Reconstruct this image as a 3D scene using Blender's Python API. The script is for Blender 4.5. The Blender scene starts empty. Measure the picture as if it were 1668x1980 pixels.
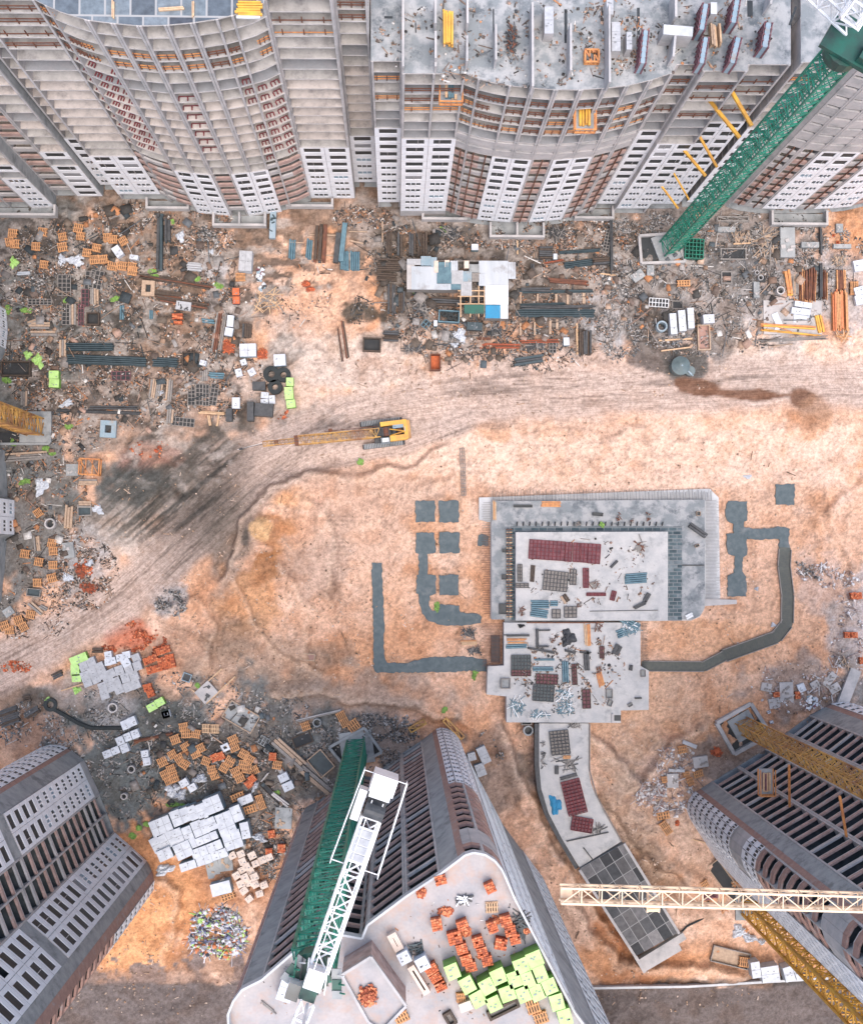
import bpy, math, random
import numpy as np
from mathutils import Vector, Matrix
random.seed(7)
RNG = np.random.default_rng(11)
SC = bpy.context.scene
COL = SC.collection
R = math.radians

# ------------------------------------------------------------------ camera, sky, sun, exposure
CAM_H = 168.0            # camera height above the ground, metres
FPX = 2400.0             # focal length in pixels of a 1668 px wide picture
NU, NV = 765.0, 1070.0   # the pixel straight below the camera
cam_data = bpy.data.cameras.new('camera')
cam = bpy.data.objects.new('camera', cam_data)
COL.objects.link(cam)
SC.camera = cam
cam_data.sensor_fit = 'HORIZONTAL'
cam_data.sensor_width = 36.0
cam_data.lens = 36.0 * FPX / 1668.0
cam_data.clip_start = 0.5
cam_data.clip_end = 6000
_n = Vector((NU - 834, 990 - NV, -FPX)).normalized()
ROT = _n.rotation_difference(Vector((0, 0, -1)))
cam.rotation_mode = 'QUATERNION'
cam.rotation_quaternion = ROT
cam.location = (0, 0, CAM_H)

world = bpy.data.worlds.new('World')
SC.world = world
world.use_nodes = True
wn = world.node_tree
bg = wn.nodes['Background']
sky = wn.nodes.new('ShaderNodeTexSky')
sky.sky_type = 'NISHITA'
sky.sun_disc = False
sky.sun_elevation = R(70)
sky.sun_rotation = R(160)
sky.dust_density = 2.0
sky.air_density = 1.0
wn.links.new(sky.outputs[0], bg.inputs[0])
bg.inputs[1].default_value = 0.15
sun_data = bpy.data.lights.new('sun', 'SUN')
sun_data.energy = 1.6
sun_data.angle = R(60)
sun_data.color = (1.0, 0.91, 0.82)
sun = bpy.data.objects.new('sun', sun_data)
COL.objects.link(sun)
sun.rotation_euler = Vector((-math.sin(R(160)) * math.cos(R(70)), -math.cos(R(160)) * math.cos(R(70)), -math.sin(R(70)))).to_track_quat('-Z', 'Y').to_euler()
SC.view_settings.view_transform = 'Standard'
SC.view_settings.look = 'None'
SC.view_settings.exposure = 1.08
SC.view_settings.gamma = 1.0
SC.cycles.max_bounces = 5
SC.cycles.diffuse_bounces = 3

# ------------------------------------------------------------------ helpers
def P(u, v, z=0.0):
    """world point at height z that the photograph shows at pixel (u, v)"""
    d = ROT @ Vector((u - 834, 990 - v, -FPX))
    t = (CAM_H - z) / -d.z
    return Vector((d.x * t, d.y * t, z))
CROPS = {'c1': (0, 0, 3.707), 'c2': (400, 0, 3.707), 'c3': (800, 0, 3.707), 'c4': (1218, 0, 3.707), 'c5': (0, 400, 3.707), 'c6': (400, 400, 3.707),
         'c7': (750, 400, 3.707), 'c8': (1218, 400, 3.707), 'd1': (0, 800, 3.707), 'd2': (400, 800, 3.707), 'd3': (750, 900, 3.033), 'd4': (1218, 900, 3.707),
         'd5': (0, 1200, 3.707), 'd6': (250, 1250, 3.707), 'd7': (0, 1530, 3.707), 'd8': (400, 1380, 3.3), 'e1': (700, 1380, 3.3), 'e2': (1000, 1350, 3.6),
         'e3': (1268, 1300, 4.17), 'e4': (1268, 1600, 4.17), 'o': (0, 0, 1.0)}
def cc(c, x, y):
    o = CROPS[c]
    return o[0] + x / o[2], o[1] + y / o[2]
def mpx(z=0.0):
    return (CAM_H - z) / FPX

MATS = {}
def _mix(nt, fac, a, b, mode='MIX'):
    m = nt.nodes.new('ShaderNodeMix'); m.data_type = 'RGBA'; m.blend_type = mode
    for sock, val in ((m.inputs[0], fac), (m.inputs[6], a), (m.inputs[7], b)):
        if hasattr(val, 'is_linked'): nt.links.new(val, sock)
        elif isinstance(val, (int, float)): sock.default_value = val
        else: sock.default_value = (*val[:3], 1)
    return m.outputs[2]
def _noise(nt, vec, scale, detail=4, rough=0.6):
    n = nt.nodes.new('ShaderNodeTexNoise'); n.inputs['Scale'].default_value = scale
    n.inputs['Detail'].default_value = detail; n.inputs['Roughness'].default_value = rough
    nt.links.new(vec, n.inputs['Vector']); return n.outputs[0]
def _ramp(nt, fac, lo, hi):
    n = nt.nodes.new('ShaderNodeMapRange'); n.inputs[1].default_value = lo; n.inputs[2].default_value = hi
    nt.links.new(fac, n.inputs[0]); return n.outputs[0]
def mat(name, c1, c2=None, scale=1.2, lo=0.35, hi=0.65, rough=0.85, metal=0.0, stain=None, stain_scale=0.35, slo=0.55, shi=0.7, bump=0.0, stretch=None, attr=None):
    if name in MATS: return MATS[name]
    m = bpy.data.materials.new(name); m.use_nodes = True
    nt = m.node_tree; b = nt.nodes['Principled BSDF']
    b.inputs['Roughness'].default_value = rough; b.inputs['Metallic'].default_value = metal
    g = nt.nodes.new('ShaderNodeNewGeometry'); vec = g.outputs['Position']
    if stretch:
        mp = nt.nodes.new('ShaderNodeMapping'); mp.inputs['Scale'].default_value = stretch
        nt.links.new(vec, mp.inputs['Vector']); svec = mp.outputs[0]
    else: svec = vec
    if attr:
        a = nt.nodes.new('ShaderNodeAttribute'); a.attribute_name = attr; c1s = a.outputs['Color']
        n1 = _ramp(nt, _noise(nt, svec, scale), lo, hi)
        col = _mix(nt, 1.0, c1s, _mix(nt, n1, (0.72, 0.72, 0.72), (1.12, 1.12, 1.12)), 'MULTIPLY')
    else:
        c2 = c2 or tuple(x * 0.72 for x in c1)
        n1 = _ramp(nt, _noise(nt, svec, scale), lo, hi)
        col = _mix(nt, n1, c1, c2)
        n3 = _noise(nt, vec, scale * 9, 3)
        col = _mix(nt, 0.45, col, _mix(nt, n3, (0.35, 0.35, 0.35), (0.65, 0.65, 0.65)), 'OVERLAY')
    if stain:
        n2 = _ramp(nt, _noise(nt, vec, stain_scale, 6, 0.7), slo, shi)
        col = _mix(nt, n2, col, stain)
    nt.links.new(col, b.inputs['Base Color'])
    if bump:
        bp = nt.nodes.new('ShaderNodeBump'); bp.inputs['Strength'].default_value = 0.8; bp.inputs['Distance'].default_value = bump
        nt.links.new(_noise(nt, vec, scale * 3, 6, 0.7), bp.inputs['Height']); nt.links.new(bp.outputs[0], b.inputs['Normal'])
    MATS[name] = m
    return m
def panel_mat(name, w, h, cols, rot=0, mortar=(0.5, 0.5, 0.48), msize=0.06, offset=0.5):
    if name in MATS: return MATS[name]
    m = bpy.data.materials.new(name); m.use_nodes = True
    nt = m.node_tree; b = nt.nodes['Principled BSDF']; b.inputs['Roughness'].default_value = 0.75
    g = nt.nodes.new('ShaderNodeNewGeometry')
    mp = nt.nodes.new('ShaderNodeMapping'); mp.inputs['Rotation'].default_value = (0, 0, rot)
    nt.links.new(g.outputs['Position'], mp.inputs['Vector'])
    br = nt.nodes.new('ShaderNodeTexBrick'); br.inputs['Scale'].default_value = 1.0
    br.inputs['Brick Width'].default_value = w; br.inputs['Row Height'].default_value = h; br.inputs['Mortar Size'].default_value = msize
    br.inputs['Color1'].default_value = (0, 0, 0, 1); br.inputs['Color2'].default_value = (1, 1, 1, 1); br.inputs['Mortar'].default_value = (1, 1, 1, 1)
    nt.links.new(mp.outputs[0], br.inputs['Vector']); br.offset = offset
    cr = nt.nodes.new('ShaderNodeValToRGB')
    el = cr.color_ramp.elements
    while len(el) < len(cols): el.new(0.5)
    for i, c in enumerate(cols):
        el[i].position = i / max(1, len(cols) - 1) * 0.9; el[i].color = (*c, 1)
    nt.links.new(br.outputs['Color'], cr.inputs[0])
    n = _ramp(nt, _noise(nt, g.outputs['Position'], 1.3, 6, 0.7), 0.3, 0.7)
    col = _mix(nt, 1.0, cr.outputs[0], _mix(nt, n, (0.6, 0.6, 0.62), (1.3, 1.3, 1.3)), 'MULTIPLY')
    col = _mix(nt, br.outputs['Fac'], col, mortar)
    nt.links.new(col, b.inputs['Base Color'])
    MATS[name] = m
    return m

M_CONC = mat('concrete', (0.50, 0.46, 0.44), (0.36, 0.345, 0.335), 0.5, stain=(0.26, 0.25, 0.24), stain_scale=0.5, slo=0.55, shi=0.85, rough=0.9)
M_CONC2 = mat('warm concrete', (0.52, 0.45, 0.42), (0.36, 0.32, 0.30), 0.6, stain=(0.24, 0.22, 0.20), stain_scale=0.7, slo=0.5, shi=0.8, rough=0.9)
M_CONC3 = mat('damp grey concrete', (0.38, 0.37, 0.37), (0.25, 0.25, 0.255), 0.6, stain=(0.46, 0.44, 0.43), stain_scale=0.5, slo=0.5, shi=0.8, rough=0.9)
M_FLOORD = mat('shade-dark floor', (0.10, 0.115, 0.12), (0.05, 0.062, 0.066), 0.8, stain=(0.16, 0.15, 0.14))  # shade inside the open storeys painted into the floor colour
M_FL1 = mat('floor screed', (0.48, 0.445, 0.41), (0.35, 0.325, 0.30), 0.5, stain=(0.18, 0.165, 0.16), stain_scale=0.7, slo=0.48, shi=0.75, rough=0.9)
M_FL2 = mat('pink dusted floor', (0.56, 0.49, 0.44), (0.42, 0.365, 0.33), 0.4, stain=(0.20, 0.18, 0.17), stain_scale=0.8, slo=0.5, shi=0.8, rough=0.9)
M_FL3 = mat('grey damp floor', (0.30, 0.295, 0.295), (0.20, 0.20, 0.205), 0.6, stain=(0.38, 0.35, 0.34), stain_scale=0.6, slo=0.5, shi=0.8, rough=0.9)
M_EDGE = mat('pale slab edge', (0.68, 0.63, 0.59), (0.48, 0.44, 0.41), 1.0)
M_POUR = mat('dark screeded slurry', (0.13, 0.17, 0.17), (0.09, 0.12, 0.125), 1.0, rough=.4)
M_CONCD = mat('weathered concrete', (0.36, 0.365, 0.36), (0.25, 0.26, 0.26), 0.7, stain=(0.17, 0.175, 0.175))
M_CONCL = mat('pale concrete', (0.60, 0.59, 0.58), (0.47, 0.47, 0.47), 0.35, stain=(0.33, 0.34, 0.35), stain_scale=0.28, slo=0.52, shi=0.72)
M_ROOF = mat('roof slab concrete', (0.37, 0.365, 0.36), (0.22, 0.235, 0.24), 0.6, lo=0.42, hi=0.58, stain=(0.12, 0.135, 0.145), stain_scale=0.55, slo=0.52, shi=0.66)
M_ROOFT = mat('dusty roof concrete', (0.43, 0.385, 0.37), (0.32, 0.31, 0.315), 0.5, stain=(0.46, 0.31, 0.24), stain_scale=0.4, slo=0.5, shi=0.75)
M_DECK = mat('new deck concrete', (0.54, 0.515, 0.49), (0.43, 0.42, 0.41), 0.7, stain=(0.27, 0.27, 0.265), stain_scale=0.55, slo=0.54, shi=0.74)
M_WHITE = mat('white facade panel', (0.84, 0.83, 0.84), (0.74, 0.73, 0.74), 0.5, stain=(0.55, 0.54, 0.53), stain_scale=0.8, slo=0.6, shi=0.8)
M_WHITES = mat('white facade panel sealed grey', (0.70, 0.72, 0.73), (0.58, 0.60, 0.62), 0.5, stain=(0.40, 0.42, 0.43), stain_scale=0.8, slo=0.6, shi=0.8)
M_BRICK = mat('pink brick', (0.40, 0.24, 0.19), (0.30, 0.18, 0.15), 1.5, stain=(0.36, 0.31, 0.29), stain_scale=0.9)
M_PARA = mat('brick parapet', (0.50, 0.34, 0.29), (0.32, 0.21, 0.18), 1.2, stain=(0.40, 0.38, 0.36), stain_scale=0.8)
M_REDBR = mat('red brick', (0.30, 0.12, 0.09), (0.20, 0.09, 0.07), 1.5)
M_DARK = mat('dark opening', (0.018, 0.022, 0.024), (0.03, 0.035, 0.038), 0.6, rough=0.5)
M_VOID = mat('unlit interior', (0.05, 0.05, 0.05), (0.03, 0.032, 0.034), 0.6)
M_GLASS = mat('window glass', (0.03, 0.04, 0.045), (0.08, 0.10, 0.11), 0.4, rough=0.15)
M_ORANGE = mat('orange painted steel', (0.66, 0.29, 0.09), (0.45, 0.17, 0.07), 2.0, rough=0.6)
M_YEL = mat('yellow crane paint', (0.78, 0.42, 0.05), (0.55, 0.27, 0.05), 0.8, rough=0.5)
M_YELO = mat('weathered yellow crane paint', (0.64, 0.36, 0.09), (0.28, 0.13, 0.06), 0.35, rough=0.6)
M_CREAM = mat('cream crane paint', (0.80, 0.62, 0.42), (0.70, 0.50, 0.34), 1.0, rough=0.5)
M_GREEN = mat('green crane paint', (0.012, 0.24, 0.15), (0.02, 0.13, 0.09), 1.1, rough=0.5)
M_GREEND = mat('dark green crane paint', (0.008, 0.10, 0.07), (0.02, 0.045, 0.04), 0.5, rough=0.5)
M_WSTEEL = mat('white painted steel', (0.78, 0.78, 0.78), (0.6, 0.6, 0.6), 1.2, rough=0.5)
M_RUST = mat('rusty steel', (0.20, 0.075, 0.04), (0.11, 0.05, 0.035), 2.0)
M_RED = mat('dark red steel', (0.22, 0.04, 0.045), (0.12, 0.03, 0.035), 2.0)
M_REDM = mat('red oxide steel', (0.24, 0.10, 0.11), (0.13, 0.06, 0.07), 1.5)
M_BLK = mat('dark steel', (0.035, 0.037, 0.04), (0.07, 0.07, 0.072), 2.0, rough=0.6)
M_DBRN = mat('dark stained timber', (0.055, 0.04, 0.032), (0.10, 0.07, 0.05), 3.0)
M_TEAL = mat('teal steel sheet', (0.12, 0.22, 0.26), (0.07, 0.14, 0.18), 1.5, rough=0.5)
M_DTEAL = mat('dark teal steel', (0.022, 0.04, 0.048), (0.04, 0.065, 0.075), 1.5, rough=0.5)
M_WOOD = mat('raw timber', (0.50, 0.36, 0.25), (0.36, 0.25, 0.18), 3.0)
M_WOODG = mat('grey timber', (0.30, 0.27, 0.24), (0.20, 0.18, 0.17), 3.0)
M_PAL = mat('orange pallet wood', (0.68, 0.34, 0.15), (0.42, 0.21, 0.10), 3.0)
M_PALL = mat('pale pallet wood', (0.66, 0.45, 0.27), (0.5, 0.32, 0.2), 3.0)
M_BR1 = mat('orange brick', (0.62, 0.16, 0.06), (0.46, 0.11, 0.045), 3.0)
M_BR2 = mat('light orange brick', (0.72, 0.26, 0.12), (0.55, 0.18, 0.08), 3.0)
M_BR3 = mat('dark orange brick', (0.36, 0.09, 0.04), (0.28, 0.07, 0.035), 3.0)
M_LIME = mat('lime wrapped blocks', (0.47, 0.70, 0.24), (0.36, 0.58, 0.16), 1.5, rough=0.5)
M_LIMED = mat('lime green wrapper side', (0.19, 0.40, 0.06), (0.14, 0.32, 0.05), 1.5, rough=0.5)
M_PACKW = mat('white wrapped blocks', (0.62, 0.64, 0.67), (0.48, 0.50, 0.54), 1.2, rough=0.6)
M_PACKG = mat('grey concrete blocks', (0.46, 0.46, 0.47), (0.36, 0.36, 0.37), 2.0)
M_PACKT = mat('tan blocks', (0.74, 0.60, 0.50), (0.60, 0.48, 0.40), 1.5)
M_STRAP = mat('pack strap', (0.30, 0.31, 0.33), (0.2, 0.2, 0.2), 1.0)
M_TIN = mat('corrugated pale sheet', (0.55, 0.57, 0.60), (0.42, 0.45, 0.48), 1.0, stain=(0.30, 0.28, 0.28), stretch=(0.6, 0.12, 1))
M_TINB = mat('grey blue sheet', (0.24, 0.33, 0.38), (0.32, 0.38, 0.42), 1.0, stain=(0.35, 0.28, 0.22))
M_BLUE = mat('blue sheet', (0.04, 0.27, 0.46), (0.05, 0.22, 0.38), 1.0)
M_ASPH = mat('blinding concrete', (0.125, 0.15, 0.155), (0.085, 0.11, 0.115), 1.5, stain=(0.19, 0.20, 0.20), stain_scale=0.5, slo=0.55, shi=0.7, bump=0.05)
M_RUB = mat('black rubber', (0.02, 0.025, 0.025), (0.035, 0.04, 0.04), 2.0)
M_LEAF = mat('weed leaves', (0.26, 0.44, 0.10), (0.12, 0.22, 0.05), 3.0)
M_VAR = mat('mixed debris', (0, 0, 0), attr='Col', scale=3)

class MB:
    def __init__(s): s.v = []; s.f = []; s.m = []; s.mats = []
    def mi(s, m):
        if m not in s.mats: s.mats.append(m)
        return s.mats.index(m)
    def face(s, pts, m):
        b = len(s.v); s.v += [tuple(p) for p in pts]; s.f.append(tuple(range(b, b + len(pts)))); s.m.append(s.mi(m))
    def box(s, cx, cy, z0, lx, ly, h, m, rot=0.0, top=None, taper=1.0):
        c, sn = math.cos(rot), math.sin(rot); b = len(s.v)
        for zz, k in ((z0, 1.0), (z0 + h, taper)):
            for x, y in ((-lx / 2, -ly / 2), (lx / 2, -ly / 2), (lx / 2, ly / 2), (-lx / 2, ly / 2)):
                x *= k; y *= k
                s.v.append((cx + x * c - y * sn, cy + x * sn + y * c, zz))
        i = s.mi(m); it = s.mi(top) if top else i
        for q, ii in (((3, 2, 1, 0), i), ((4, 5, 6, 7), it), ((0, 1, 5, 4), i), ((1, 2, 6, 5), i), ((2, 3, 7, 6), i), ((3, 0, 4, 7), i)):
            s.f.append(tuple(b + k for k in q)); s.m.append(ii)
    def prism(s, poly, z0, z1, m, top=None, side=None):
        a = sum(poly[i][0] * poly[(i + 1) % len(poly)][1] - poly[(i + 1) % len(poly)][0] * poly[i][1] for i in range(len(poly)))
        if a < 0: poly = poly[::-1]
        n = len(poly); b = len(s.v)
        s.v += [(p[0], p[1], z0) for p in poly] + [(p[0], p[1], z1) for p in poly]
        i = s.mi(m); it = s.mi(top) if top else i; isd = s.mi(side) if side else i
        s.f.append(tuple(range(b + n - 1, b - 1, -1))); s.m.append(i)
        s.f.append(tuple(range(b + n, b + 2 * n))); s.m.append(it)
        for k in range(n):
            k2 = (k + 1) % n
            s.f.append((b + k, b + k2, b + n + k2, b + n + k)); s.m.append(isd)
    def bar(s, p, q, w, m, h=None):
        p = Vector(p); q = Vector(q); d = q - p
        if d.length < 1e-6: return
        d.normalize(); up = Vector((0, 0, 1)) if abs(d.z) < 0.95 else Vector((1, 0, 0))
        a = d.cross(up).normalized(); c = a.cross(d); h = h or w; b = len(s.v)
        for e in (p, q):
            for x, y in ((-1, -1), (1, -1), (1, 1), (-1, 1)):
                s.v.append(tuple(e + a * (x * w / 2) + c * (y * h / 2)))
        i = s.mi(m)
        for f in ((3, 2, 1, 0), (4, 5, 6, 7), (0, 1, 5, 4), (1, 2, 6, 5), (2, 3, 7, 6), (3, 0, 4, 7)):
            s.f.append(tuple(b + k for k in f)); s.m.append(i)
    def tube(s, p, q, r, m, n=8, r2=None):
        p = Vector(p); q = Vector(q); d = (q - p).normalized(); r2 = r if r2 is None else r2
        up = Vector((0, 0, 1)) if abs(d.z) < 0.95 else Vector((1, 0, 0))
        a = d.cross(up).normalized(); c = a.cross(d); b = len(s.v); i = s.mi(m)
        for e, rr in ((p, r), (q, r2)):
            for k in range(n):
                t = 2 * math.pi * k / n
                s.v.append(tuple(e + a * (math.cos(t) * rr) + c * (math.sin(t) * rr)))
        s.f.append(tuple(range(b + n - 1, b - 1, -1))); s.m.append(i)
        s.f.append(tuple(range(b + n, b + 2 * n))); s.m.append(i)
        for k in range(n):
            k2 = (k + 1) % n
            s.f.append((b + k, b + k2, b + n + k2, b + n + k)); s.m.append(i)
    def ring(s, cx, cy, z0, h, r, ri, m, n=20):
        b = len(s.v); i = s.mi(m)
        for k in range(n):
            t = 2 * math.pi * k / n; c, sn = math.cos(t), math.sin(t)
            s.v += [(cx + r * c, cy + r * sn, z0), (cx + r * c, cy + r * sn, z0 + h), (cx + ri * c, cy + ri * sn, z0 + h), (cx + ri * c, cy + ri * sn, z0)]
        for k in range(n):
            a = b + 4 * k; d = b + 4 * ((k + 1) % n)
            for j in range(4):
                j2 = (j + 1) % 4
                s.f.append((a + j, d + j, d + j2, a + j2)); s.m.append(i)
    def build(s, name, parent=None, org=None):
        me = bpy.data.meshes.new(name)
        o = org if org is not None else (0, 0, 0)
        me.from_pydata([(x - o[0], y - o[1], z - o[2]) for x, y, z in s.v], [], s.f)
        for m in s.mats: me.materials.append(m)
        if s.m: me.polygons.foreach_set('material_index', s.m)
        me.update()
        ob = bpy.data.objects.new(name, me); COL.objects.link(ob)
        if parent is not None: ob.parent = parent
        return ob
def tag(o, label, cat, group=None):
    o['label'] = label; o['category'] = cat
    if group: o['group'] = group
    return o
def thing(name, label, cat, loc=(0, 0, 0), rotz=0.0, group=None):
    o = bpy.data.objects.new(name, None); COL.objects.link(o)
    o.location = loc; o.rotation_euler = (0, 0, rotz); o.empty_display_size = 0.5
    return tag(o, label, cat, group)
def structure(o): o['kind'] = 'structure'; return o
def stuff(o): o['kind'] = 'stuff'; return o

# ------------------------------------------------------------------ value noise on numpy arrays
def vnoise(x, y, seed):
    r = np.random.default_rng(seed).random((64, 64))
    xi = np.floor(x).astype(int); yi = np.floor(y).astype(int)
    fx = x - xi; fy = y - yi; fx = fx * fx * (3 - 2 * fx); fy = fy * fy * (3 - 2 * fy)
    a = r[xi % 64, yi % 64]; b = r[(xi + 1) % 64, yi % 64]; c = r[xi % 64, (yi + 1) % 64]; d = r[(xi + 1) % 64, (yi + 1) % 64]
    return (a * (1 - fx) + b * fx) * (1 - fy) + (c * (1 - fx) + d * fx) * fy
def fbm(x, y, seed, octv=4):
    s = 0; a = 0.5
    for i in range(octv):
        s = s + a * vnoise(x * 2 ** i + 13.7 * i, y * 2 ** i + 7.1 * i, seed + i); a *= 0.5
    return s / (1 - 0.5 ** octv)
def sstep(a, b, x):
    t = np.clip((x - a) / (b - a), 0, 1); return t * t * (3 - 2 * t)

# ------------------------------------------------------------------ ground
def _axis(lo, hi, step):
    a = list(np.arange(lo, hi + step / 2, step))
    pre = [-3000, -1200, -400, lo - 80, lo - 25, lo - 8]; post = [hi + 8, hi + 25, hi + 80, 400, 1200, 3000]
    return np.array(pre + a + post)
GX = _axis(-60, 69, 0.27); GY = _axis(-72, 52, 0.27)
_X, _Y = np.meshgrid(GX, GY, indexing='xy')
_Ri = np.array(ROT.to_matrix().inverted())
def to_px(x, y, z=0.0):
    z = z - CAM_H + 0 * x
    a = _Ri[0, 0] * x + _Ri[0, 1] * y + _Ri[0, 2] * z
    b = _Ri[1, 0] * x + _Ri[1, 1] * y + _Ri[1, 2] * z
    c = _Ri[2, 0] * x + _Ri[2, 1] * y + _Ri[2, 2] * z
    return 834 + a / -c * FPX, 990 - b / -c * FPX
SAND = (0.73, 0.455, 0.315); SANDL = (0.80, 0.57, 0.445); ORNG = (0.56, 0.27, 0.13); ORNL = (0.72, 0.37, 0.18); PINK = (0.58, 0.43, 0.355); PALE = (0.64, 0.53, 0.46)
BRN = (0.27, 0.185, 0.135); DBRN = (0.10, 0.075, 0.055); GRY = (0.30, 0.28, 0.27); TGR = (0.155, 0.17, 0.17); DRK = (0.05, 0.05, 0.045); LGR = (0.44, 0.42, 0.42); WET = (0.20, 0.10, 0.06)
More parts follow.
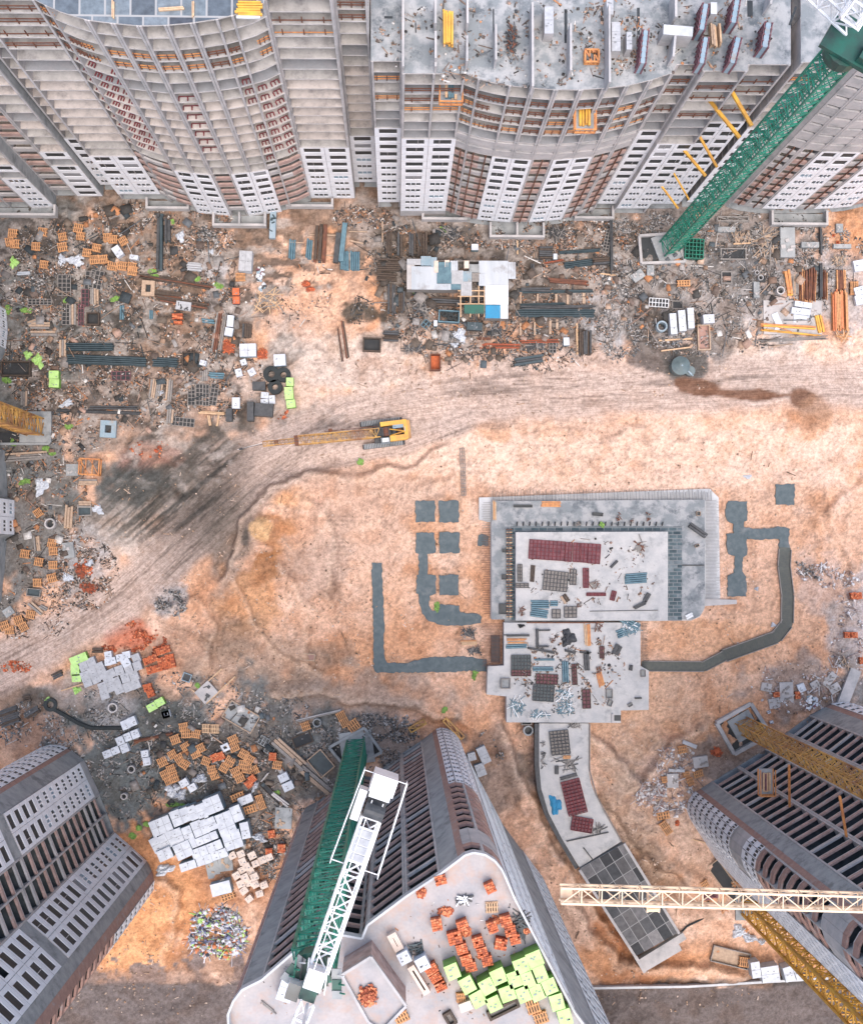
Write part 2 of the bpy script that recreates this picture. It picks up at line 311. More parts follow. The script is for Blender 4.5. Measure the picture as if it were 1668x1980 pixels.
SOIL = [  # u, v, ru, rv, rotation, colour, strength, edge softness
    (834, 250, 1400, 330, 0, BRN, 1, .15), (200, 620, 420, 260, 0, BRN, 1, .2), (1300, 520, 520, 150, 0, GRY, .6, .4), (1000, 520, 260, 150, 0, (.22, .18, .15), .8, .4),
    (80, 640, 180, 260, 0, TGR, .8, .5), (40, 900, 150, 300, 0, TGR, .9, .4), (300, 800, 240, 110, 0, (.40, .31, .26), .7, .5),
    (1150, 620, 90, 130, 0, (.25, .2, .17), .6, .5), (1320, 600, 180, 120, 0, GRY, .8, .4), (1180, 600, 40, 110, 0, LGR, .8, .5),
    (560, 600, 90, 130, 10, SAND, .75, .6), (600, 690, 120, 140, 0, PINK, .8, .5), (640, 560, 70, 130, 0, SAND, .7, .5), (700, 700, 200, 70, 0, PALE, .7, .5), (480, 560, 60, 60, 0, PINK, .6, .5),
    (415, 510, 22, 26, 0, LGR, .9, .3), (430, 575, 26, 30, 0, LGR, .8, .3), (445, 600, 22, 30, 0, LGR, .6, .3),
    (1560, 700, 220, 90, 0, SANDL, .8, .5), (1460, 700, 100, 80, 0, PALE, .8, .5), (1600, 560, 120, 90, 0, LGR, .7, .5), (1640, 440, 50, 60, 0, ORNG, .7, .5), (1500, 590, 60, 60, 0, LGR, .8, .4),
    (1100, 720, 420, 45, 0, PINK, .8, .5), (1250, 880, 480, 90, 0, SANDL, .75, .6), (900, 870, 120, 50, 0, SANDL, .6, .6),
    (330, 930, 160, 70, -35, DRK, .85, .55), (390, 960, 150, 32, -48, (.07, .065, .055), .85, .4), (250, 950, 70, 60, 0, TGR, .6, .6), (480, 890, 110, 14, -42, (.12, .1, .08), .7, .5), (420, 900, 90, 40, 0, (.2, .16, .13), .5, .5),
    (300, 1040, 120, 60, -20, PALE, .85, .5), (230, 1010, 60, 40, 0, PALE, .7, .5), (150, 1090, 60, 60, 0, LGR, .7, .5), (320, 860, 60, 24, 0, PALE, .6, .4), (290, 880, 60, 24, 0, (.5, .22, .15), .45, .5),
    (450, 1040, 60, 80, 0, (.17, .14, .12), .6, .6), (400, 1150, 90, 120, -30, ORNG, .45, .6), (440, 1120, 40, 60, 0, TGR, .5, .6), (330, 1165, 36, 30, 0, LGR, .9, .3), (360, 1250, 110, 60, 0, (.42, .26, .18), .6, .5),
    (560, 960, 130, 80, 20, SAND, .6, .6), (545, 1030, 62, 50, -10, (.50, .24, .11), .9, .4), (515, 1088, 46, 30, 0, (.36, .16, .06), .95, .35), (560, 962, 60, 26, 15, ORNL, .8, .4), (505, 1028, 27, 27, 0, (.74, .46, .24), 1, .12), (478, 1040, 12, 22, 0, (.06, .055, .05), .8, .4), (480, 1150, 40, 90, 20, (.42, .22, .12), .6, .5), (480, 1160, 60, 60, 30, ORNL, .6, .5), (650, 1020, 110, 120, 0, (.66, .44, .33), .6, .5),
    (630, 1090, 60, 70, 0, (.45, .34, .28), .35, .5), (740, 950, 130, 40, 0, (.45, .28, .20), .5, .5), (440, 1230, 60, 40, -20, (.28, .19, .13), .6, .5), (250, 1230, 60, 25, -10, (.62, .13, .05), .6, .5),
    (560, 1330, 100, 50, 0, (.22, .19, .16), .7, .5), (700, 1350, 160, 50, 0, (.36, .28, .23), .7, .5), (500, 1290, 160, 50, 0, (.38, .27, .2), .6, .5), (600, 1390, 90, 60, 0, (.3, .25, .22), .6, .5),
    (1140, 800, 60, 60, 0, (.45, .25, .16), .35, .5), (950, 830, 35, 22, 0, ORNG, .6, .5), (1400, 800, 40, 30, 0, ORNG, .35, .5), (1560, 790, 50, 45, 0, ORNG, .7, .4),
    (1380, 1300, 260, 110, -20, (.66, .39, .25), .6, .5), (1250, 1480, 160, 180, 0, (.60, .40, .28), .6, .5), (1220, 1480, 60, 60, 0, (.38, .3, .24), .4, .5), (1330, 1240, 110, 40, 0, ORNL, .35, .5),
    (1600, 1130, 60, 60, 0, (.5, .4, .36), .5, .5), (1650, 1230, 46, 110, 0, LGR, .75, .4), (1560, 1330, 110, 50, 0, (.30, .26, .24), .75, .5), (1640, 1330, 60, 60, 0, TGR, .4, .5),
    (60, 1350, 140, 50, -18, SAND, .5, .5), (190, 1360, 130, 60, 0, GRY, .7, .4), (120, 1400, 120, 60, 10, TGR, .5, .4), (30, 1360, 60, 36, 10, DBRN, .7, .4), (70, 1420, 90, 40, 0, (.3, .16, .1), .5, .5),
    (260, 1480, 150, 120, 0, TGR, 1, .3), (430, 1500, 240, 160, 0, TGR, .9, .35), (560, 1460, 150, 90, 0, (.20, .18, .16), .7, .5), (700, 1430, 150, 60, 0, TGR, .7, .5), (400, 1470, 130, 60, 20, (.06, .055, .05), .65, .5),
    (300, 1350, 70, 30, 0, (.09, .09, .08), .6, .5), (220, 1370, 40, 40, 0, LGR, .6, .5),
    (280, 1760, 180, 130, -25, ORNG, 1, .25), (270, 1780, 110, 80, -35, ORNL, .9, .5), (500, 1700, 90, 70, 0, (.46, .24, .14), .8, .5), (480, 1640, 60, 50, 0, (.35, .25, .19), .6, .5), (430, 1860, 90, 40, 0, (.34, .2, .13), .7, .5),
    (834, 2040, 1900, 150, 0, (.20, .155, .14), 1, .05), (834, 2040, 1900, 142, 0, (.24, .18, .16), .8, .04), (300, 1905, 260, 28, 0, (.26, .17, .13), .7, .5), (1450, 1900, 260, 16, 1, (.06, .055, .05), .8, .3), (1300, 1952, 160, 12, 1, (.07, .055, .05), .7, .3),
    (1100, 1560, 60, 140, -25, (.40, .30, .24), .6, .5), (1200, 1600, 70, 120, -20, (.48, .36, .28), .5, .5), (1180, 1790, 60, 90, -25, (.46, .20, .09), .85, .4), (1160, 1860, 120, 36, 5, ORNG, .8, .4), (1250, 1870, 90, 24, -20, (.40, .18, .09), .7, .5), (1290, 1690, 26, 90, -40, (.22, .14, .09), .7, .5), (1330, 1790, 120, 60, 10, SANDL, .6, .5), (1370, 1860, 110, 40, 0, ORNG, .6, .5), (1120, 1780, 34, 60, 0, (.62, .42, .32), .7, .5),
    (1340, 1640, 60, 120, -20, (.58, .42, .33), .6, .5), (1400, 1470, 90, 50, 0, (.2, .18, .17), .7, .4), (1300, 1500, 60, 40, 0, (.62, .44, .35), .6, .5), (1270, 1700, 100, 20, 40, (.26, .16, .1), .6, .5),
    (960, 1500, 50, 90, -20, (.14, .13, .12), .6, .5), (1440, 520, 70, 60, 0, (.12, .12, .12), .6, .5), (780, 480, 60, 70, 0, DBRN, .5, .5), (690, 600, 50, 36, 0, (.05, .05, .04), .9, .3), (760, 560, 46, 60, 0, DBRN, .8, .4),
    (300, 560, 90, 30, 5, DBRN, .5, .4), (180, 690, 90, 26, 5, DBRN, .7, .4), (100, 470, 100, 36, 0, (.12, .08, .06), .6, .5)]
WETS = [(1290, 690, 80, 30, 10, (.12, .10, .09), .9, .12), (1240, 640, 30, 60, 10, (.15, .125, .11), .85, .15), (1225, 690, 20, 24, 0, (.16, .13, .115), .8, .12), (1330, 705, 42, 34, 0, (.12, .11, .10), .95, .15), (1400, 655, 26, 60, 25, (.2, .18, .165), .8, .25), (1355, 748, 46, 16, 8, WET, .95, .15),
        (1430, 762, 70, 11, 4, WET, .95, .2), (1550, 768, 32, 20, 0, WET, .95, .2), (1575, 790, 30, 34, 30, (.36, .20, .12), .7, .3), (1500, 765, 40, 6, -3, WET, .9, .2), (520, 545, 10, 12, 0, (.3, .16, .1), .6, .4)]
ROADS = [([(1800, 745), (1500, 740), (1250, 752), (1050, 765), (900, 775), (780, 790), (680, 810), (600, 850), (530, 905), (440, 975), (340, 1060), (240, 1150), (120, 1225), (0, 1290), (-150, 1370)], 46),
         ([(900, 810), (760, 860), (640, 880), (560, 905), (480, 960), (400, 1040), (330, 1100)], 22), ([(720, 800), (600, 830), (500, 870), (420, 890)], 34)]
HUMPS = [(560, 975, 60, 40, 30, 2.2), (505, 1028, 28, 28, 0, 2.6), (520, 1090, 60, 30, 0, -0.9), (640, 1030, 40, 110, 5, 1.2), (480, 1180, 50, 70, 20, 1.3), (720, 940, 120, 26, 5, 1.1), (590, 1100, 60, 60, 0, 1.0),
         (1330, 1240, 110, 34, 5, -1.2), (1300, 1420, 60, 14, 45, -1.0), (1180, 1790, 36, 70, -20, -2.2), (1360, 1860, 90, 30, 10, 0.8), (1230, 1560, 34, 150, -25, 1.0), (1080, 1560, 20, 150, -25, -1.2), (415, 510, 22, 26, 0, .9), (330, 1168, 34, 28, 0, .8),
         (1560, 1180, 40, 160, 5, .9), (1560, 800, 70, 40, 0, .6), (270, 1760, 150, 90, -30, .8), (1330, 810, 300, 30, 3, .5), (950, 850, 120, 24, 0, .6), (430, 1130, 24, 90, -30, -.9), (1480, 1340, 60, 40, 0, .8), (1330, 1660, 30, 120, -22, .8)]
BANKS = [([(440, 1090), (470, 1000), (500, 960), (560, 915), (640, 905), (690, 918), (740, 903), (800, 900), (830, 880)], 26, 1.4), ([(470, 1150), (500, 1200), (540, 1260), (600, 1290)], 24, -1.0), ([(640, 990), (656, 1060), (645, 1150)], 18, .8),
         ([(1020, 845), (1100, 830), (1180, 835), (1260, 822), (1340, 840), (1450, 832), (1560, 822), (1680, 815)], 26, .35), ([(1150, 1420), (1195, 1470), (1235, 1500), (1270, 1455), (1300, 1430), (1345, 1408)], 16, 1.2), ([(1660, 930), (1600, 985), (1640, 1100), (1640, 1215), (1610, 1290), (1560, 1310), (1480, 1290), (1440, 1330)], 24, -.5),
         ([(985, 1420), (1015, 1500), (1045, 1590), (1100, 1680), (1180, 1800)], 18, 1.4), ([(1170, 1560), (1235, 1640), (1290, 1690), (1345, 1730)], 22, -1.3), ([(880, 1400), (800, 1365), (700, 1362), (620, 1345), (540, 1352)], 18, .9), ([(1110, 1740), (1140, 1800), (1200, 1862), (1330, 1868), (1420, 1880)], 18, 1.3),
         ([(560, 1100), (610, 1180), (600, 1260)], 20, .7), ([(880, 880), (900, 960), (890, 1060)], 16, .3), ([(1400, 900), (1480, 930), (1580, 900), (1660, 880)], 24, .2), ([(170, 1720), (260, 1690), (350, 1720), (330, 1830)], 26, .8), ([(720, 940), (800, 950), (850, 930)], 20, .8), ([(330, 1180), (380, 1150), (420, 1210), (400, 1290)], 20, .7)]
def _blob(U, V, u, v, ru, rv, rot, soft, warp):
    c, s = math.cos(R(rot)), math.sin(R(rot)); du = U - u; dv = V - v
    a = (du * c + dv * s) / ru; b = (-du * s + dv * c) / rv
    d = np.sqrt(a * a + b * b) + warp
    return 1 - sstep(1 - soft, 1 + soft, d)
def _poly(U, V, pts):
    best = np.full(U.shape, 1e9); along = np.zeros(U.shape); lat = np.zeros(U.shape); acc = 0
    for (x1, y1), (x2, y2) in zip(pts[:-1], pts[1:]):
        L = math.hypot(x2 - x1, y2 - y1); tx, ty = (x2 - x1) / L, (y2 - y1) / L
        t = np.clip((U - x1) * tx + (V - y1) * ty, 0, L)
        dx = U - x1 - t * tx; dy = V - y1 - t * ty; d = np.hypot(dx, dy)
        m = d < best
        best = np.where(m, d, best); along = np.where(m, acc + t, along)
        lat = np.where(m, (U - x1) * -ty + (V - y1) * tx, lat); acc += L
    return best, along, lat
def make_ground():
    U, V = to_px(_X, _Y)
    W = (fbm(U / 42, V / 42, 3, 5) - 0.5) * 1.5
    W2 = (fbm(U / 16, V / 16, 9, 4) - 0.5) * 0.9
    col = np.zeros(U.shape + (3,)); col[:] = SAND
    big = fbm(U / 130, V / 130, 21, 4)[..., None]
    col = col * (1 - sstep(.5, .72, big)) + np.array((.66, .35, .20)) * sstep(.5, .72, big)
    light = fbm(U / 60 + 40, V / 60, 33, 5)[..., None]
    col = col * (1 - .5 * sstep(.46, .72, light)) + np.array(SANDL) * .5 * sstep(.52, .7, light)
    for (u, v, ru, rv, rot, c, st, so) in SOIL:
        w = (_blob(U, V, u, v, ru, rv, rot, so * .55, W * 1.15 + W2 * .55) * st)[..., None]; col = col * (1 - w) + np.array(c) * w
    edge = 1908 + W * 9 - sstep(450, 200, -U + 650) * 0 + np.where(U < 900, -6, 0)
    m = sstep(-4, 4, V - edge)[..., None]; rc = np.array((.15, .12, .11)) * (.8 + .45 * fbm(U / 40, V / 14, 301, 4))[..., None]
    col = col * (1 - m) + rc * m
    trk = np.zeros(U.shape + (3,)); Z = (fbm(U / 22, V / 22, 5, 5) - 0.5) * 0.9
    rough = np.ones(U.shape)
    for i, (pts, hw) in enumerate(ROADS):
        d, al, la = _poly(U, V, pts)
        m = 1 - sstep(hw * .7, hw * 1.45, d + W * 14)
        c = np.array((.53, .41, .35)) * (0.82 + .4 * fbm(al / 160, la / 18, 50 + i, 3))[..., None]
        dirty = (np.exp(-((U - 400) ** 2 + (V - 985) ** 2) / 110 ** 2) * .8)[..., None]
        c = c * (1 - dirty) + np.array((.12, .10, .085)) * dirty
        rut = fbm(al / 220, la / 3.6, 70 + i, 3)
        c = c * (1 - .5 * sstep(.52, .68, rut) * sstep(.40, .6, fbm(al / 200, la / 30, 401, 3)))[..., None]
        col = col * (1 - m[..., None] * .9) + c * m[..., None] * .9
        Z = Z * (1 - m * .8) - m * sstep(.5, .66, rut) * .16; rough *= (1 - m * .6)
        better = m > trk[..., 2]
        trk[..., 0] = np.where(better, al, trk[..., 0]); trk[..., 1] = np.where(better, la, trk[..., 1]); trk[..., 2] = np.maximum(trk[..., 2], m)
    MUD = [(335, 935, 150, 62, -32, (.045, .045, .038), .8, .6), (410, 960, 110, 40, -45, (.05, .045, .04), .75, .6), (250, 960, 60, 60, 0, (.06, .065, .06), .5, .6), (450, 1040, 46, 60, 10, (.13, .11, .09), .55, .6), (300, 840, 130, 22, -6, (.12, .10, .08), .45, .6)]
    for (u, v, ru, rv, rot, c, st, so) in MUD:
        st2 = st * .85 * (.45 + .85 * sstep(.36, .62, fbm((U * -.78 + V * .63) / 150 + 30, (U * .63 + V * .78) / 5.5, 123, 3)))
        w = np.clip(_blob(U, V, u, v, ru, rv, rot, so, W * .7) * st2, 0, 1)[..., None]; col = col * (1 - w) + np.array(c) * w
    for (u, v, ru, rv, rot, c, st, so) in WETS:
        w = (_blob(U, V, u, v, ru, rv, rot, so, W * .7 + W2 * .4) * st)[..., None]; col = col * (1 - w) + np.array(c) * w
    for (u, v, ru, rv, rot, h) in HUMPS:
        Z = Z + _blob(U, V, u, v, ru, rv, rot, .75, W * .5) * h * (0.8 + W2 * .5)
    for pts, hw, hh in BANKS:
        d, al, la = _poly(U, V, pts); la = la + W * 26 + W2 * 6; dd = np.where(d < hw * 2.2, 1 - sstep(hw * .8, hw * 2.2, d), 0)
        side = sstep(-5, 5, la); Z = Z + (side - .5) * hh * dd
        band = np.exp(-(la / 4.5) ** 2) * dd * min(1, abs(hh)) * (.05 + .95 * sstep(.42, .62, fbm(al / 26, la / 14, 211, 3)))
        col = col * (1 - .38 * band[..., None]) + np.array((.20, .10, .055)) * .38 * band[..., None]  # dark bank line: moist soil tone with slope shading painted in
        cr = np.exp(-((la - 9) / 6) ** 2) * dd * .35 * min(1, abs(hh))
        col = col * (1 - cr[..., None]) + np.array((.84, .62, .47)) * cr[..., None]  # pale crest: dry soil tone with the lit edge painted in
    # fan of excavator tooth ridges and bulldozed streaks in the dug sand
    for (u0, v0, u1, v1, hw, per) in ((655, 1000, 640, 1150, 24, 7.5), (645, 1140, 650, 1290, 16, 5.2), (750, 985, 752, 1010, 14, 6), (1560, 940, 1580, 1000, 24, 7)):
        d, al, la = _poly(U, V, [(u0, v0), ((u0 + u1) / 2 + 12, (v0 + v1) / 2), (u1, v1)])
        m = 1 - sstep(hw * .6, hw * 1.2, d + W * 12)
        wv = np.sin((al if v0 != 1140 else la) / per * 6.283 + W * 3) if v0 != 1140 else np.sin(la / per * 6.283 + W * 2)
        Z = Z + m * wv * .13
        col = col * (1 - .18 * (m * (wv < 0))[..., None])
    rdg = 1 - np.abs(fbm(U / 30 + 9, V / 30, 141, 5) - .5) * 2; dig = sstep(.45, .62, fbm(U / 110, V / 110, 151, 3)) * rough
    col = col * (1 - (.30 * sstep(.9, .99, rdg) * dig)[..., None]); Z = Z + dig * (rdg - .8) * .9
    dk = sstep(.5, .72, fbm(U / 28, V / 28, 161, 5)); sat = np.array((.80, .68, .58))
    col = col * (1 - .55 * (dk * rough)[..., None] * (1 - sat))
    yard = np.clip(_blob(U, V, 260, 620, 330, 240, 0, .3, W) + _blob(U, V, 1000, 520, 420, 140, 0, .3, W) * .8, 0, 1)
    dp = sstep(.50, .60, fbm(U / 20, V / 13, 171, 5)) * yard * .8
    col = col * (1 - dp[..., None]) + np.array((.06, .05, .042)) * dp[..., None]
    du = sstep(.5, .62, fbm(U / 26 + 5, V / 18, 181, 5)) * yard * .75
    col = col * (1 - du[..., None]) + np.array((.40, .35, .315)) * du[..., None]
    # loose scattered mottling
    spk = vnoise(U / 3.1, V / 3.1, 91); sp2 = fbm(U / 24, V / 24, 92, 3)
    k = (sstep(.62, .85, spk) * sstep(.42, .6, sp2) * .38 * (rough))[..., None]
    col = col * (1 - k) + col * .45 * k
    crk = np.abs(fbm(U / 36, V / 36, 97, 4) - .5); k2 = ((1 - sstep(.0, .012, crk)) * .3 * rough)[..., None]
    col = col * (1 - k2)
    far = (np.abs(_X - 4) > 70) | (np.abs(_Y + 10) > 70)
    Z = np.where(far, 0, Z); Z = np.minimum(Z, 2.6)
    near = (1 - sstep(.9, 1.1, np.maximum(np.abs(U - 1125) / 450, np.abs(V - 1140) / 215))); Z = Z * (1 - near) + np.minimum(Z * .5, .04) * near
    flat = 1 - sstep(.2, .5, 1 - np.clip(np.hypot((U - 1100) / 330, (V - 1170) / 300), 0, 1))
    Z = Z * np.where(Z > 0, np.clip(flat, .25, 1), 1) - .10
    nx, ny = len(GX), len(GY)
    me = bpy.data.meshes.new('ground')
    co = np.stack([_X, _Y, Z], -1).reshape(-1, 3).astype(np.float32)
    idx = np.arange(nx * ny).reshape(ny, nx)
    q = np.stack([idx[:-1, :-1], idx[:-1, 1:], idx[1:, 1:], idx[1:, :-1]], -1).reshape(-1, 4)
    me.vertices.add(len(co)); me.vertices.foreach_set('co', co.ravel())
    me.loops.add(q.size); me.loops.foreach_set('vertex_index', q.ravel().astype(np.int32))
    me.polygons.add(len(q)); me.polygons.foreach_set('loop_start', np.arange(0, q.size, 4, dtype=np.int32))
    me.update(calc_edges=True)
    me.polygons.foreach_set('use_smooth', np.ones(len(q), bool))
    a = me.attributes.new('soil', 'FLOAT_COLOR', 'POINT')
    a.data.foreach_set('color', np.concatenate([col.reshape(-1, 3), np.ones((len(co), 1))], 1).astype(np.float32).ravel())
    a = me.attributes.new('track', 'FLOAT_VECTOR', 'POINT')
    a.data.foreach_set('vector', trk.reshape(-1, 3).astype(np.float32).ravel())
    m = bpy.data.materials.new('site soil'); m.use_nodes = True; nt = m.node_tree; b = nt.nodes['Principled BSDF']
    b.inputs['Roughness'].default_value = 0.95
    at = nt.nodes.new('ShaderNodeAttribute'); at.attribute_name = 'soil'
    tr = nt.nodes.new('ShaderNodeAttribute'); tr.attribute_name = 'track'
    g = nt.nodes.new('ShaderNodeNewGeometry')
    n1 = _noise(nt, g.outputs['Position'], 1.9, 9, 0.74); n2 = _noise(nt, g.outputs['Position'], 5.0, 5, 0.7)
    col1 = _mix(nt, 1.0, at.outputs['Color'], _mix(nt, _ramp(nt, n1, .36, .62), (.72, .69, .66), (1.24, 1.25, 1.26)), 'MULTIPLY')
    col2 = _mix(nt, 1.0, col1, _mix(nt, _ramp(nt, n2, .3, .7), (.76, .75, .74), (1.2, 1.2, 1.2)), 'MULTIPLY')
    mp = nt.nodes.new('ShaderNodeMapping'); mp.inputs['Scale'].default_value = (0.02, 0.42, 0)
    nt.links.new(tr.outputs['Vector'], mp.inputs['Vector'])
    st = _noise(nt, mp.outputs[0], 1.0, 4, .7)
    sx = nt.nodes.new('ShaderNodeSeparateXYZ'); nt.links.new(tr.outputs['Vector'], sx.inputs[0])
    col3 = _mix(nt, 1.0, col2, _mix(nt, _ramp(nt, st, .4, .66), (1.1, 1.1, 1.1), (.74, .72, .70)), 'MULTIPLY')
    nt.links.new(_mix(nt, sx.outputs['Z'], col2, col3), b.inputs['Base Color'])
    bp = nt.nodes.new('ShaderNodeBump'); bp.inputs['Distance'].default_value = 0.25; bp.inputs['Strength'].default_value = 0.9
    nt.links.new(n1, bp.inputs['Height']); nt.links.new(bp.outputs[0], b.inputs['Normal'])
    me.materials.append(m)
    ob = bpy.data.objects.new('ground', me); COL.objects.link(ob); structure(ob)
    return Z
GZ = make_ground()
def gz(x, y):
    i = int(np.clip(np.searchsorted(GX, x), 1, len(GX) - 1)); j = int(np.clip(np.searchsorted(GY, y), 1, len(GY) - 1))
    return float(GZ[j, i])

# ------------------------------------------------------------------ buildings: a stack of floor slabs, cross walls, facade panels with real openings
def facade_cell(mb, wins, A, B, inn, z0, fh, style, M):
    """one storey of facade panel between A and B (world xy), with an opening in each column"""
    ncol, big = style
    L = (B - A).length; t = (B - A) / L; off = -inn * 0.14
    w = L / ncol
    def pt(s, z, d=0.0): q = A + t * s + off + inn * d; return (q.x, q.y, z)
    a0, a1 = ((0.1, 0.9) if big == 2 else (0.17, 0.83)) if big else (0.2, 0.8)
    zb, zt = (z0 + fh * (.42 if big == 2 else .3), z0 + fh * .86) if big else (z0 + fh * .34, z0 + fh * .78)
    za, zz = z0 + 0.03, z0 + fh - 0.03
    for c in range(ncol):
        s0, s1 = c * w + 0.02, (c + 1) * w - 0.02
        if w > 1.2 or big == 2:
            h0, h1 = s0 + w * a0, s0 + w * a1
        else:
            h0, h1 = s0 + w * .3, s0 + w * .7
        for q in (((s0, za), (s1, za), (s1, zb), (s0, zb)), ((s0, zt), (s1, zt), (s1, zz), (s0, zz)), ((s0, zb), (h0, zb), (h0, zt), (s0, zt)), ((h1, zb), (s1, zb), (s1, zt), (h1, zt))):
            mb.face([pt(*p) for p in q], M)
        for (p, q) in (((h0, zb), (h1, zb)), ((h1, zb), (h1, zt)), ((h1, zt), (h0, zt)), ((h0, zt), (h0, zb))):
            mb.face([pt(*p), pt(*q), pt(*q, .08), pt(*p, .08)], M)
        for (p, q) in (((s0, za), (s1, za)), ((s1, za), (s1, zz)), ((s1, zz), (s0, zz)), ((s0, zz), (s0, za))):
            mb.face([pt(*p), pt(*q), pt(*q, .16), pt(*p, .16)], M_CONC)
        wins.append((z0, (pt(h0, zb, .07), pt(h1, zb, .07), pt(h1, zt, .07), pt(h0, zt, .07)), big, inn, t, M))
def window_into(mb, w):
    z0, q, big, inn, t, M = w
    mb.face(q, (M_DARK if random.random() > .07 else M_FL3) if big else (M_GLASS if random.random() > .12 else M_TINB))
    a, b = Vector(q[0]), Vector(q[1]); h = q[3][2] - q[0][2]; i3 = Vector((inn.x, inn.y, 0))
    if not big:
        for f in (1 / 3, 2 / 3):
            p = a.lerp(b, f) - i3 * .03; mb.bar(p, p + Vector((0, 0, h)), (b - a).length * .13, M, 0.08)
    elif big == 2:
        p = a.lerp(b, .5) - i3 * .03; mb.bar(p, p + Vector((0, 0, h)), (b - a).length * .16, M, 0.08)
    elif random.random() < .25:
        f = random.uniform(.3, .7); p = a.lerp(b, f) - i3 * .03; mb.bar(p, p + Vector((0, 0, h)), .08, M_CONC, 0.06)
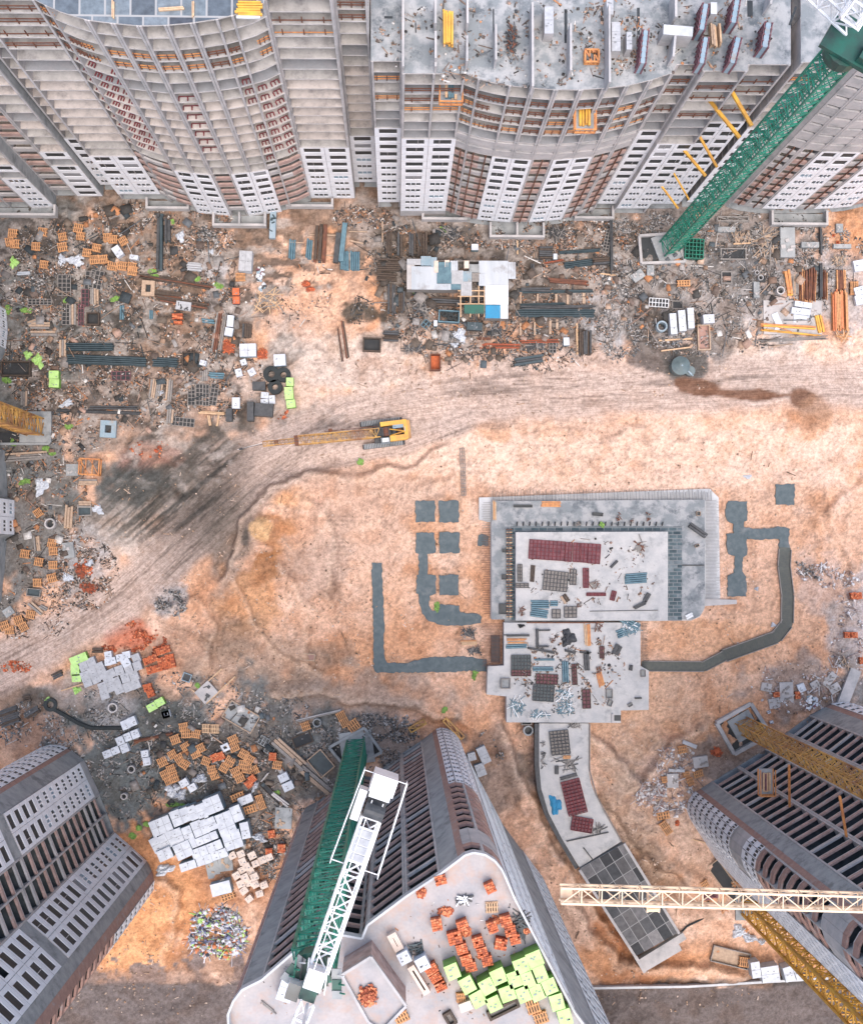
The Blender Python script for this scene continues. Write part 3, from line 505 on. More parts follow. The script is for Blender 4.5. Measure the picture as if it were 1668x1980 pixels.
def building(name, label, pts, back, nfl, zones, fh=50.2 / 19, group=None, rails=(), roof=M_ROOF, parapet=None, cat='building', floorm=None, edge_m=None, piers_every=3.4, depth=4.5, slab0=0):
    V2 = [P(u, v).to_2d() for u, v in pts]
    bk = [P(u, v).to_2d() for u, v in back]
    poly = V2 + bk
    org = V2[len(V2) // 2].to_3d()
    root = thing(name, label, cat, org, 0, group)
    O = org
    area = sum(poly[i].x * poly[(i + 1) % len(poly)].y - poly[(i + 1) % len(poly)].x * poly[i].y for i in range(len(poly)))
    sgn = 1 if area > 0 else -1
    def inner(A, B):
        t = (B - A).normalized(); return Vector((-t.y, t.x)) * sgn
    for k in range(slab0, nfl + 1):
        mb = MB(); z = k * fh
        if k == 0: mb.prism(poly, -0.6, 0.06, M_CONCD)
        else:
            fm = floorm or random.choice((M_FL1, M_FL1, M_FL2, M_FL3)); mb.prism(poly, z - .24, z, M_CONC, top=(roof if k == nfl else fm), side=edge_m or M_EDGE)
        mb.build('roof_slab' if k == nfl else 'floor_slab', root, O)
    core = MB(); wins = []; panels = {}; paras = []; rails_l = []; nseg = len(pts) - 1
    spec = {}
    for (i0, i1, styles) in zones:
        for i in range(i0, i1): spec[i] = styles
    frame_n = 0
    for i in range(nseg):
        A, B = V2[i], V2[i + 1]; inn = inner(A, B); L = (B - A).length; t = (B - A) / L
        for k0, k1, st, *ex in spec.get(i, [(0, nfl, 'open')]):
            k1 = min(k1, nfl)
            if st == 'white' or st == 'white_s':
                ncol = ex[0]; kb = ex[1]; M = M_WHITES if st == 'white_s' else M_WHITE
                mb = panels.setdefault((i, k0, st), MB())
                for k in range(k0, k1):
                    facade_cell(mb, wins, A, B, inn, k * fh, fh, (ncol, 2 if kb == -1 else k >= kb), M)
            elif st == 'wall':
                M = ex[0] if ex else M_CONC
                walls = MB(); a = A - inn * .06; b = B - inn * .06
                q = [(a.x, a.y), (b.x, b.y), (b.x + inn.x * .25, b.y + inn.y * .25), (a.x + inn.x * .25, a.y + inn.y * .25)]
                walls.prism(q, k0 * fh + .02, k1 * fh - .02, M); walls.build('side_wall', root, O)
            elif st in ('open', 'brick', 'arch', 'conc', 'low'):
                nb = max(1, round(L / piers_every)) if L > 1.8 else 1
                for j in range(nb + 1):
                    if L < 1.8 and (j == 0 or i % 3): continue
                    c = A + t * (L * j / nb) + t * (0.13 if j == 0 else (-0.13 if j == nb else 0))
                    mb = MB(); p = c - inn * .09; q = c + inn * depth
                    n2 = t * .11
                    mb.prism([(p.x - n2.x, p.y - n2.y), (p.x + n2.x, p.y + n2.y), (q.x + n2.x, q.y + n2.y), (q.x - n2.x, q.y - n2.y)], k0 * fh + .1, k1 * fh - .05, M_CONC)
                    frame_n += 1
                    mb.build('cross_wall', root, O)
                if st == 'brick' and L > 1.2 and k0 > 0:
                    c = A.lerp(B, .5) - inn * .16; mb = MB(); mb.bar((c.x, c.y, k0 * fh), (c.x, c.y, k1 * fh), .13, M_RUST); mb.build('downpipe', root, O)
                if st != 'open':
                    hh, M = {'brick': (1.05, M_PARA), 'low': (.5, M_PARA), 'arch': (1.0, M_BRICK), 'conc': (1.9, M_CONC)}[st]
                    for k in range(max(k0, 1 if k0 == 0 else 0), k1):
                        a = A - inn * .05; b = B - inn * .05
                        q = [(a.x, a.y), (b.x, b.y), (b.x + inn.x * .22, b.y + inn.y * .22), (a.x + inn.x * .22, a.y + inn.y * .22)]
                        pm = MB(); pm.prism(q, k * fh + .002, k * fh + hh, random.choice((M, M, M, M_CONC)) if st in ('brick', 'low') else M); paras.append((k * fh, pm, (a + b) / 2))
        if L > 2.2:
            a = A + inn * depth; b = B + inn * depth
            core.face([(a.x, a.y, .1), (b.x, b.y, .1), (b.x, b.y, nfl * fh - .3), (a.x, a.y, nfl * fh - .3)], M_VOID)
        for (r0, r1, ks, M, mode) in rails:
            if not (r0 <= i < r1): continue
            for k in ks:
                if random.random() < .08: continue
                z = k * fh; o = inn * .12; rail = MB(); rails_l.append((z, rail, (A + B) / 2))
                if M == M_ORANGE and random.random() < .3: M = M_RUST
                a = (A + o).to_3d(); b = (B + o).to_3d()
                if mode == 'guard':
                    for dz in (.5, 1.05):
                        if dz < 1 or random.random() < .7: rail.bar(a + Vector((0, 0, z + dz + random.uniform(-.1, .06))), b + Vector((0, 0, z + dz)), .09, M)
                    for j in range(3):
                        p = a.lerp(b, (j + .5) / 3) + Vector((0, 0, z)); rail.bar(p, p + Vector((0, 0, 1.15)), .1, M_RUST)
                else:
                    o2 = inn * .5; a = (A + o2 + t * .3).to_3d(); b = (B + o2 - t * .3).to_3d()
                    rail.bar(a + Vector((0, 0, z + .25)), b + Vector((0, 0, z + .25)), .09, M)
                    for f in (0, .5, 1):
                        p = a.lerp(b, f); rail.bar(p + Vector((0, 0, z + .1)), p + Vector((0, 0, z + .1)) - Vector((inn.x, inn.y, 0)) * .4, .13, M)
    if core.f: core.build('inner_wall', root, O)
    for mb in panels.values(): mb.build('facade_panel', root, O)
    for lst, nm in ((paras, 'parapet'), (rails_l, 'guard_rail')):
        if not lst: continue
        def seen(e):
            u, v = to_px(np.array(e[2].x), np.array(e[2].y), e[0]); return 0 < u < 1668 and 0 < v < 1980
        lst.sort(key=lambda e: (not seen(e), -e[0]))
        for e in lst[:100]: e[1].build(nm, root, O)
        if lst[100:]:
            big = MB()
            for e in lst[100:]:
                b = len(big.v); big.v += e[1].v; big.f += [tuple(b + i for i in f) for f in e[1].f]; big.m += [big.mi(e[1].mats[i]) for i in e[1].m]
            stuff(big.build(nm, root, O))
    if parapet:
        mb = MB()
        closed = V2
        for i in range(nseg):
            A, B = V2[i], V2[i + 1]; inn = inner(A, B); a = A - inn * .08; b = B - inn * .08
            q = [(a.x, a.y), (b.x, b.y), (b.x + inn.x * .17, b.y + inn.y * .17), (a.x + inn.x * .17, a.y + inn.y * .17)]
            mb.prism(q, nfl * fh + .003 + i * .0007, nfl * fh + parapet + i * .0007, M_CONCL)
        mb.build('roof_parapet', root, O)
    def vis(w):
        c = sum((Vector(p) for p in w[1]), Vector()) / 4
        u, v = to_px(np.array(c.x), np.array(c.y), c.z); return 0 < u < 1668 and 0 < v < 1980
    vw = [w for w in wins if vis(w)]
    vw.sort(key=lambda w: -w[0])
    for w in vw[:100]:
        mb = MB(); window_into(mb, w); mb.build('window', root, O)
    if vw[100:]:
        mb = MB()
        for w in vw[100:]: window_into(mb, w)
        stuff(mb.build('window', root, O))
    return root, poly, nfl * fh

# --- tower block with the grey roof at the top middle
A_pts = [(731, 399), (774, 399), (774, 416), (860, 416), (880, 423.5), (900, 428.5), (919, 432), (951, 435), (983, 437.5), (1017, 437.5), (1049, 435), (1080, 432), (1112, 424), (1142, 414), (1148, 402), (1184, 402), (1184, 411), (1245, 411), (1245, 402), (1304, 402)]
blkA, polyA, hA = building('tower_block', 'unfinished high rise with grey open roof, bowed white and brown front, topmost middle', A_pts, [(1304, 265), (731, 265)], 19,
    [(0, 1, [(0, 1, 'open'), (1, 12, 'white', 1, 7), (12, 19, 'open')]), (1, 2, [(0, 19, 'wall')]), (2, 3, [(1, 12, 'white', 2, 6), (0, 1, 'wall'), (12, 19, 'open')]),
     (3, 6, [(1, 11, 'brick'), (11, 13, 'conc'), (13, 19, 'open')]), (6, 8, [(1, 11, 'white', 1, 6), (11, 13, 'conc'), (13, 19, 'open')]), (8, 9, [(1, 11, 'brick'), (11, 13, 'conc'), (13, 19, 'open')]),
     (9, 11, [(1, 11, 'white', 1, 6), (11, 13, 'conc'), (13, 19, 'open')]), (11, 13, [(1, 11, 'brick'), (11, 13, 'conc'), (13, 19, 'open')]), (13, 14, [(0, 19, 'wall')]), (14, 15, [(1, 12, 'white', 1, 5), (12, 19, 'open')]),
     (15, 16, [(0, 19, 'wall')]), (16, 17, [(1, 11, 'white', 2, 5), (11, 19, 'open')]), (17, 18, [(0, 19, 'wall')]), (18, 19, [(1, 13, 'white', 2, 6), (13, 19, 'open')])],
    rails=[(0, 3, (15, 16, 17), M_ORANGE, 'guard'), (3, 13, (14, 15, 16, 17), M_ORANGE, 'guard'), (13, 19, (14, 16, 17), M_RUST, 'guard')], group='high rise blocks under construction')
# --- block on the right, behind the green crane
B_pts = [(1318, 399), (1356, 399), (1356, 393), (1398, 393), (1404, 400), (1430, 407), (1461, 411), (1493, 412), (1525, 412.5), (1560, 412), (1596, 410.5), (1631, 407), (1680, 396), (1730, 376)]
blkB, polyB, hB = building('tower_block', 'unfinished high rise with pale curved balconies behind the green crane, top right', B_pts, [(1730, 250), (1318, 250)], 19,
    [(0, 1, [(1, 12, 'white', 1, 6), (12, 19, 'open')]), (1, 2, [(0, 19, 'wall')]), (2, 3, [(0, 19, 'conc')]), (3, 4, [(0, 19, 'wall')]), (4, 6, [(1, 10, 'brick'), (10, 19, 'conc')]), (6, 8, [(1, 10, 'white', 1, 8), (10, 19, 'conc')]),
     (8, 9, [(1, 10, 'brick'), (10, 19, 'conc')]), (9, 11, [(1, 10, 'white', 1, 8), (10, 19, 'conc')]), (11, 13, [(1, 10, 'brick'), (10, 19, 'conc')])],
    rails=[(0, 13, (15, 17, 18), M_ORANGE, 'guard')], group='high rise blocks under construction')
# --- block on the left of the top row
L_pts = [(203, 366), (236, 366), (236, 384), (318, 384), (334, 392), (350, 399), (366, 404), (383, 409), (415, 413), (447, 416), (481, 415), (513, 412), (545, 407), (564, 402), (583, 396), (601, 387), (601, 381), (686, 381), (686, 361), (729, 361)]
L_hi = lambda k: [(k, 24, 'open')]
blkL, polyL, hL = building('tower_block', 'tall bare concrete high rise with many curved floor bands and red brackets, top left', L_pts, [(729, 290), (203, 290)], 23,
    [(0, 1, [(1, 8, 'white', 1, 5)] + L_hi(8)), (1, 2, [(0, 23, 'wall')]), (2, 3, [(1, 7, 'white', 2, 4)] + L_hi(7)), (3, 7, [(0, 8, 'brick')] + L_hi(8)), (7, 9, [(0, 7, 'white', 1, 3)] + L_hi(7)), (9, 10, [(0, 7, 'brick')] + L_hi(7)),
     (10, 12, [(0, 7, 'white', 1, 3)] + L_hi(7)), (12, 15, [(0, 8, 'brick')] + L_hi(8)), (15, 16, [(0, 23, 'wall')]), (16, 17, [(0, 8, 'white', 2, 4)] + L_hi(8)), (17, 18, [(0, 23, 'wall')]), (18, 19, [(1, 8, 'white', 1, 5)] + L_hi(8))],
    rails=[(3, 7, range(9, 19), M_RED, 'bracket'), (9, 10, range(9, 17), M_RED, 'bracket'), (12, 15, range(8, 18), M_RED, 'bracket'), (0, 16, (19, 20), M_ORANGE, 'guard'), (16, 19, (20, 21), M_ORANGE, 'guard'), (0, 4, (21, 22), M_ORANGE, 'guard')],
    group='high rise blocks under construction', roof=panel_mat('formwork board roof', 2.2, 2.6, [(.05, .055, .07), (.14, .17, .19), (.20, .23, .25), (.09, .11, .13)], 0, (.34, .33, .32), .09), piers_every=5.5)
K_pts = [(-90, 400), (-20, 400), (62, 400), (108, 400), (108, 377), (150, 377), (199, 377), (201, 352)]
blkK, polyK, hK = building('tower_block', 'grey stepped high rise wing at the far top left corner beside the dark gap', K_pts, [(201, 290), (-90, 290)], 23,
    [(0, 2, [(0, 23, 'brick')]), (2, 3, [(0, 5, 'white', 1, 9), (5, 6, 'open'), (6, 7, 'white', 1, 0), (7, 23, 'open')]), (3, 4, [(0, 23, 'wall', M_CONCD)]), (4, 5, [(0, 23, 'brick')]), (5, 6, [(0, 5, 'white', 1, 0), (5, 6, 'open'), (6, 7, 'white', 1, 0), (7, 23, 'open')]), (6, 7, [(0, 23, 'wall', M_CONCD)])],
    rails=[(0, 2, (8, 9, 10, 11), M_RED, 'bracket')], group='high rise blocks under construction')

# --- block at the lower left
BL_pts = [(40, 1470), (60, 1459), (78, 1448), (97, 1442), (115, 1442), (131, 1448), (138, 1452), (162, 1470), (176, 1501), (191, 1534), (221, 1612), (252, 1638), (283, 1667), (293, 1684), (299, 1700), (297, 1718), (286, 1733), (268, 1742)]
arc_unused = lambda a, b: [(0, a, 'white', 1, 99), (a, b, 'arch'), (b, 26, 'white', 1, 3)]
blkBL, _, _ = building('tower_block', 'white panelled high rise with rows of dark windows at the lower left edge', BL_pts, [(60, 1820), (-100, 1640)], 25,
    [(0, 5, [(0, 25, 'white', 1, -1)]), (5, 6, [(0, 25, 'wall', M_BRICK)]), (6, 7, [(0, 25, 'wall', M_CONCD)]), (7, 9, [(0, 1, 'wall'), (1, 13, 'white', 1, 9), (13, 14, 'wall', M_CONCD), (14, 25, 'white', 1, 3)]), (9, 10, [(0, 25, 'low')]),
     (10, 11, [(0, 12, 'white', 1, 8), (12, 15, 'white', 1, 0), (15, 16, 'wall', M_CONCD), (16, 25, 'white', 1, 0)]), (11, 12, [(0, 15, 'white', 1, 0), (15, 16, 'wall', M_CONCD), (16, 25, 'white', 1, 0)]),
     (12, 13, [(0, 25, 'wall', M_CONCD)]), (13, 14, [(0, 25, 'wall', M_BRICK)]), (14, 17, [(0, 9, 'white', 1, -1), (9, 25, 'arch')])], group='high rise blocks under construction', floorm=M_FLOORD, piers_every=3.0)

# --- central lower tower
T_pts = [(600, 1640), (577, 1606), (576, 1590), (582, 1575), (592, 1562), (614, 1551), (656, 1515), (672, 1520), (700, 1500), (727, 1505), (733, 1490), (776, 1458), (816, 1432), (836, 1417), (843, 1411.5), (853, 1408.5), (866, 1411), (877, 1418), (885, 1428), (890, 1439), (900, 1462), (967, 1589), (1008, 1645), (1048, 1698), (1124, 1865), (1170, 1980), (1210, 2070)]
arcT = [(0, 15, 'white', 1, -1), (15, 23, 'arch'), (23, 25, 'wall', M_CONC), (25, 26, 'arch')]
sideT = [(0, 26, 'white_s', 7, 0)]
blkT, polyT, hT = building('tower_block', 'tallest tower with brick stacks and lime packs on its roof, bottom middle', T_pts, [(900, 2100), (690, 1800)], 26,
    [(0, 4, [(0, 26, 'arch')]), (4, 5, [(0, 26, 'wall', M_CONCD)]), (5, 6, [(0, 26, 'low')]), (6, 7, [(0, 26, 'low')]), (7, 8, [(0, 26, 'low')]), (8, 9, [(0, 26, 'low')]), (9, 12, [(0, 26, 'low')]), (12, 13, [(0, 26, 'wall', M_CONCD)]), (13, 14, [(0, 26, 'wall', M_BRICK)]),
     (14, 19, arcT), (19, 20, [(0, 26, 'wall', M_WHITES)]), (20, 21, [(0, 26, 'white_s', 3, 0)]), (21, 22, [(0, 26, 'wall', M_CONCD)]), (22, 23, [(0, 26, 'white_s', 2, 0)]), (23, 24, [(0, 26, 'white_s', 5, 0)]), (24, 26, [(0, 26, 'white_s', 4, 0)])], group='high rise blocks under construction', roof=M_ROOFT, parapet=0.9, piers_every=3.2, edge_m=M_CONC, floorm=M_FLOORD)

# --- lower right block
R_pts = [(1790, 2050), (1668, 1933), (1532, 1806), (1436, 1715), (1385, 1660), (1347, 1602), (1334, 1582), (1329, 1566), (1331, 1551), (1338, 1539), (1346, 1532), (1354, 1526), (1374, 1513), (1426, 1483), (1481, 1448), (1520, 1418), (1566, 1383), (1596, 1368), (1606, 1363), (1626, 1358), (1648, 1362), (1668, 1372), (1700, 1400)]
blkR, _, _ = building('tower_block', 'dark open framed high rise with rounded bay tower at the lower right edge', R_pts, [(1860, 1500), (1900, 1900)], 26,
    [(0, 1, [(0, 26, 'white', 5, 99)]), (1, 2, [(0, 26, 'white', 7, 99)]), (2, 3, [(0, 26, 'white', 6, 99)]), (3, 5, [(0, 26, 'white', 4, 99)]),
     (5, 10, [(0, 8, 'white', 1, -1), (8, 10, 'wall', M_CONC), (10, 12, 'white', 1, -1), (12, 20, 'arch'), (20, 22, 'wall', M_CONC), (22, 26, 'arch')]), (10, 11, [(0, 26, 'wall', M_BRICK)]), (11, 12, [(0, 26, 'wall', M_CONCD)]), (12, 16, [(0, 26, 'low')]), (16, 17, [(0, 26, 'wall', M_CONCD)]), (17, 18, [(0, 26, 'wall', M_BRICK)]), (18, 22, [(0, 26, 'white', 1, -1)])],
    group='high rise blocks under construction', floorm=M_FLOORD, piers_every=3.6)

# --- low part of a block showing at the left edge
W_pts = [(-40, 560), (2, 575), (11, 600), (13, 640), (10, 675), (0, 705), (-8, 860), (9, 872), (11, 905), (14, 962), (26, 967), (26, 1034), (12, 1040), (8, 1100), (2, 1162), (-40, 1190)]
building('tower_block', 'sliver of a white windowed block at the left edge of the photo', W_pts, [(-140, 1190), (-140, 560)], 16,
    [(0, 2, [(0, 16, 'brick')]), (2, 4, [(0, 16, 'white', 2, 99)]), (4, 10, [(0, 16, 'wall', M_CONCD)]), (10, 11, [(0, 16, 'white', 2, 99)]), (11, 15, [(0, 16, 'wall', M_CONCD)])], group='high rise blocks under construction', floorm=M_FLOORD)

# ------------------------------------------------------------------ tower cranes
def lattice(mb, p, q, w, m, bay=None, ch=None, br=None, tri=False, up=None, seg=None, skip_sides=()):
    """square (or triangular) lattice boom between two points"""
    p = Vector(p); q = Vector(q); d = q - p; L = d.length; d.normalize()
    upv = Vector(up) if up else (Vector((0, 0, 1)) if abs(d.z) < .9 else Vector((0, 1, 0)))
    a = d.cross(upv).normalized(); c = a.cross(d).normalized()
    if tri: offs = [a * -w / 2, a * w / 2, c * w * .9]
    else: offs = [a * -w / 2 - c * w / 2, a * w / 2 - c * w / 2, a * w / 2 + c * w / 2, a * -w / 2 + c * w / 2]
    ch = ch or w * .09; br = br or w * .05; n = max(2, round(L / (bay or w)))
    for o in offs: mb.bar(p + o, q + o, ch, m)
    k = len(offs)
    for i in range(n):
        e0 = p + d * (L * i / n); e1 = p + d * (L * (i + 1) / n); 
        for j in range(k):
            o1, o2 = offs[j], offs[(j + 1) % k]
            if i % 2: o1, o2 = o2, o1
            mb.bar(e0 + o1, e1 + o2, br, m); mb.bar(e1 + o1, e1 + o2, br, m)
    return a, c
def mast(root, u, v, h, w, m, ang=0.0, bay=None, br=None, ch=None, z0=0.0, m2=None):
    b = P(u, v)
    for i, (za, zb) in enumerate(((z0, h * .5), (h * .5, h))):
        mb = MB()
        lattice(mb, (b.x, b.y, za + .03), (b.x, b.y, zb - .03), w, (m2 or m) if i else m, bay, ch, br, up=(math.cos(ang), math.sin(ang), 0))
        mb.build('mast_section', root, root.location)
    mb = MB()
    for s in (-.2, .2):
        mb.bar((b.x + s, b.y + .1, z0), (b.x + s, b.y + .1, h), .09, m)
    for k in range(int((h - z0) / .45)):
        mb.bar((b.x - .2, b.y + .1, z0 + .3 + k * .45), (b.x + .2, b.y + .1, z0 + .3 + k * .45), .05, m)
    mb.build('ladder', root, root.location)
    mb = MB(); mb.box(b.x, b.y, -.1, w * 1.9, w * 1.9, .55, M_CONCD, ang); mb.build('base_block', root, root.location)
    return b

# green mast at the lower middle with its white counter jib
gcr = thing('tower_crane', 'green mast tower crane carrying a white counter jib, in front of the tallest tower', 'crane', P(690, 1440), 0, 'tower cranes')
b = mast(gcr, 690, 1445, 88.5, 2.3, M_GREEN, R(8), bay=1.7, br=.11, ch=.2, m2=M_GREEN)
def gp(mb, nm): return mb.build(nm, gcr, gcr.location)
mb = MB(); top = Vector((b.x, b.y, 88.5))
mb.tube(top, top + Vector((0, 0, 1.3)), 1.25, M_GREEND, 16); mb.box(b.x, b.y, 89.9, 2.0, 1.7, .3, M_GREEND, R(25))
for k in range(6): mb.bar((b.x - 1.2 + .4 * k, b.y - 1.2, 90.3), (b.x - .9 + .4 * k, b.y + 1.2, 90.5 + .1 * (k % 3)), .1, (M_GREEN, M_BLK, M_WSTEEL)[k % 3])
gp(mb, 'slewing_ring')
j0 = P(612, 1888, 92); j1 = P(744, 1505, 92); jd = (j1 - j0).normalized(); ja = jd.cross(Vector((0, 0, 1))).normalized()
mb = MB(); lattice(mb, j0 + jd * .5, j0.lerp(j1, .80), 1.15, M_WSTEEL, 1.25, .16, .09); gp(mb, 'counter_jib')
mb = MB()
for s in (-1, 1):
    for f in (0.52, 1.0):
        pass
    e0 = j0.lerp(j1, .55) + ja * s * 1.5; e1 = j0.lerp(j1, 1.02) + ja * s * 1.35
    for dz in (0, .5, 1.0): mb.bar(e0 + Vector((0, 0, dz)), e1 + Vector((0, 0, dz)), .05, M_WSTEEL)
    mb.bar(e0, e0 - ja * s * .8, .06, M_WSTEEL)
    for k in range(7): e = e0.lerp(e1, k / 6); mb.bar(e, e + Vector((0, 0, 1.0)), .05, M_WSTEEL)
mb.bar(j0.lerp(j1, 1.02) - ja * 1.35 + Vector((0, 0, 1)), j0.lerp(j1, 1.02) + ja * 1.35 + Vector((0, 0, 1)), .05, M_WSTEEL)
gp(mb, 'walkway_railing')
mb = MB(); ang = math.atan2(jd.y, jd.x)
c = j0.lerp(j1, .985); mb.box(c.x, c.y, 91.2, 1.1, 1.5, 2.4, M_WSTEEL, ang); c = j0.lerp(j1, .93); mb.box(c.x, c.y, 91.0, .5, 1.3, 2.2, M_WSTEEL, ang); gp(mb, 'counterweight')
mb = MB(); c = j0.lerp(j1, .85); mb.box(c.x, c.y, 91.4, 1.5, 1.2, .9, M_BLK, ang); mb.tube(c - ja * .6 + Vector((0, 0, 1.3)), c + ja * .6 + Vector((0, 0, 1.3)), .45, M_BLK, 14); mb.box(c.x - ja.x * 1.0, c.y - ja.y * 1.0, 91.5, 1.9, .5, 1.3, M_WSTEEL, ang); gp(mb, 'winch')
mb = MB(); c = j0.lerp(j1, .67); mb.box(c.x, c.y, 92.65, 2.2, 1.0, .16, M_WSTEEL, ang)
for k in range(4): mb.box(c.x + jd.x * (k - 1.5) * .5, c.y + jd.y * (k - 1.5) * .5, 92.82, .42, .9, .05, M_PACKG, ang)
gp(mb, 'deck_plate')
mb = MB(); c = j0 + jd * .2 - ja * .1; mb.box(c.x, c.y, 92.2, 1.2, 1.1, 1.3, M_WSTEEL, ang, top=M_WSTEEL); mb.box(c.x - jd.x * 1.3, c.y - jd.y * 1.3, 90.6, 1.2, 1.0, 1.2, M_GREEN, ang, top=M_GREEND); gp(mb, 'machinery_cab')
for s in (-1, 1):
    mb = MB()
    for k in range(3):
        c = j0 + ja * s * (1.25 + .2 * k) - jd * (.2 + .5 * k); mb.box(c.x, c.y, 90.2 + .1 * k, .9 - .2 * k, .6, .1, M_GREEND if k % 2 else M_CONCD, ang + .3 * s)
        mb.bar((c.x, c.y, 90.1), (c.x + .5, c.y + .3, 91.2), .07, M_GREEN if k else M_WSTEEL)
    gp(mb, 'service_platform')
mb = MB(); e = P(566, 2010, 93); s0 = j0 - jd * 1.5; s0.z = 92.5; lattice(mb, s0, e, .8, M_WSTEEL, .9, .12, .07); gp(mb, 'front_jib')
mb = MB(); c = j0 - ja * 1.0 - jd * 1.6; mb.box(c.x, c.y, 90.3, 1.0, .8, 1.1, M_WSTEEL, ang, top=M_GLASS); gp(mb, 'operator_cab')
mb = MB()
for s in (-1, 1): mb.bar(j0 + ja * s * .35 + Vector((0, 0, 1.6)), j0.lerp(j1, .9) + ja * s * .35 + Vector((0, 0, 1.3)), .06, M_WSTEEL)
mb.bar(s0 + Vector((0, 0, .2)), s0 + Vector((0, 0, 4)), .18, M_WSTEEL); gp(mb, 'tie_bar')
mb = MB()
for (ax, ay, az, bx, by, bz) in ((690, 1605, 40, 800, 1650, 40), (700, 1690, 46, 745, 1720, 46)):
    mb.bar(P(ax, ay, az), P(bx, by, bz), .22, M_ORANGE)
gp(mb, 'wall_tie')

# green mast at the top right
ncr = thing('tower_crane', 'dense green lattice mast leaning up to the top right corner, with yellow wall struts', 'crane', P(1290, 480), 0, 'tower cranes')
b = mast(ncr, 1292, 478, 66, 2.05, M_GREEN, R(20), bay=1.5, br=.09, ch=.17)
for (ax, ay, bx, by, az, wd) in ((1256, 329, 1311, 403, 12.6, .22), (1288, 310, 1332, 386, 17.8, .18), (1296, 259, 1364, 340, 26.6, .3), (1337, 237, 1386, 323, 30.6, .26), (1354, 173, 1430, 266, 39.7, .34), (1397, 147, 1453, 243, 43.7, .34)):
    mb = MB(); mb.bar(P(ax, ay, az), P(bx, by, az), wd, M_YEL)
    mb.build('wall_strut', ncr, ncr.location)
mb = MB(); t = Vector((b.x, b.y, 66)); mb.tube(t, t + Vector((0, 0, 1.4)), 1.6, M_GREEND, 16); mb.box(t.x + .4, t.y + .3, 67.5, 4.6, 3.4, .5, M_GREEND, R(-30)); mb.build('slewing_ring', ncr, ncr.location)
mb = MB(); mb.box(t.x + 1.5, t.y - 1.2, 67, 1.6, 1.5, 2.0, M_GREEND, R(-30)); mb.build('operator_cab', ncr, ncr.location)
mb = MB(); lattice(mb, P(1662, 42, 69), P(1520, -90, 71), 2.0, M_WSTEEL, 1.8, .2, .12); mb.build('jib', ncr, ncr.location)
mb = MB(); lattice(mb, P(1648, 20, 70), P(1655, 30, 76), 1.5, M_WSTEEL, 1.2, .14, .1); mb.build('tower_head', ncr, ncr.location)

# yellow crane at the lower right with the cream jib
ycr = thing('tower_crane', 'weathered yellow mast rising from a concrete pit, with a long cream jib', 'crane', P(1432, 1400), 0, 'tower cranes')
b = mast(ycr, 1436, 1403, 82, 1.75, M_YELO, R(30), bay=1.5, br=.09, ch=.16)
hub = Vector((b.x, b.y, 82))
mb = MB(); mb.tube(hub, hub + Vector((0, 0, 1.5)), 1.3, M_YEL, 14); mb.build('slewing_ring', ycr, ycr.location)
jt = P(1083, 1729, 83.5); je = Vector((hub.x, hub.y, 83.5)); je = P(2083, 1757, 83.5)
mb = MB(); lattice(mb, jt, je, 1.02, M_CREAM, 1.35, .14, .07); mb.bar(jt + Vector((0, -.5, 0)), je + Vector((0, -.5, 0)), .26, M_CREAM); mb.build('jib', ycr, ycr.location)
tr = P(1265, 1740, 83); mb = MB()
for s in (-.4, .4): mb.bar(tr + Vector((s, .6, -.3)), tr + Vector((s, -1.0, -.5)), .12, M_CREAM); mb.bar(tr + Vector((-.45, s * .9 - .4, -.4)), tr + Vector((.45, s * .9 - .4, -.4)), .12, M_CREAM)
mb.box(tr.x, tr.y - .75, 82.1, .8, .6, .12, M_CREAM)
for k in range(4): mb.bar(tr + Vector((-.4, -.5 - .13 * k, -.3)), tr + Vector((.4, -.5 - .13 * k, -.3)), .04, M_CREAM)
mb.build('trolley', ycr, ycr.location)
mb = MB(); mb.box(jt.x + .45, jt.y, 83.0, .8, .75, .15, M_CREAM); mb.build('jib_tip_plate', ycr, ycr.location)
for q in ((1525, 1480, 30, 1526, 1560, 26), (1623, 1540, 46, 1636, 1618, 44)):
    mb = MB(); mb.bar(P(*q[:3]), P(*q[3:]), .22, M_ORANGE); mb.build('wall_tie', ycr, ycr.location)

# second yellow mast beside the lower right block
zcr = thing('tower_crane', 'bright yellow mast climbing along the white side of the lower right tower', 'crane', P(1440, 1750), 0, 'tower cranes')
mast(zcr, 1446, 1752, 78, 1.9, M_YEL, R(0), bay=2.0, br=.15, ch=.3)
wcr = thing('tower_crane', 'yellow and grey lattice mast lying in from the left edge over the yard', 'crane', P(85, 828), 0, 'tower cranes')
mast(wcr, 70, 826, 50, 2.2, M_YELO, R(0), bay=1.6, br=.12, ch=.2)

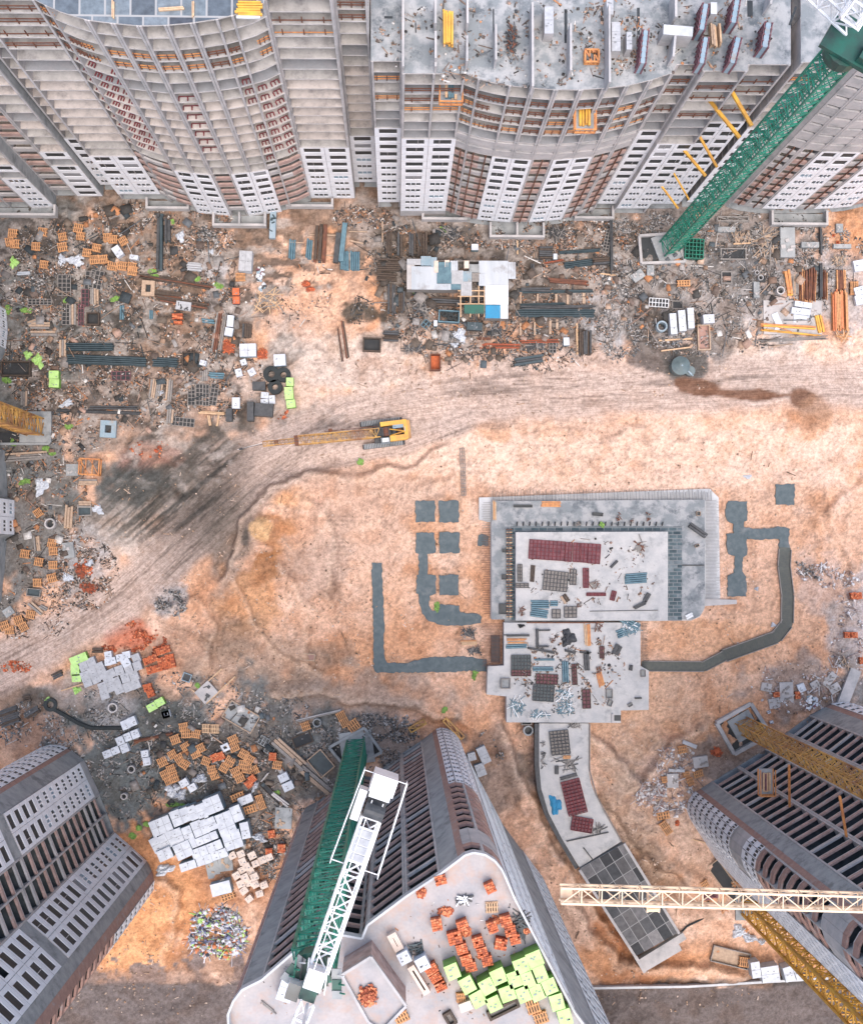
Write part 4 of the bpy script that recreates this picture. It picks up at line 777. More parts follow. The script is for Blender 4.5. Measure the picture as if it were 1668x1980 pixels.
# ------------------------------------------------------------------ the low podium in the middle of the site
def poly(c, pts, z): return [tuple(P(*cc(c, x, y), z)[:2]) for x, y in pts]
pod = thing('podium', 'pale concrete podium under construction with a raised middle slab and curved ramp', 'building', P(1150, 1180), 0)
def pp(mb, nm, par=pod): return mb.build(nm, par, pod.location)
mb = MB(); mb.prism(poly('o', [(926, 962), (1372, 945), (1389, 962), (1392, 1160), (1360, 1160), (1360, 1180), (1352, 1193), (1335, 1200), (975, 1204), (975, 1196), (948, 1196), (948, 1010), (926, 1005)], 0.4), -.4, .4, M_CONCL, top=M_CONCL)
pp(mb, 'base_slab')
mb = MB(); mb.prism(poly('o', [(950, 969), (1362, 966), (1362, 1175), (1354, 1190), (1338, 1198), (950, 1198)], 1.2), .401, 1.2, M_CONCL, top=M_ROOF); pp(mb, 'outer_slab')
mb = MB(); mb.prism(poly('o', [(988, 1018), (1318, 1018), (1318, 1200), (988, 1200)], 1.25), 1.201, 1.26, M_BLK, top=panel_mat('dark trench boards', 1.1, .5, [(.03, .05, .06), (.09, .13, .14), (.05, .08, .09), (.16, .19, .2)], 0, (.2, .21, .21), .05)); pp(mb, 'trench_floor')
mb = MB(); mb.prism(poly('o', [(997, 1029), (1291, 1028), (1291, 1200), (997, 1200)], 2.6), 1.262, 2.6, M_CONCL, top=M_DECK); pp(mb, 'raised_slab')
lowpts = [(974, 1204), (1238, 1204), (1238, 1288), (1254, 1297), (1254, 1373), (1200, 1374), (1200, 1398), (979, 1397), (979, 1347), (941, 1343), (943, 1289), (974, 1287)]
mb = MB(); mb.prism(poly('o', lowpts, 1.9), -.3, 1.9, M_CONCL, top=M_DECK); pp(mb, 'lower_slab')
mb = MB(); mb.prism(poly('o', [(1187, 1383), (1200, 1383), (1200, 1394), (1187, 1394)], 1.9), 1.9, 1.93, M_DARK)
mb.prism(poly('o', [(1182, 1380), (1185, 1380), (1185, 1397), (1182, 1397)], 2), 1.9, 2.2, M_CONC); pp(mb, 'shaft_opening')
mb = MB(); mb.prism(poly('o', [(1042, 1399), (1138, 1399), (1138, 1490), (1142, 1515), (1152, 1540), (1173, 1580), (1200, 1628), (1120, 1678), (1086, 1622), (1060, 1572), (1046, 1525), (1042, 1480)], 1.4), -.3, 1.4, M_CONCL, top=M_DECK); pp(mb, 'ramp')
mb = MB(); ra = math.atan2(-(1628 - 1678), (1200 - 1120))
mb.prism(poly('o', [(1121, 1680), (1205, 1632), (1311, 1804), (1229, 1850)], 1.7), -.3, 1.7, M_CONCD, top=panel_mat('ramp formwork boards', 1.45, 2.1, [(.03, .032, .035), (.08, .08, .082), (.22, .205, .20), (.05, .05, .052), (.14, .13, .125), (.035, .035, .037)], -ra, (.30, .29, .28), .045, 0.0)); pp(mb, 'formwork_deck')
mb = MB()
for a, c in (((1120, 1682), (1229, 1852)), ((1206, 1631), (1312, 1805))):
    mb.bar(P(*a, 1.8), P(*c, 1.8), .35, M_CONC, .5)
for a, c in (((1042, 1399), (1042, 1482)), ((1042, 1482), (1047, 1528)), ((1047, 1528), (1061, 1574)), ((1061, 1574), (1087, 1623)), ((1087, 1623), (1120, 1679))):
    mb.bar(P(*a, 1.2) + Vector((-.35, 0, -.4)), P(*c, 1.2) + Vector((-.35, 0, -.4)), .55, M_BLK, 1.2)
for a, c in (((1138, 1399), (1138, 1490)), ((1138, 1490), (1152, 1540)), ((1152, 1540), (1200, 1628))):
    mb.bar(P(*a, 1.45) + Vector((.1, 0, 0)), P(*c, 1.45) + Vector((.1, 0, 0)), .14, M_WOODG, .4)
pp(mb, 'ramp_edge')
mb = MB(); mb.prism(poly('o', [(1232, 1858), (1320, 1804), (1327, 1816), (1312, 1826), (1318, 1838), (1245, 1881), (1238, 1872)], .9), -.3, .9, M_CONCD, top=M_CONC)
mb.bar(P(1228, 1850, 1), P(1246, 1880, 1), .45, M_CONC, .6); pp(mb, 'ramp_foot')
# rebar fringe round the slab, a trench edge of brackets, kerb upstands
mb = MB()
for i in range(150):
    u = 950 + i * 2.85; a = P(u, 968, .9); mb.bar(a, a + Vector((0, random.uniform(1.1, 1.6), .35)), .05, M_BLK if i % 3 else M_WOODG)
for i in range(70):
    v = 968 + i * 2.75; a = P(1364, v, .9); mb.bar(a, a + Vector((random.uniform(1.3, 1.9), 0, .35)), .05, M_WOODG)
for i in range(64):
    v = 972 + i * 3.4; a = P(948, v, .9); mb.bar(a, a + Vector((-random.uniform(.9, 1.3), 0, .3)), .05, M_RUST if i > 14 else M_WOODG)
for i in range(30):
    v = 1206 + i * 2.8; a = P(972, v, 1.2); mb.bar(a, a + Vector((-random.uniform(2.4, 3.0), 0, .3)), .045, M_RUST)
    v = 1206 + i * 2.8; a = P(1240, v, 1.2); mb.bar(a, a + Vector((random.uniform(.6, .9), 0, .3)), .05, M_BLK)
stuff(pp(mb, 'rebar'))
mb = MB()
for i in range(24):
    u = 999 + i * 12.2; a = P(u, 1016, 1.25); mb.bar(a, a + Vector((0, .45, .5)), .16, M_BLK); 
for i in range(34):
    v = 1024 + i * 5.1; a = P(984, v, 1.3); mb.box(a.x, a.y, 1.2, .75, .13, .45, M_PALL if i % 2 else M_RUST)
mb.bar(P(983, 1022, 1.6), P(983, 1196, 1.6), .14, M_BLK); stuff(pp(mb, 'formwork_bracket'))
mb = MB(); mb.bar(P(1318, 1093, 1.32), P(1361, 1093, 1.32), .16, M_BLK, .1); pp(mb, 'joint_strip'); mb = MB(); mb.bar(P(1018, 1204, 2.0), P(1167, 1204, 2.0), .16, M_RUST, .14); pp(mb, 'joint_strip'); mb = MB(); mb.bar(P(1140, 1182, 2.7), P(1272, 1180, 2.7), .08, M_BLK); pp(mb, 'joint_strip')
mb = MB(); mb.prism(poly('o', [(943, 1287), (974, 1287), (974, 1320), (943, 1320)], 1.0), -.3, 1.93, M_CONCL, top=M_DECK); mb.box(*P(958, 1255, .5)[:2], -.2, 1.2, 3.6, .7, M_BLK); pp(mb, 'side_step')
mb = MB(); mb.prism(poly('o', [(1362, 1158), (1424, 1160), (1424, 1168), (1362, 1172)], .8), -.2, .8, M_CONC); pp(mb, 'kerb_wall')

# blinding concrete pads and foundation strips let into the sand
def rough_poly(c, pts, amp=1.5):
    out = []
    q = [cc(c, x, y) for x, y in pts]
    for i in range(len(q)):
        a = q[i]; b2 = q[(i + 1) % len(q)]; n = max(1, int(math.hypot(b2[0] - a[0], b2[1] - a[1]) / 5))
        for k in range(n):
            f = k / n; out.append((a[0] + (b2[0] - a[0]) * f + random.uniform(-amp, amp) * (k > 0), a[1] + (b2[1] - a[1]) * f + random.uniform(-amp, amp) * (k > 0)))
    return out
PADS = [('d3', [(160, 208), (275, 206), (278, 330), (162, 335)], 'square dark concrete pad, top left of the pad grid'), ('d3', [(297, 205), (412, 207), (417, 332), (300, 335)], 'square dark concrete pad, top right of the pad grid'),
        ('d3', [(302, 392), (418, 392), (420, 512), (302, 515)], 'square dark pad beside the bulging head of the hooked strip'), ('d3', [(298, 642), (415, 642), (415, 760), (302, 762)], 'square dark pad halfway down beside the hooked strip'),
        ('d3', [(165, 395), (272, 395), (280, 510), (230, 520), (232, 640), (280, 645), (282, 750), (245, 765), (240, 820), (262, 855), (300, 850), (302, 815), (418, 822), (425, 862), (520, 868), (550, 890), (545, 925), (420, 940), (300, 935), (240, 915), (200, 870), (180, 800), (178, 755), (165, 750), (168, 645), (180, 640), (180, 520), (162, 512)], 'hook shaped dark foundation strip with square bulges'),
        ('d3', [(525, 470), (530, 410), (550, 400), (592, 415), (592, 470)], 'small dark pad touching the left side of the podium'),
        ('d2', [(1180, 1068), (1255, 1070), (1262, 1300), (1272, 1500), (1270, 1720), (1290, 1785), (1420, 1790), (1600, 1745), (1850, 1740), (2005, 1760), (2005, 1850), (1900, 1845), (1700, 1855), (1420, 1855), (1220, 1860), (1195, 1830), (1190, 1500), (1182, 1200)], 'long L shaped dark foundation strip in the left sand'),
        ('d4', [(705, 255), (840, 255), (838, 395), (815, 405), (815, 440), (900, 452), (1010, 450), (1060, 435), (1145, 455), (1135, 530), (1145, 600), (1065, 610), (1070, 530), (845, 530), (835, 510), (838, 640), (810, 660), (805, 760), (832, 800), (832, 940), (700, 942), (700, 790), (745, 770), (752, 650), (705, 635), (690, 560), (690, 490), (745, 485), (742, 420), (700, 400), (682, 350), (690, 280)], 'branching dark foundation strip right of the podium'),
        ('d4', [(1040, 135), (1180, 130), (1175, 285), (1045, 280)], 'lone square pad at the upper right of the dig')]
for i, (c, pts, lab) in enumerate(PADS):
    q = rough_poly(c, pts); mb = MB(); mb.prism([tuple(P(u, v, .12)[:2]) for u, v in q], -.8, .12 + .0 * i, M_ASPH)
    o = mb.build('foundation_pad'); tag(o, lab, 'foundation', 'dark concrete foundations')
tr_ = thing('foundation_trench', 'dark shuttered wall trench bending round the right side of the dig', 'foundation', P(1500, 1240), 0, 'dark concrete foundations')
TR = [(1244, 1288), (1360, 1289), (1400, 1268), (1500, 1232), (1521, 1205), (1522, 1150), (1515, 1095), (1517, 1062)]
mb = MB(); mw = MB()
for i, (a, c) in enumerate(zip(TR[:-1], TR[1:])):
    A, B = P(*a, .15), P(*c, .15); d = (B - A).normalized(); n = Vector((-d.y, d.x, 0)); hw = .62 if i < 2 else .78
    A2 = A - d * .25; B2 = B + d * .25
    mb.prism([(A2 + n * hw)[:2], (B2 + n * hw)[:2], (B2 - n * hw)[:2], (A2 - n * hw)[:2]], -.6, .14 + .004 * i, mat('trench bottom', (.07, .075, .06), (.04, .05, .045), 2.0, rough=.5))
    for s in (-1, 1): mw.bar(A + n * hw * s * 1.08, B + n * hw * s * 1.08, .1, M_WOODG, .5)
    for k in range(int((B - A).length / .3)):
        e = A + d * .3 * k; 
        if i > 1 and k % 1 == 0: mw.bar(e + n * hw + Vector((0, 0, .12)), e - n * hw + Vector((0, 0, .12)), .035, M_BLK)
mb.build('trench_floor', tr_, tr_.location); stuff(mw.build('shutter_rebar', tr_, tr_.location))
pit = thing('crane_pit', 'square concrete walled pit round the foot of the weathered yellow mast', 'pit', P(1430, 1400), 0, 'crane foundation pits')
def pitbox(root, pts, m, h=.9, w=.5, floor=M_DARK, zf=.05):
    q = [P(*p, h) for p in pts]; mb = MB()
    for i in range(len(q)):
        a, c = q[i], q[(i + 1) % len(q)]; mb.bar(a - Vector((0, 0, h / 2)), c - Vector((0, 0, h / 2)), w, m, h + i * .004)
    mb.build('pit_wall', root, root.location)
    mb = MB(); mb.prism([p[:2] for p in q], -.5, zf, floor); mb.build('pit_floor', root, root.location)
pitbox(pit, [(1386, 1399), (1452, 1361), (1490, 1420), (1420, 1459)], M_CONC)
pit = thing('crane_pit', 'concrete pit frame round the foot of the green mast at the top right', 'pit', P(1290, 470), 0, 'crane foundation pits')
pitbox(pit, [(1236, 455), (1305, 450), (1325, 505), (1240, 508)], M_CONC, .7, .35)
pit = thing('crane_pit', 'dark timbered pit round the foot of the green mast at the lower middle', 'pit', P(690, 1440), 0, 'crane foundation pits')
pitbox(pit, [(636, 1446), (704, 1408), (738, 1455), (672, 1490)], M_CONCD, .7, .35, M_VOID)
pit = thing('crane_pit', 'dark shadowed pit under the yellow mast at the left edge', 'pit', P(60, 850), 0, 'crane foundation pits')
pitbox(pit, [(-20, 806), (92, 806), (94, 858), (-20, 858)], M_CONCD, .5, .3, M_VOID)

# ------------------------------------------------------------------ things lying about the site
U_ = random.uniform
def k_pack(mb, L, W, H, top, side=None, straps=True, pal=True):
    z = .12 if pal else 0
    if pal:
        for s in (-.38, 0, .38): mb.box(0, s * W, 0, L * .94, .1, .12, M_WOODG)
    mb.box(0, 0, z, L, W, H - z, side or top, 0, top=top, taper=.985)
    if straps:
        nx = max(1, round(L / 1.1)); ny = max(1, round(W / 1.1))
        for i in range(1, nx): mb.box(-L / 2 + L * i / nx, 0, H - .01, .035, W * .97, .022, M_STRAP)
        for i in range(1, ny): mb.box(0, -W / 2 + W * i / ny, H - .01, L * .97, .035, .024, M_STRAP)
        for i in range(3): mb.box(U_(-.3, .3) * L, U_(-.3, .3) * W, H + .012, U_(.1, .25), U_(.05, .14), .02, M_STRAP)
def k_brick(mb, L, W, H, *a):
    for s in (-.35, .35): mb.box(0, s * W, 0, L, .12, .12, M_PAL)
    mb.box(0, 0, .12, L * .92, W * .92, H * .62, M_BR3)
    nx, ny = 4, 5
    for i in range(nx):
        for j in range(ny):
            if random.random() < .03: continue
            mb.box(-L / 2 + L * (i + .5) / nx + U_(-.012, .012), -W / 2 + W * (j + .5) / ny + U_(-.012, .012), .12 + H * .5, L / nx * .93, W / ny * .86, H * (.42 + U_(-.03, .04)), random.choice((M_BR1, M_BR1, M_BR1, M_BR2, M_BR3)), U_(-.04, .04))
def k_pallet(mb, L, W, H, m=None, *a):
    m = m or M_PAL; n = max(1, int(H / .28)); m2 = M_PAL if random.random() < .5 else M_RUST
    for k in range(n):
        z = k * H / n; j = U_(-.04, .04)
        for s in (-.44, 0, .44): mb.box(j, s * W, z, L, .13, H / n * .45, m)
        c = 5
        for i in range(c): mb.box(-L / 2 + L * (i + .5) / c + j, j, z + H / n * .45, L / c * .5, W * U_(.9, 1), H / n * .35, m2 if i == 2 and k < n - 1 else m)
    mb.box(0, 0, 0, L * .9, W * .9, H - H / n * .6, M_DBRN)
def k_pipes(mb, L, W, H, m, *a):
    lx = L >= W; n = max(2, min(14, int((W if lx else L) / .24))); w = (W if lx else L) / n
    for k in range(max(1, int(H / w))):
        for i in range(n - k % 2):
            o = -n * w / 2 + (i + .5 + .5 * (k % 2)) * w; j = U_(-.12, .12)
            p, q = ((-L / 2 + j, o, w / 2 + k * w * .86), (L / 2 + j, o, w / 2 + k * w * .86)) if lx else ((o, -W / 2 + j, w / 2 + k * w * .86), (o, W / 2 + j, w / 2 + k * w * .86))
            mb.tube(p, q, w * .47, m, 6)
def k_beams(mb, L, W, H, m, m2=None, n=None, jit=.02):
    lx = L >= W; sp = W if lx else L; n = n or max(2, min(12, int(sp / .28))); w = sp / n; ly = L if lx else W
    for k in range(max(1, int(H / .25))):
        for i in range(n):
            if k and random.random() < .25: continue
            o = -sp / 2 + (i + .5) * w; j = U_(-.05, .05) * ly; l = ly * U_(.86, 1); mm = m2 if (m2 and random.random() < .4) else m
            r = U_(-jit, jit)
            if lx: mb.box(j, o, k * .25, l, w * U_(.7, .92), .23, mm, r)
            else: mb.box(o, j, k * .25, w * U_(.7, .92), l, .23, mm, r)
def k_sticks(mb, L, W, H, m, m2=None, n=26, *a):
    for i in range(n):
        l = U_(.35, 1.0) * min(max(L, W), min(L, W) * 1.8) * .75; r = U_(0, math.pi); x, y = U_(-.35, .35) * L, U_(-.35, .35) * W
        mb.bar((x - math.cos(r) * l / 2, y - math.sin(r) * l / 2, .05 + U_(0, H)), (x + math.cos(r) * l / 2, y + math.sin(r) * l / 2, .05 + U_(0, H)), U_(.06, .13), m2 if m2 and random.random() < .4 else m)
def k_grid(mb, L, W, H, m, fill=None, d=.42, *a):
    if fill: mb.box(0, 0, 0, L * .97, W * .97, H * .5, fill)
    nx = max(2, int(L / d)); ny = max(2, int(W / d))
    for i in range(nx + 1): mb.box(-L / 2 + L * i / nx, 0, H * .55, .09, W, H * .45, m, U_(-.01, .01))
    for i in range(ny + 1): mb.box(0, -W / 2 + W * i / ny, H * .6, L, .07, H * .45, m)
def k_plate(mb, L, W, H, m, m2=None, *a):
    mb.box(0, 0, 0, L, W, H, m, 0, taper=.99)
    if m2:
        for i in range(5): mb.box(U_(-.35, .35) * L, U_(-.35, .35) * W, H + .002, U_(.1, .3) * L, U_(.06, .2) * W, U_(.05, .2), m2, U_(0, 3))
def k_crate(mb, L, W, H, m, fill=None, w=None, *a):
    w = w or min(L, W) * .09
    mb.box(0, 0, 0, L * .96, W * .96, .15, fill or M_DARK)
    for s in (-1, 1):
        mb.box(0, s * (W / 2 - w / 2), 0, L, w, H, m); mb.box(s * (L / 2 - w / 2), 0, 0, w, W - 2 * w - .01, H - .004, m)
def k_hole(mb, L, W, H, m, *a):
    k_crate(mb, L, W, H, m, M_DARK, min(L, W) * .3)
def k_ring(mb, L, W, H, m, *a):
    mb.ring(0, 0, 0, H, L / 2, L / 2 * .72, m); mb.tube((0, 0, -.3), (0, 0, .06), L / 2 * .72, M_DARK, 16)
def k_tyre(mb, L, W, H, m, *a):
    for k in range(3): mb.ring(0, 0, k * H / 3, H / 3 * .92, L / 2, L / 2 * .42, m, 24)
    for i in range(20):
        t = i / 20 * 6.283; mb.box(math.cos(t) * L * .47, math.sin(t) * L * .47, H * .3, .12, .12, H * .6, m, t)
def k_tank(mb, L, W, H, m, *a):
    mb.tube((0, 0, 0), (0, 0, H * .75), L / 2, m, 20); mb.tube((0, 0, H * .75), (0, 0, H), L / 2 * .98, m, 20, r2=L * .1)
    mb.bar((0, 0, H), (L * .7, -L * .5, H * .4), .18, M_TINB); mb.tube((L * .55, -L * .25, 0), (L * .55, -L * .25, H * .5), L * .27, m, 14)
def k_tarp(mb, L, W, H, m, *a):
    n = 11; pts = {}
    sx, sy = U_(0, 9), U_(0, 9)
    for i in range(n + 1):
        for j in range(n + 1):
            x, y = i / n * 2 - 1, j / n * 2 - 1; r = math.hypot(x, y); a_ = math.atan2(y, x)
            k = 1 + .22 * math.sin(3 * a_ + sx) + .12 * math.sin(7 * a_ + sy); c = max(abs(x), abs(y)) / max(r, 1e-6)
            px, py = x * k * (c if c < 9 else 1) * .5 * L, y * k * (c if c < 9 else 1) * .5 * W
            e = max(0, 1 - max(abs(x), abs(y)) ** 2)
            pts[i, j] = (px, py, .02 + H * e ** .6 * (.55 + .55 * random.random()))
    for i in range(n):
        for j in range(n): mb.face([pts[i, j], pts[i + 1, j], pts[i + 1, j + 1]], m); mb.face([pts[i, j], pts[i + 1, j + 1], pts[i, j + 1]], m)
def k_bush(mb, L, W, H, m, *a):
    ce = [(U_(-.3, .3) * L, U_(-.3, .3) * W, U_(.12, .4)) for _ in range(5)]
    for i in range(170):
        cx, cy, cr = random.choice(ce); r = random.random() ** .5 * cr; t = U_(0, 6.283); x, y = cx + math.cos(t) * r * L, cy + math.sin(t) * r * W; z = U_(.03, H * .5 * (1 - r)); s = U_(.05, .16); a1 = U_(0, 3)
        mb.face([(x + math.cos(a1 + q) * s, y + math.sin(a1 + q) * s, z + U_(-.06, .06)) for q in (0, 1.4, 3.1, 4.7)], m)
def k_heap(mb, L, W, H, m, m2=None, n=90, *a):
    mb.tube((0, 0, 0), (0, 0, H * .6), min(L, W) * .42, m, 12, r2=min(L, W) * .15)
    for i in range(n):
        r = random.random() ** .6; t = U_(0, 6.283); x, y = math.cos(t) * r * L / 2, math.sin(t) * r * W / 2; s = U_(.1, .26)
        mb.box(x, y, max(0, H * (1 - r) * .8 - .05), s, s * U_(.4, 1), s * .7, m2 if m2 and random.random() < .45 else m, U_(0, 3))
def k_bags(mb, L, W, H, *a):
    for i in range(int(L * W * 9)):
        mb.box(U_(-.5, .5) * L, U_(-.5, .5) * W, U_(0, H * .7), .5, .3, .16, random.choice((M_PACKW, M_PACKW, M_WSTEEL, M_BLK, M_REDM, M_TINB)), U_(0, 3))
def k_cage(mb, L, W, H, m, *a):
    for z in (0.05, H):
        for s in (-1, 1): mb.bar((-L / 2, s * W / 2, z), (L / 2, s * W / 2, z), .16, m); mb.bar((s * L / 2, -W / 2, z), (s * L / 2, W / 2, z), .16, m)
    for i in range(4):
        x = -L / 2 + L * i / 3; mb.bar((x, -W / 2, H), (x, W / 2, H), .12, m)
        for s in (-1, 1): mb.bar((x, s * W / 2, 0), (x, s * W / 2, H), .14, m)
    mb.bar((-L / 2, W / 2, H), (0, -W / 2, H), .12, m); mb.bar((0, W / 2, H), (L / 2, -W / 2, H), .12, m)
def k_cone(mb, L, W, H, m, *a):
    mb.box(0, 0, 0, L, L, .06, m); mb.tube((0, 0, .06), (0, 0, H), L * .36, m, 10, r2=L * .08)
def k_wallform(mb, L, W, H, m, *a):
    mb.box(0, 0, 0, L * .55, W, H * .96, M_TINB)
    n = max(3, int(W / .5))
    for s in (-1, 1):
        for i in range(n + 1): mb.box(s * L * .36, -W / 2 + W * i / n, 0, L * .22, .1, H, m)
        for z in (.3, .6, .9): mb.box(s * L * .42, 0, H * z, L * .1, W, .12, M_REDM)
K = {'pack': (k_pack, 'block_pack', 'block pack', 1.1), 'brick': (k_brick, 'brick_stack', 'brick stack', .95), 'pallet': (k_pallet, 'wooden_pallet', 'pallet', .6), 'pipes': (k_pipes, 'pipe_bundle', 'pipes', .5), 'beams': (k_beams, 'beam_stack', 'beams', .5),
     'sticks': (k_sticks, 'timber_offcuts', 'timber pile', .4), 'grid': (k_grid, 'mesh_panel', 'mesh panel', .3), 'plate': (k_plate, 'concrete_plate', 'concrete plate', .3), 'crate': (k_crate, 'open_crate', 'crate', .8), 'hole': (k_hole, 'concrete_well', 'well', .7),
     'ring': (k_ring, 'concrete_ring', 'concrete ring', .9), 'tyre': (k_tyre, 'hose_coil', 'hose coil', .6), 'tank': (k_tank, 'mixing_tank', 'tank', 1.8), 'tarp': (k_tarp, 'crumpled_sheet', 'sheet', .8), 'bush': (k_bush, 'weed_bush', 'plant', .6), 'heap': (k_heap, 'rubble_heap', 'heap', .7),
     'bags': (k_bags, 'bag_pile', 'bags', .6), 'cage': (k_cage, 'steel_cage', 'cage', 1.2), 'cone': (k_cone, 'warning_cone', 'cone', .8), 'wallform': (k_wallform, 'wall_formwork', 'formwork', 2.6)}
ORD = ['first', 'second', 'third', 'fourth', 'fifth', 'sixth', 'seventh', 'eighth', 'ninth', 'tenth', 'eleventh', 'twelfth', 'thirteenth', 'fourteenth', 'fifteenth', 'sixteenth', 'seventeenth', 'eighteenth', 'nineteenth', 'twentieth']
def ordw(i):
    if i < 20: return ORD[i]
    t = {2: 'twenty', 3: 'thirty', 4: 'forty', 5: 'fifty'}[(i + 1) // 10]
    return (t[:-1] + 'ieth') if (i + 1) % 10 == 0 else t + '-' + ORD[(i + 1) % 10 - 1]
REG = {}
def put(region, look, kind, c, pts, args=(), z=0.0, H=None, names=None, size=None, copies=False):
    """pts: (x, y[, w, h[, rot]]) in crop pixels; every entry is one thing"""
    fn, nm, cat, h0 = K[kind]
    if names: nm, cat = names
    H = H or h0; s = CROPS[c][2]; protos = []
    for e in pts:
        e = list(e)
        w, h = (e[2], e[3]) if len(e) > 3 else size
        rot = e[4] if len(e) > 4 else (e[2] if len(e) == 3 else U_(-9, 9) if copies else 0)
        u, v = cc(c, e[0], e[1]); zt = z + H * .8; p = P(u, v, zt if z else H * .8)
        zz = z if z else max(-.05, gz(p.x, p.y) * (0.9 if abs(gz(p.x, p.y)) < 3 else 0))
        if copies and len(protos) >= 3:
            ob = random.choice(protos).copy(); COL.objects.link(ob)
            f = U_(.92, 1.08); ob.scale = (f * random.choice((1, -1)) if False else f, f, U_(.9, 1.15))
        else:
            mb = MB(); fn(mb, w / s * mpx(z), h / s * mpx(z), H, *args); ob = mb.build(nm); protos.append(ob)
        ob.location = (p.x, p.y, zz); ob.rotation_euler = (0, 0, R(rot))
        REG.setdefault((region, look), []).append((v, u, ob)); ob['category'] = cat
REGION = {}
def finish_labels():
    for (region, look), l in REG.items():
        l.sort(key=lambda t: (t[0], t[1]))
        for i, (v, u, ob) in enumerate(l):
            base = look + ' ' + region
            if len(l) > 1:
                ob['group'] = (look + ' ' + region)
                base += ', ' + ordw(i) + ' from top'
            ob['label'] = base
NW = 'in upper left yard'; NM = 'in upper middle yard'; SH = 'in tin shed yard'; NE = 'in upper right yard'
WE = 'at left edge'; SW = 'in lower left block yard'; SL = 'left of green crane foot'; DU = 'on raised podium slab'; DO = 'on outer podium slab'; DL = 'on lower podium slab'; RA = 'on curved ramp'
TR_ = 'on tallest tower roof'; AR = 'on top middle roof'; LR = 'on top left roof'; SE = 'at lower right'; ER = 'on right edge rubble'; MID = 'on open sand'
PX = lambda l, w=60, h=58: [(x, y, w, h, r[0] if r else U_(-12, 12)) for x, y, *r in l]

# pallets
put(NW, 'orange slatted wooden pallet stack', 'pallet', 'c5', PX([(88, 185), (105, 262), (72, 248), (305, 178), (255, 280), (445, 210), (445, 285), (575, 205), (770, 215), (808, 228), (880, 240, 30), (690, 290, -10), (675, 375), (738, 372), (805, 420), (872, 420, -8), (945, 425), (620, 325), (312, 410), (560, 150), (950, 458)], 66, 60), copies=True)
put(WE, 'orange slatted wooden pallet stack', 'pallet', 'd1', PX([(372, 928), (380, 985), (378, 1085), (370, 1178, 15), (275, 1062), (178, 1005), (265, 1212), (215, 1440), (130, 1482, 20), (165, 1530, 28), (30, 1520, 20), (66, 1550), (270, 710, 35)], 64, 58), copies=True)
put(SL, 'orange slatted wooden pallet stack', 'pallet', 'd6', PX([(390, 580), (405, 628), (475, 628), (330, 668, 20), (402, 720, 30), (475, 768, 25), (510, 730, 25), (238, 828, 25), (308, 775, 30), (358, 802, 30), (395, 845, -35), (300, 880, 20), (258, 918, 25), (282, 962, 25), (318, 945, 20), (550, 825, -20), (722, 825, -30), (680, 872, -30), (762, 900, 25), (792, 942, 25), (590, 885, 10), (610, 925, 20), (895, 888, 25), (1060, 852, -10), (1265, 572, 20), (745, 672, 25), (752, 722, 25), (820, 775, -30), (858, 812, -30), (818, 850, -10), (842, 880, -10)], 66, 60), copies=True)
put(SL, 'long pale slatted crate lid', 'pallet', 'd6', [(548, 590, 56, 64, 0), (612, 592, 60, 64, 0)], (M_PALL,))
put(SL, 'tipped bright orange pallet', 'pallet', 'd6', [(1530, 525, 66, 120, 28), (1605, 570, 90, 80, 35), (940, 1118, 55, 110, 20), (775, 1080, 100, 50, 22), (868, 1168, 95, 55, 18)])
put(SE, 'small orange wooden pallet', 'pallet', 'e2', [(1150, 360, 60, 50, 10), (1025, 570, 40, 40, 5), (1180, 535, 45, 40, 10), (1205, 582, 45, 50, 20), (1260, 530, 70, 45, 15), (1295, 1290, 55, 45, 30)])
put(SE, 'weathered orange timber frame', 'pallet', 'e2', [(1012, 815, 95, 50, 10), (1025, 895, 60, 100, 35)])
# brick stacks
put(SW, 'orange red brick stack', 'brick', 'd5', PX([(1148, 220, 15), (1190, 205, 15), (1058, 290, 20), (1100, 270, 20), (1158, 290, 15), (1215, 270, 10), (1175, 332, 12), (1230, 315, 12), (1080, 355, 15), (1122, 345, 15), (1060, 480, 15), (1080, 525, 20)], 56, 52), copies=True)
put(SL, 'orange red brick stack', 'brick', 'd6', PX([(612, 797, 25), (655, 785, 25), (858, 985, 40), (882, 948, 40), (1028, 790), (1020, 1345), (1000, 1475), (1090, 1450)], 52, 56), copies=True)
TB = [(500, 1060, 85, 75, 15), (815, 1110, 75, 80, 25), (475, 1345, 80, 90, 10), (640, 1350, 85, 75, 20), (590, 1430, 105, 95, 15), (635, 1500, 85, 75, 15), (665, 1570, 85, 75, 15), (693, 1617, 85, 65, 15), (738, 1455, 80, 75, 15), (765, 1520, 80, 70, 15), (797, 1577, 80, 75, 12), (830, 1362, 75, 85, 20), (885, 1470, 90, 85, -10), (915, 1320, 85, 80, 15), (945, 1385, 85, 80, 12), (975, 1440, 80, 70, 12), (440, 1630, 95, 70, 30), (468, 1683, 85, 60, 30), (500, 1740, 85, 65, 25)]
put(TR_, 'bright orange brick stack', 'brick', 'e1', [(x, y, w * .84, h * .84, r) for x, y, w, h, r in TB], z=68.64, H=1.0)
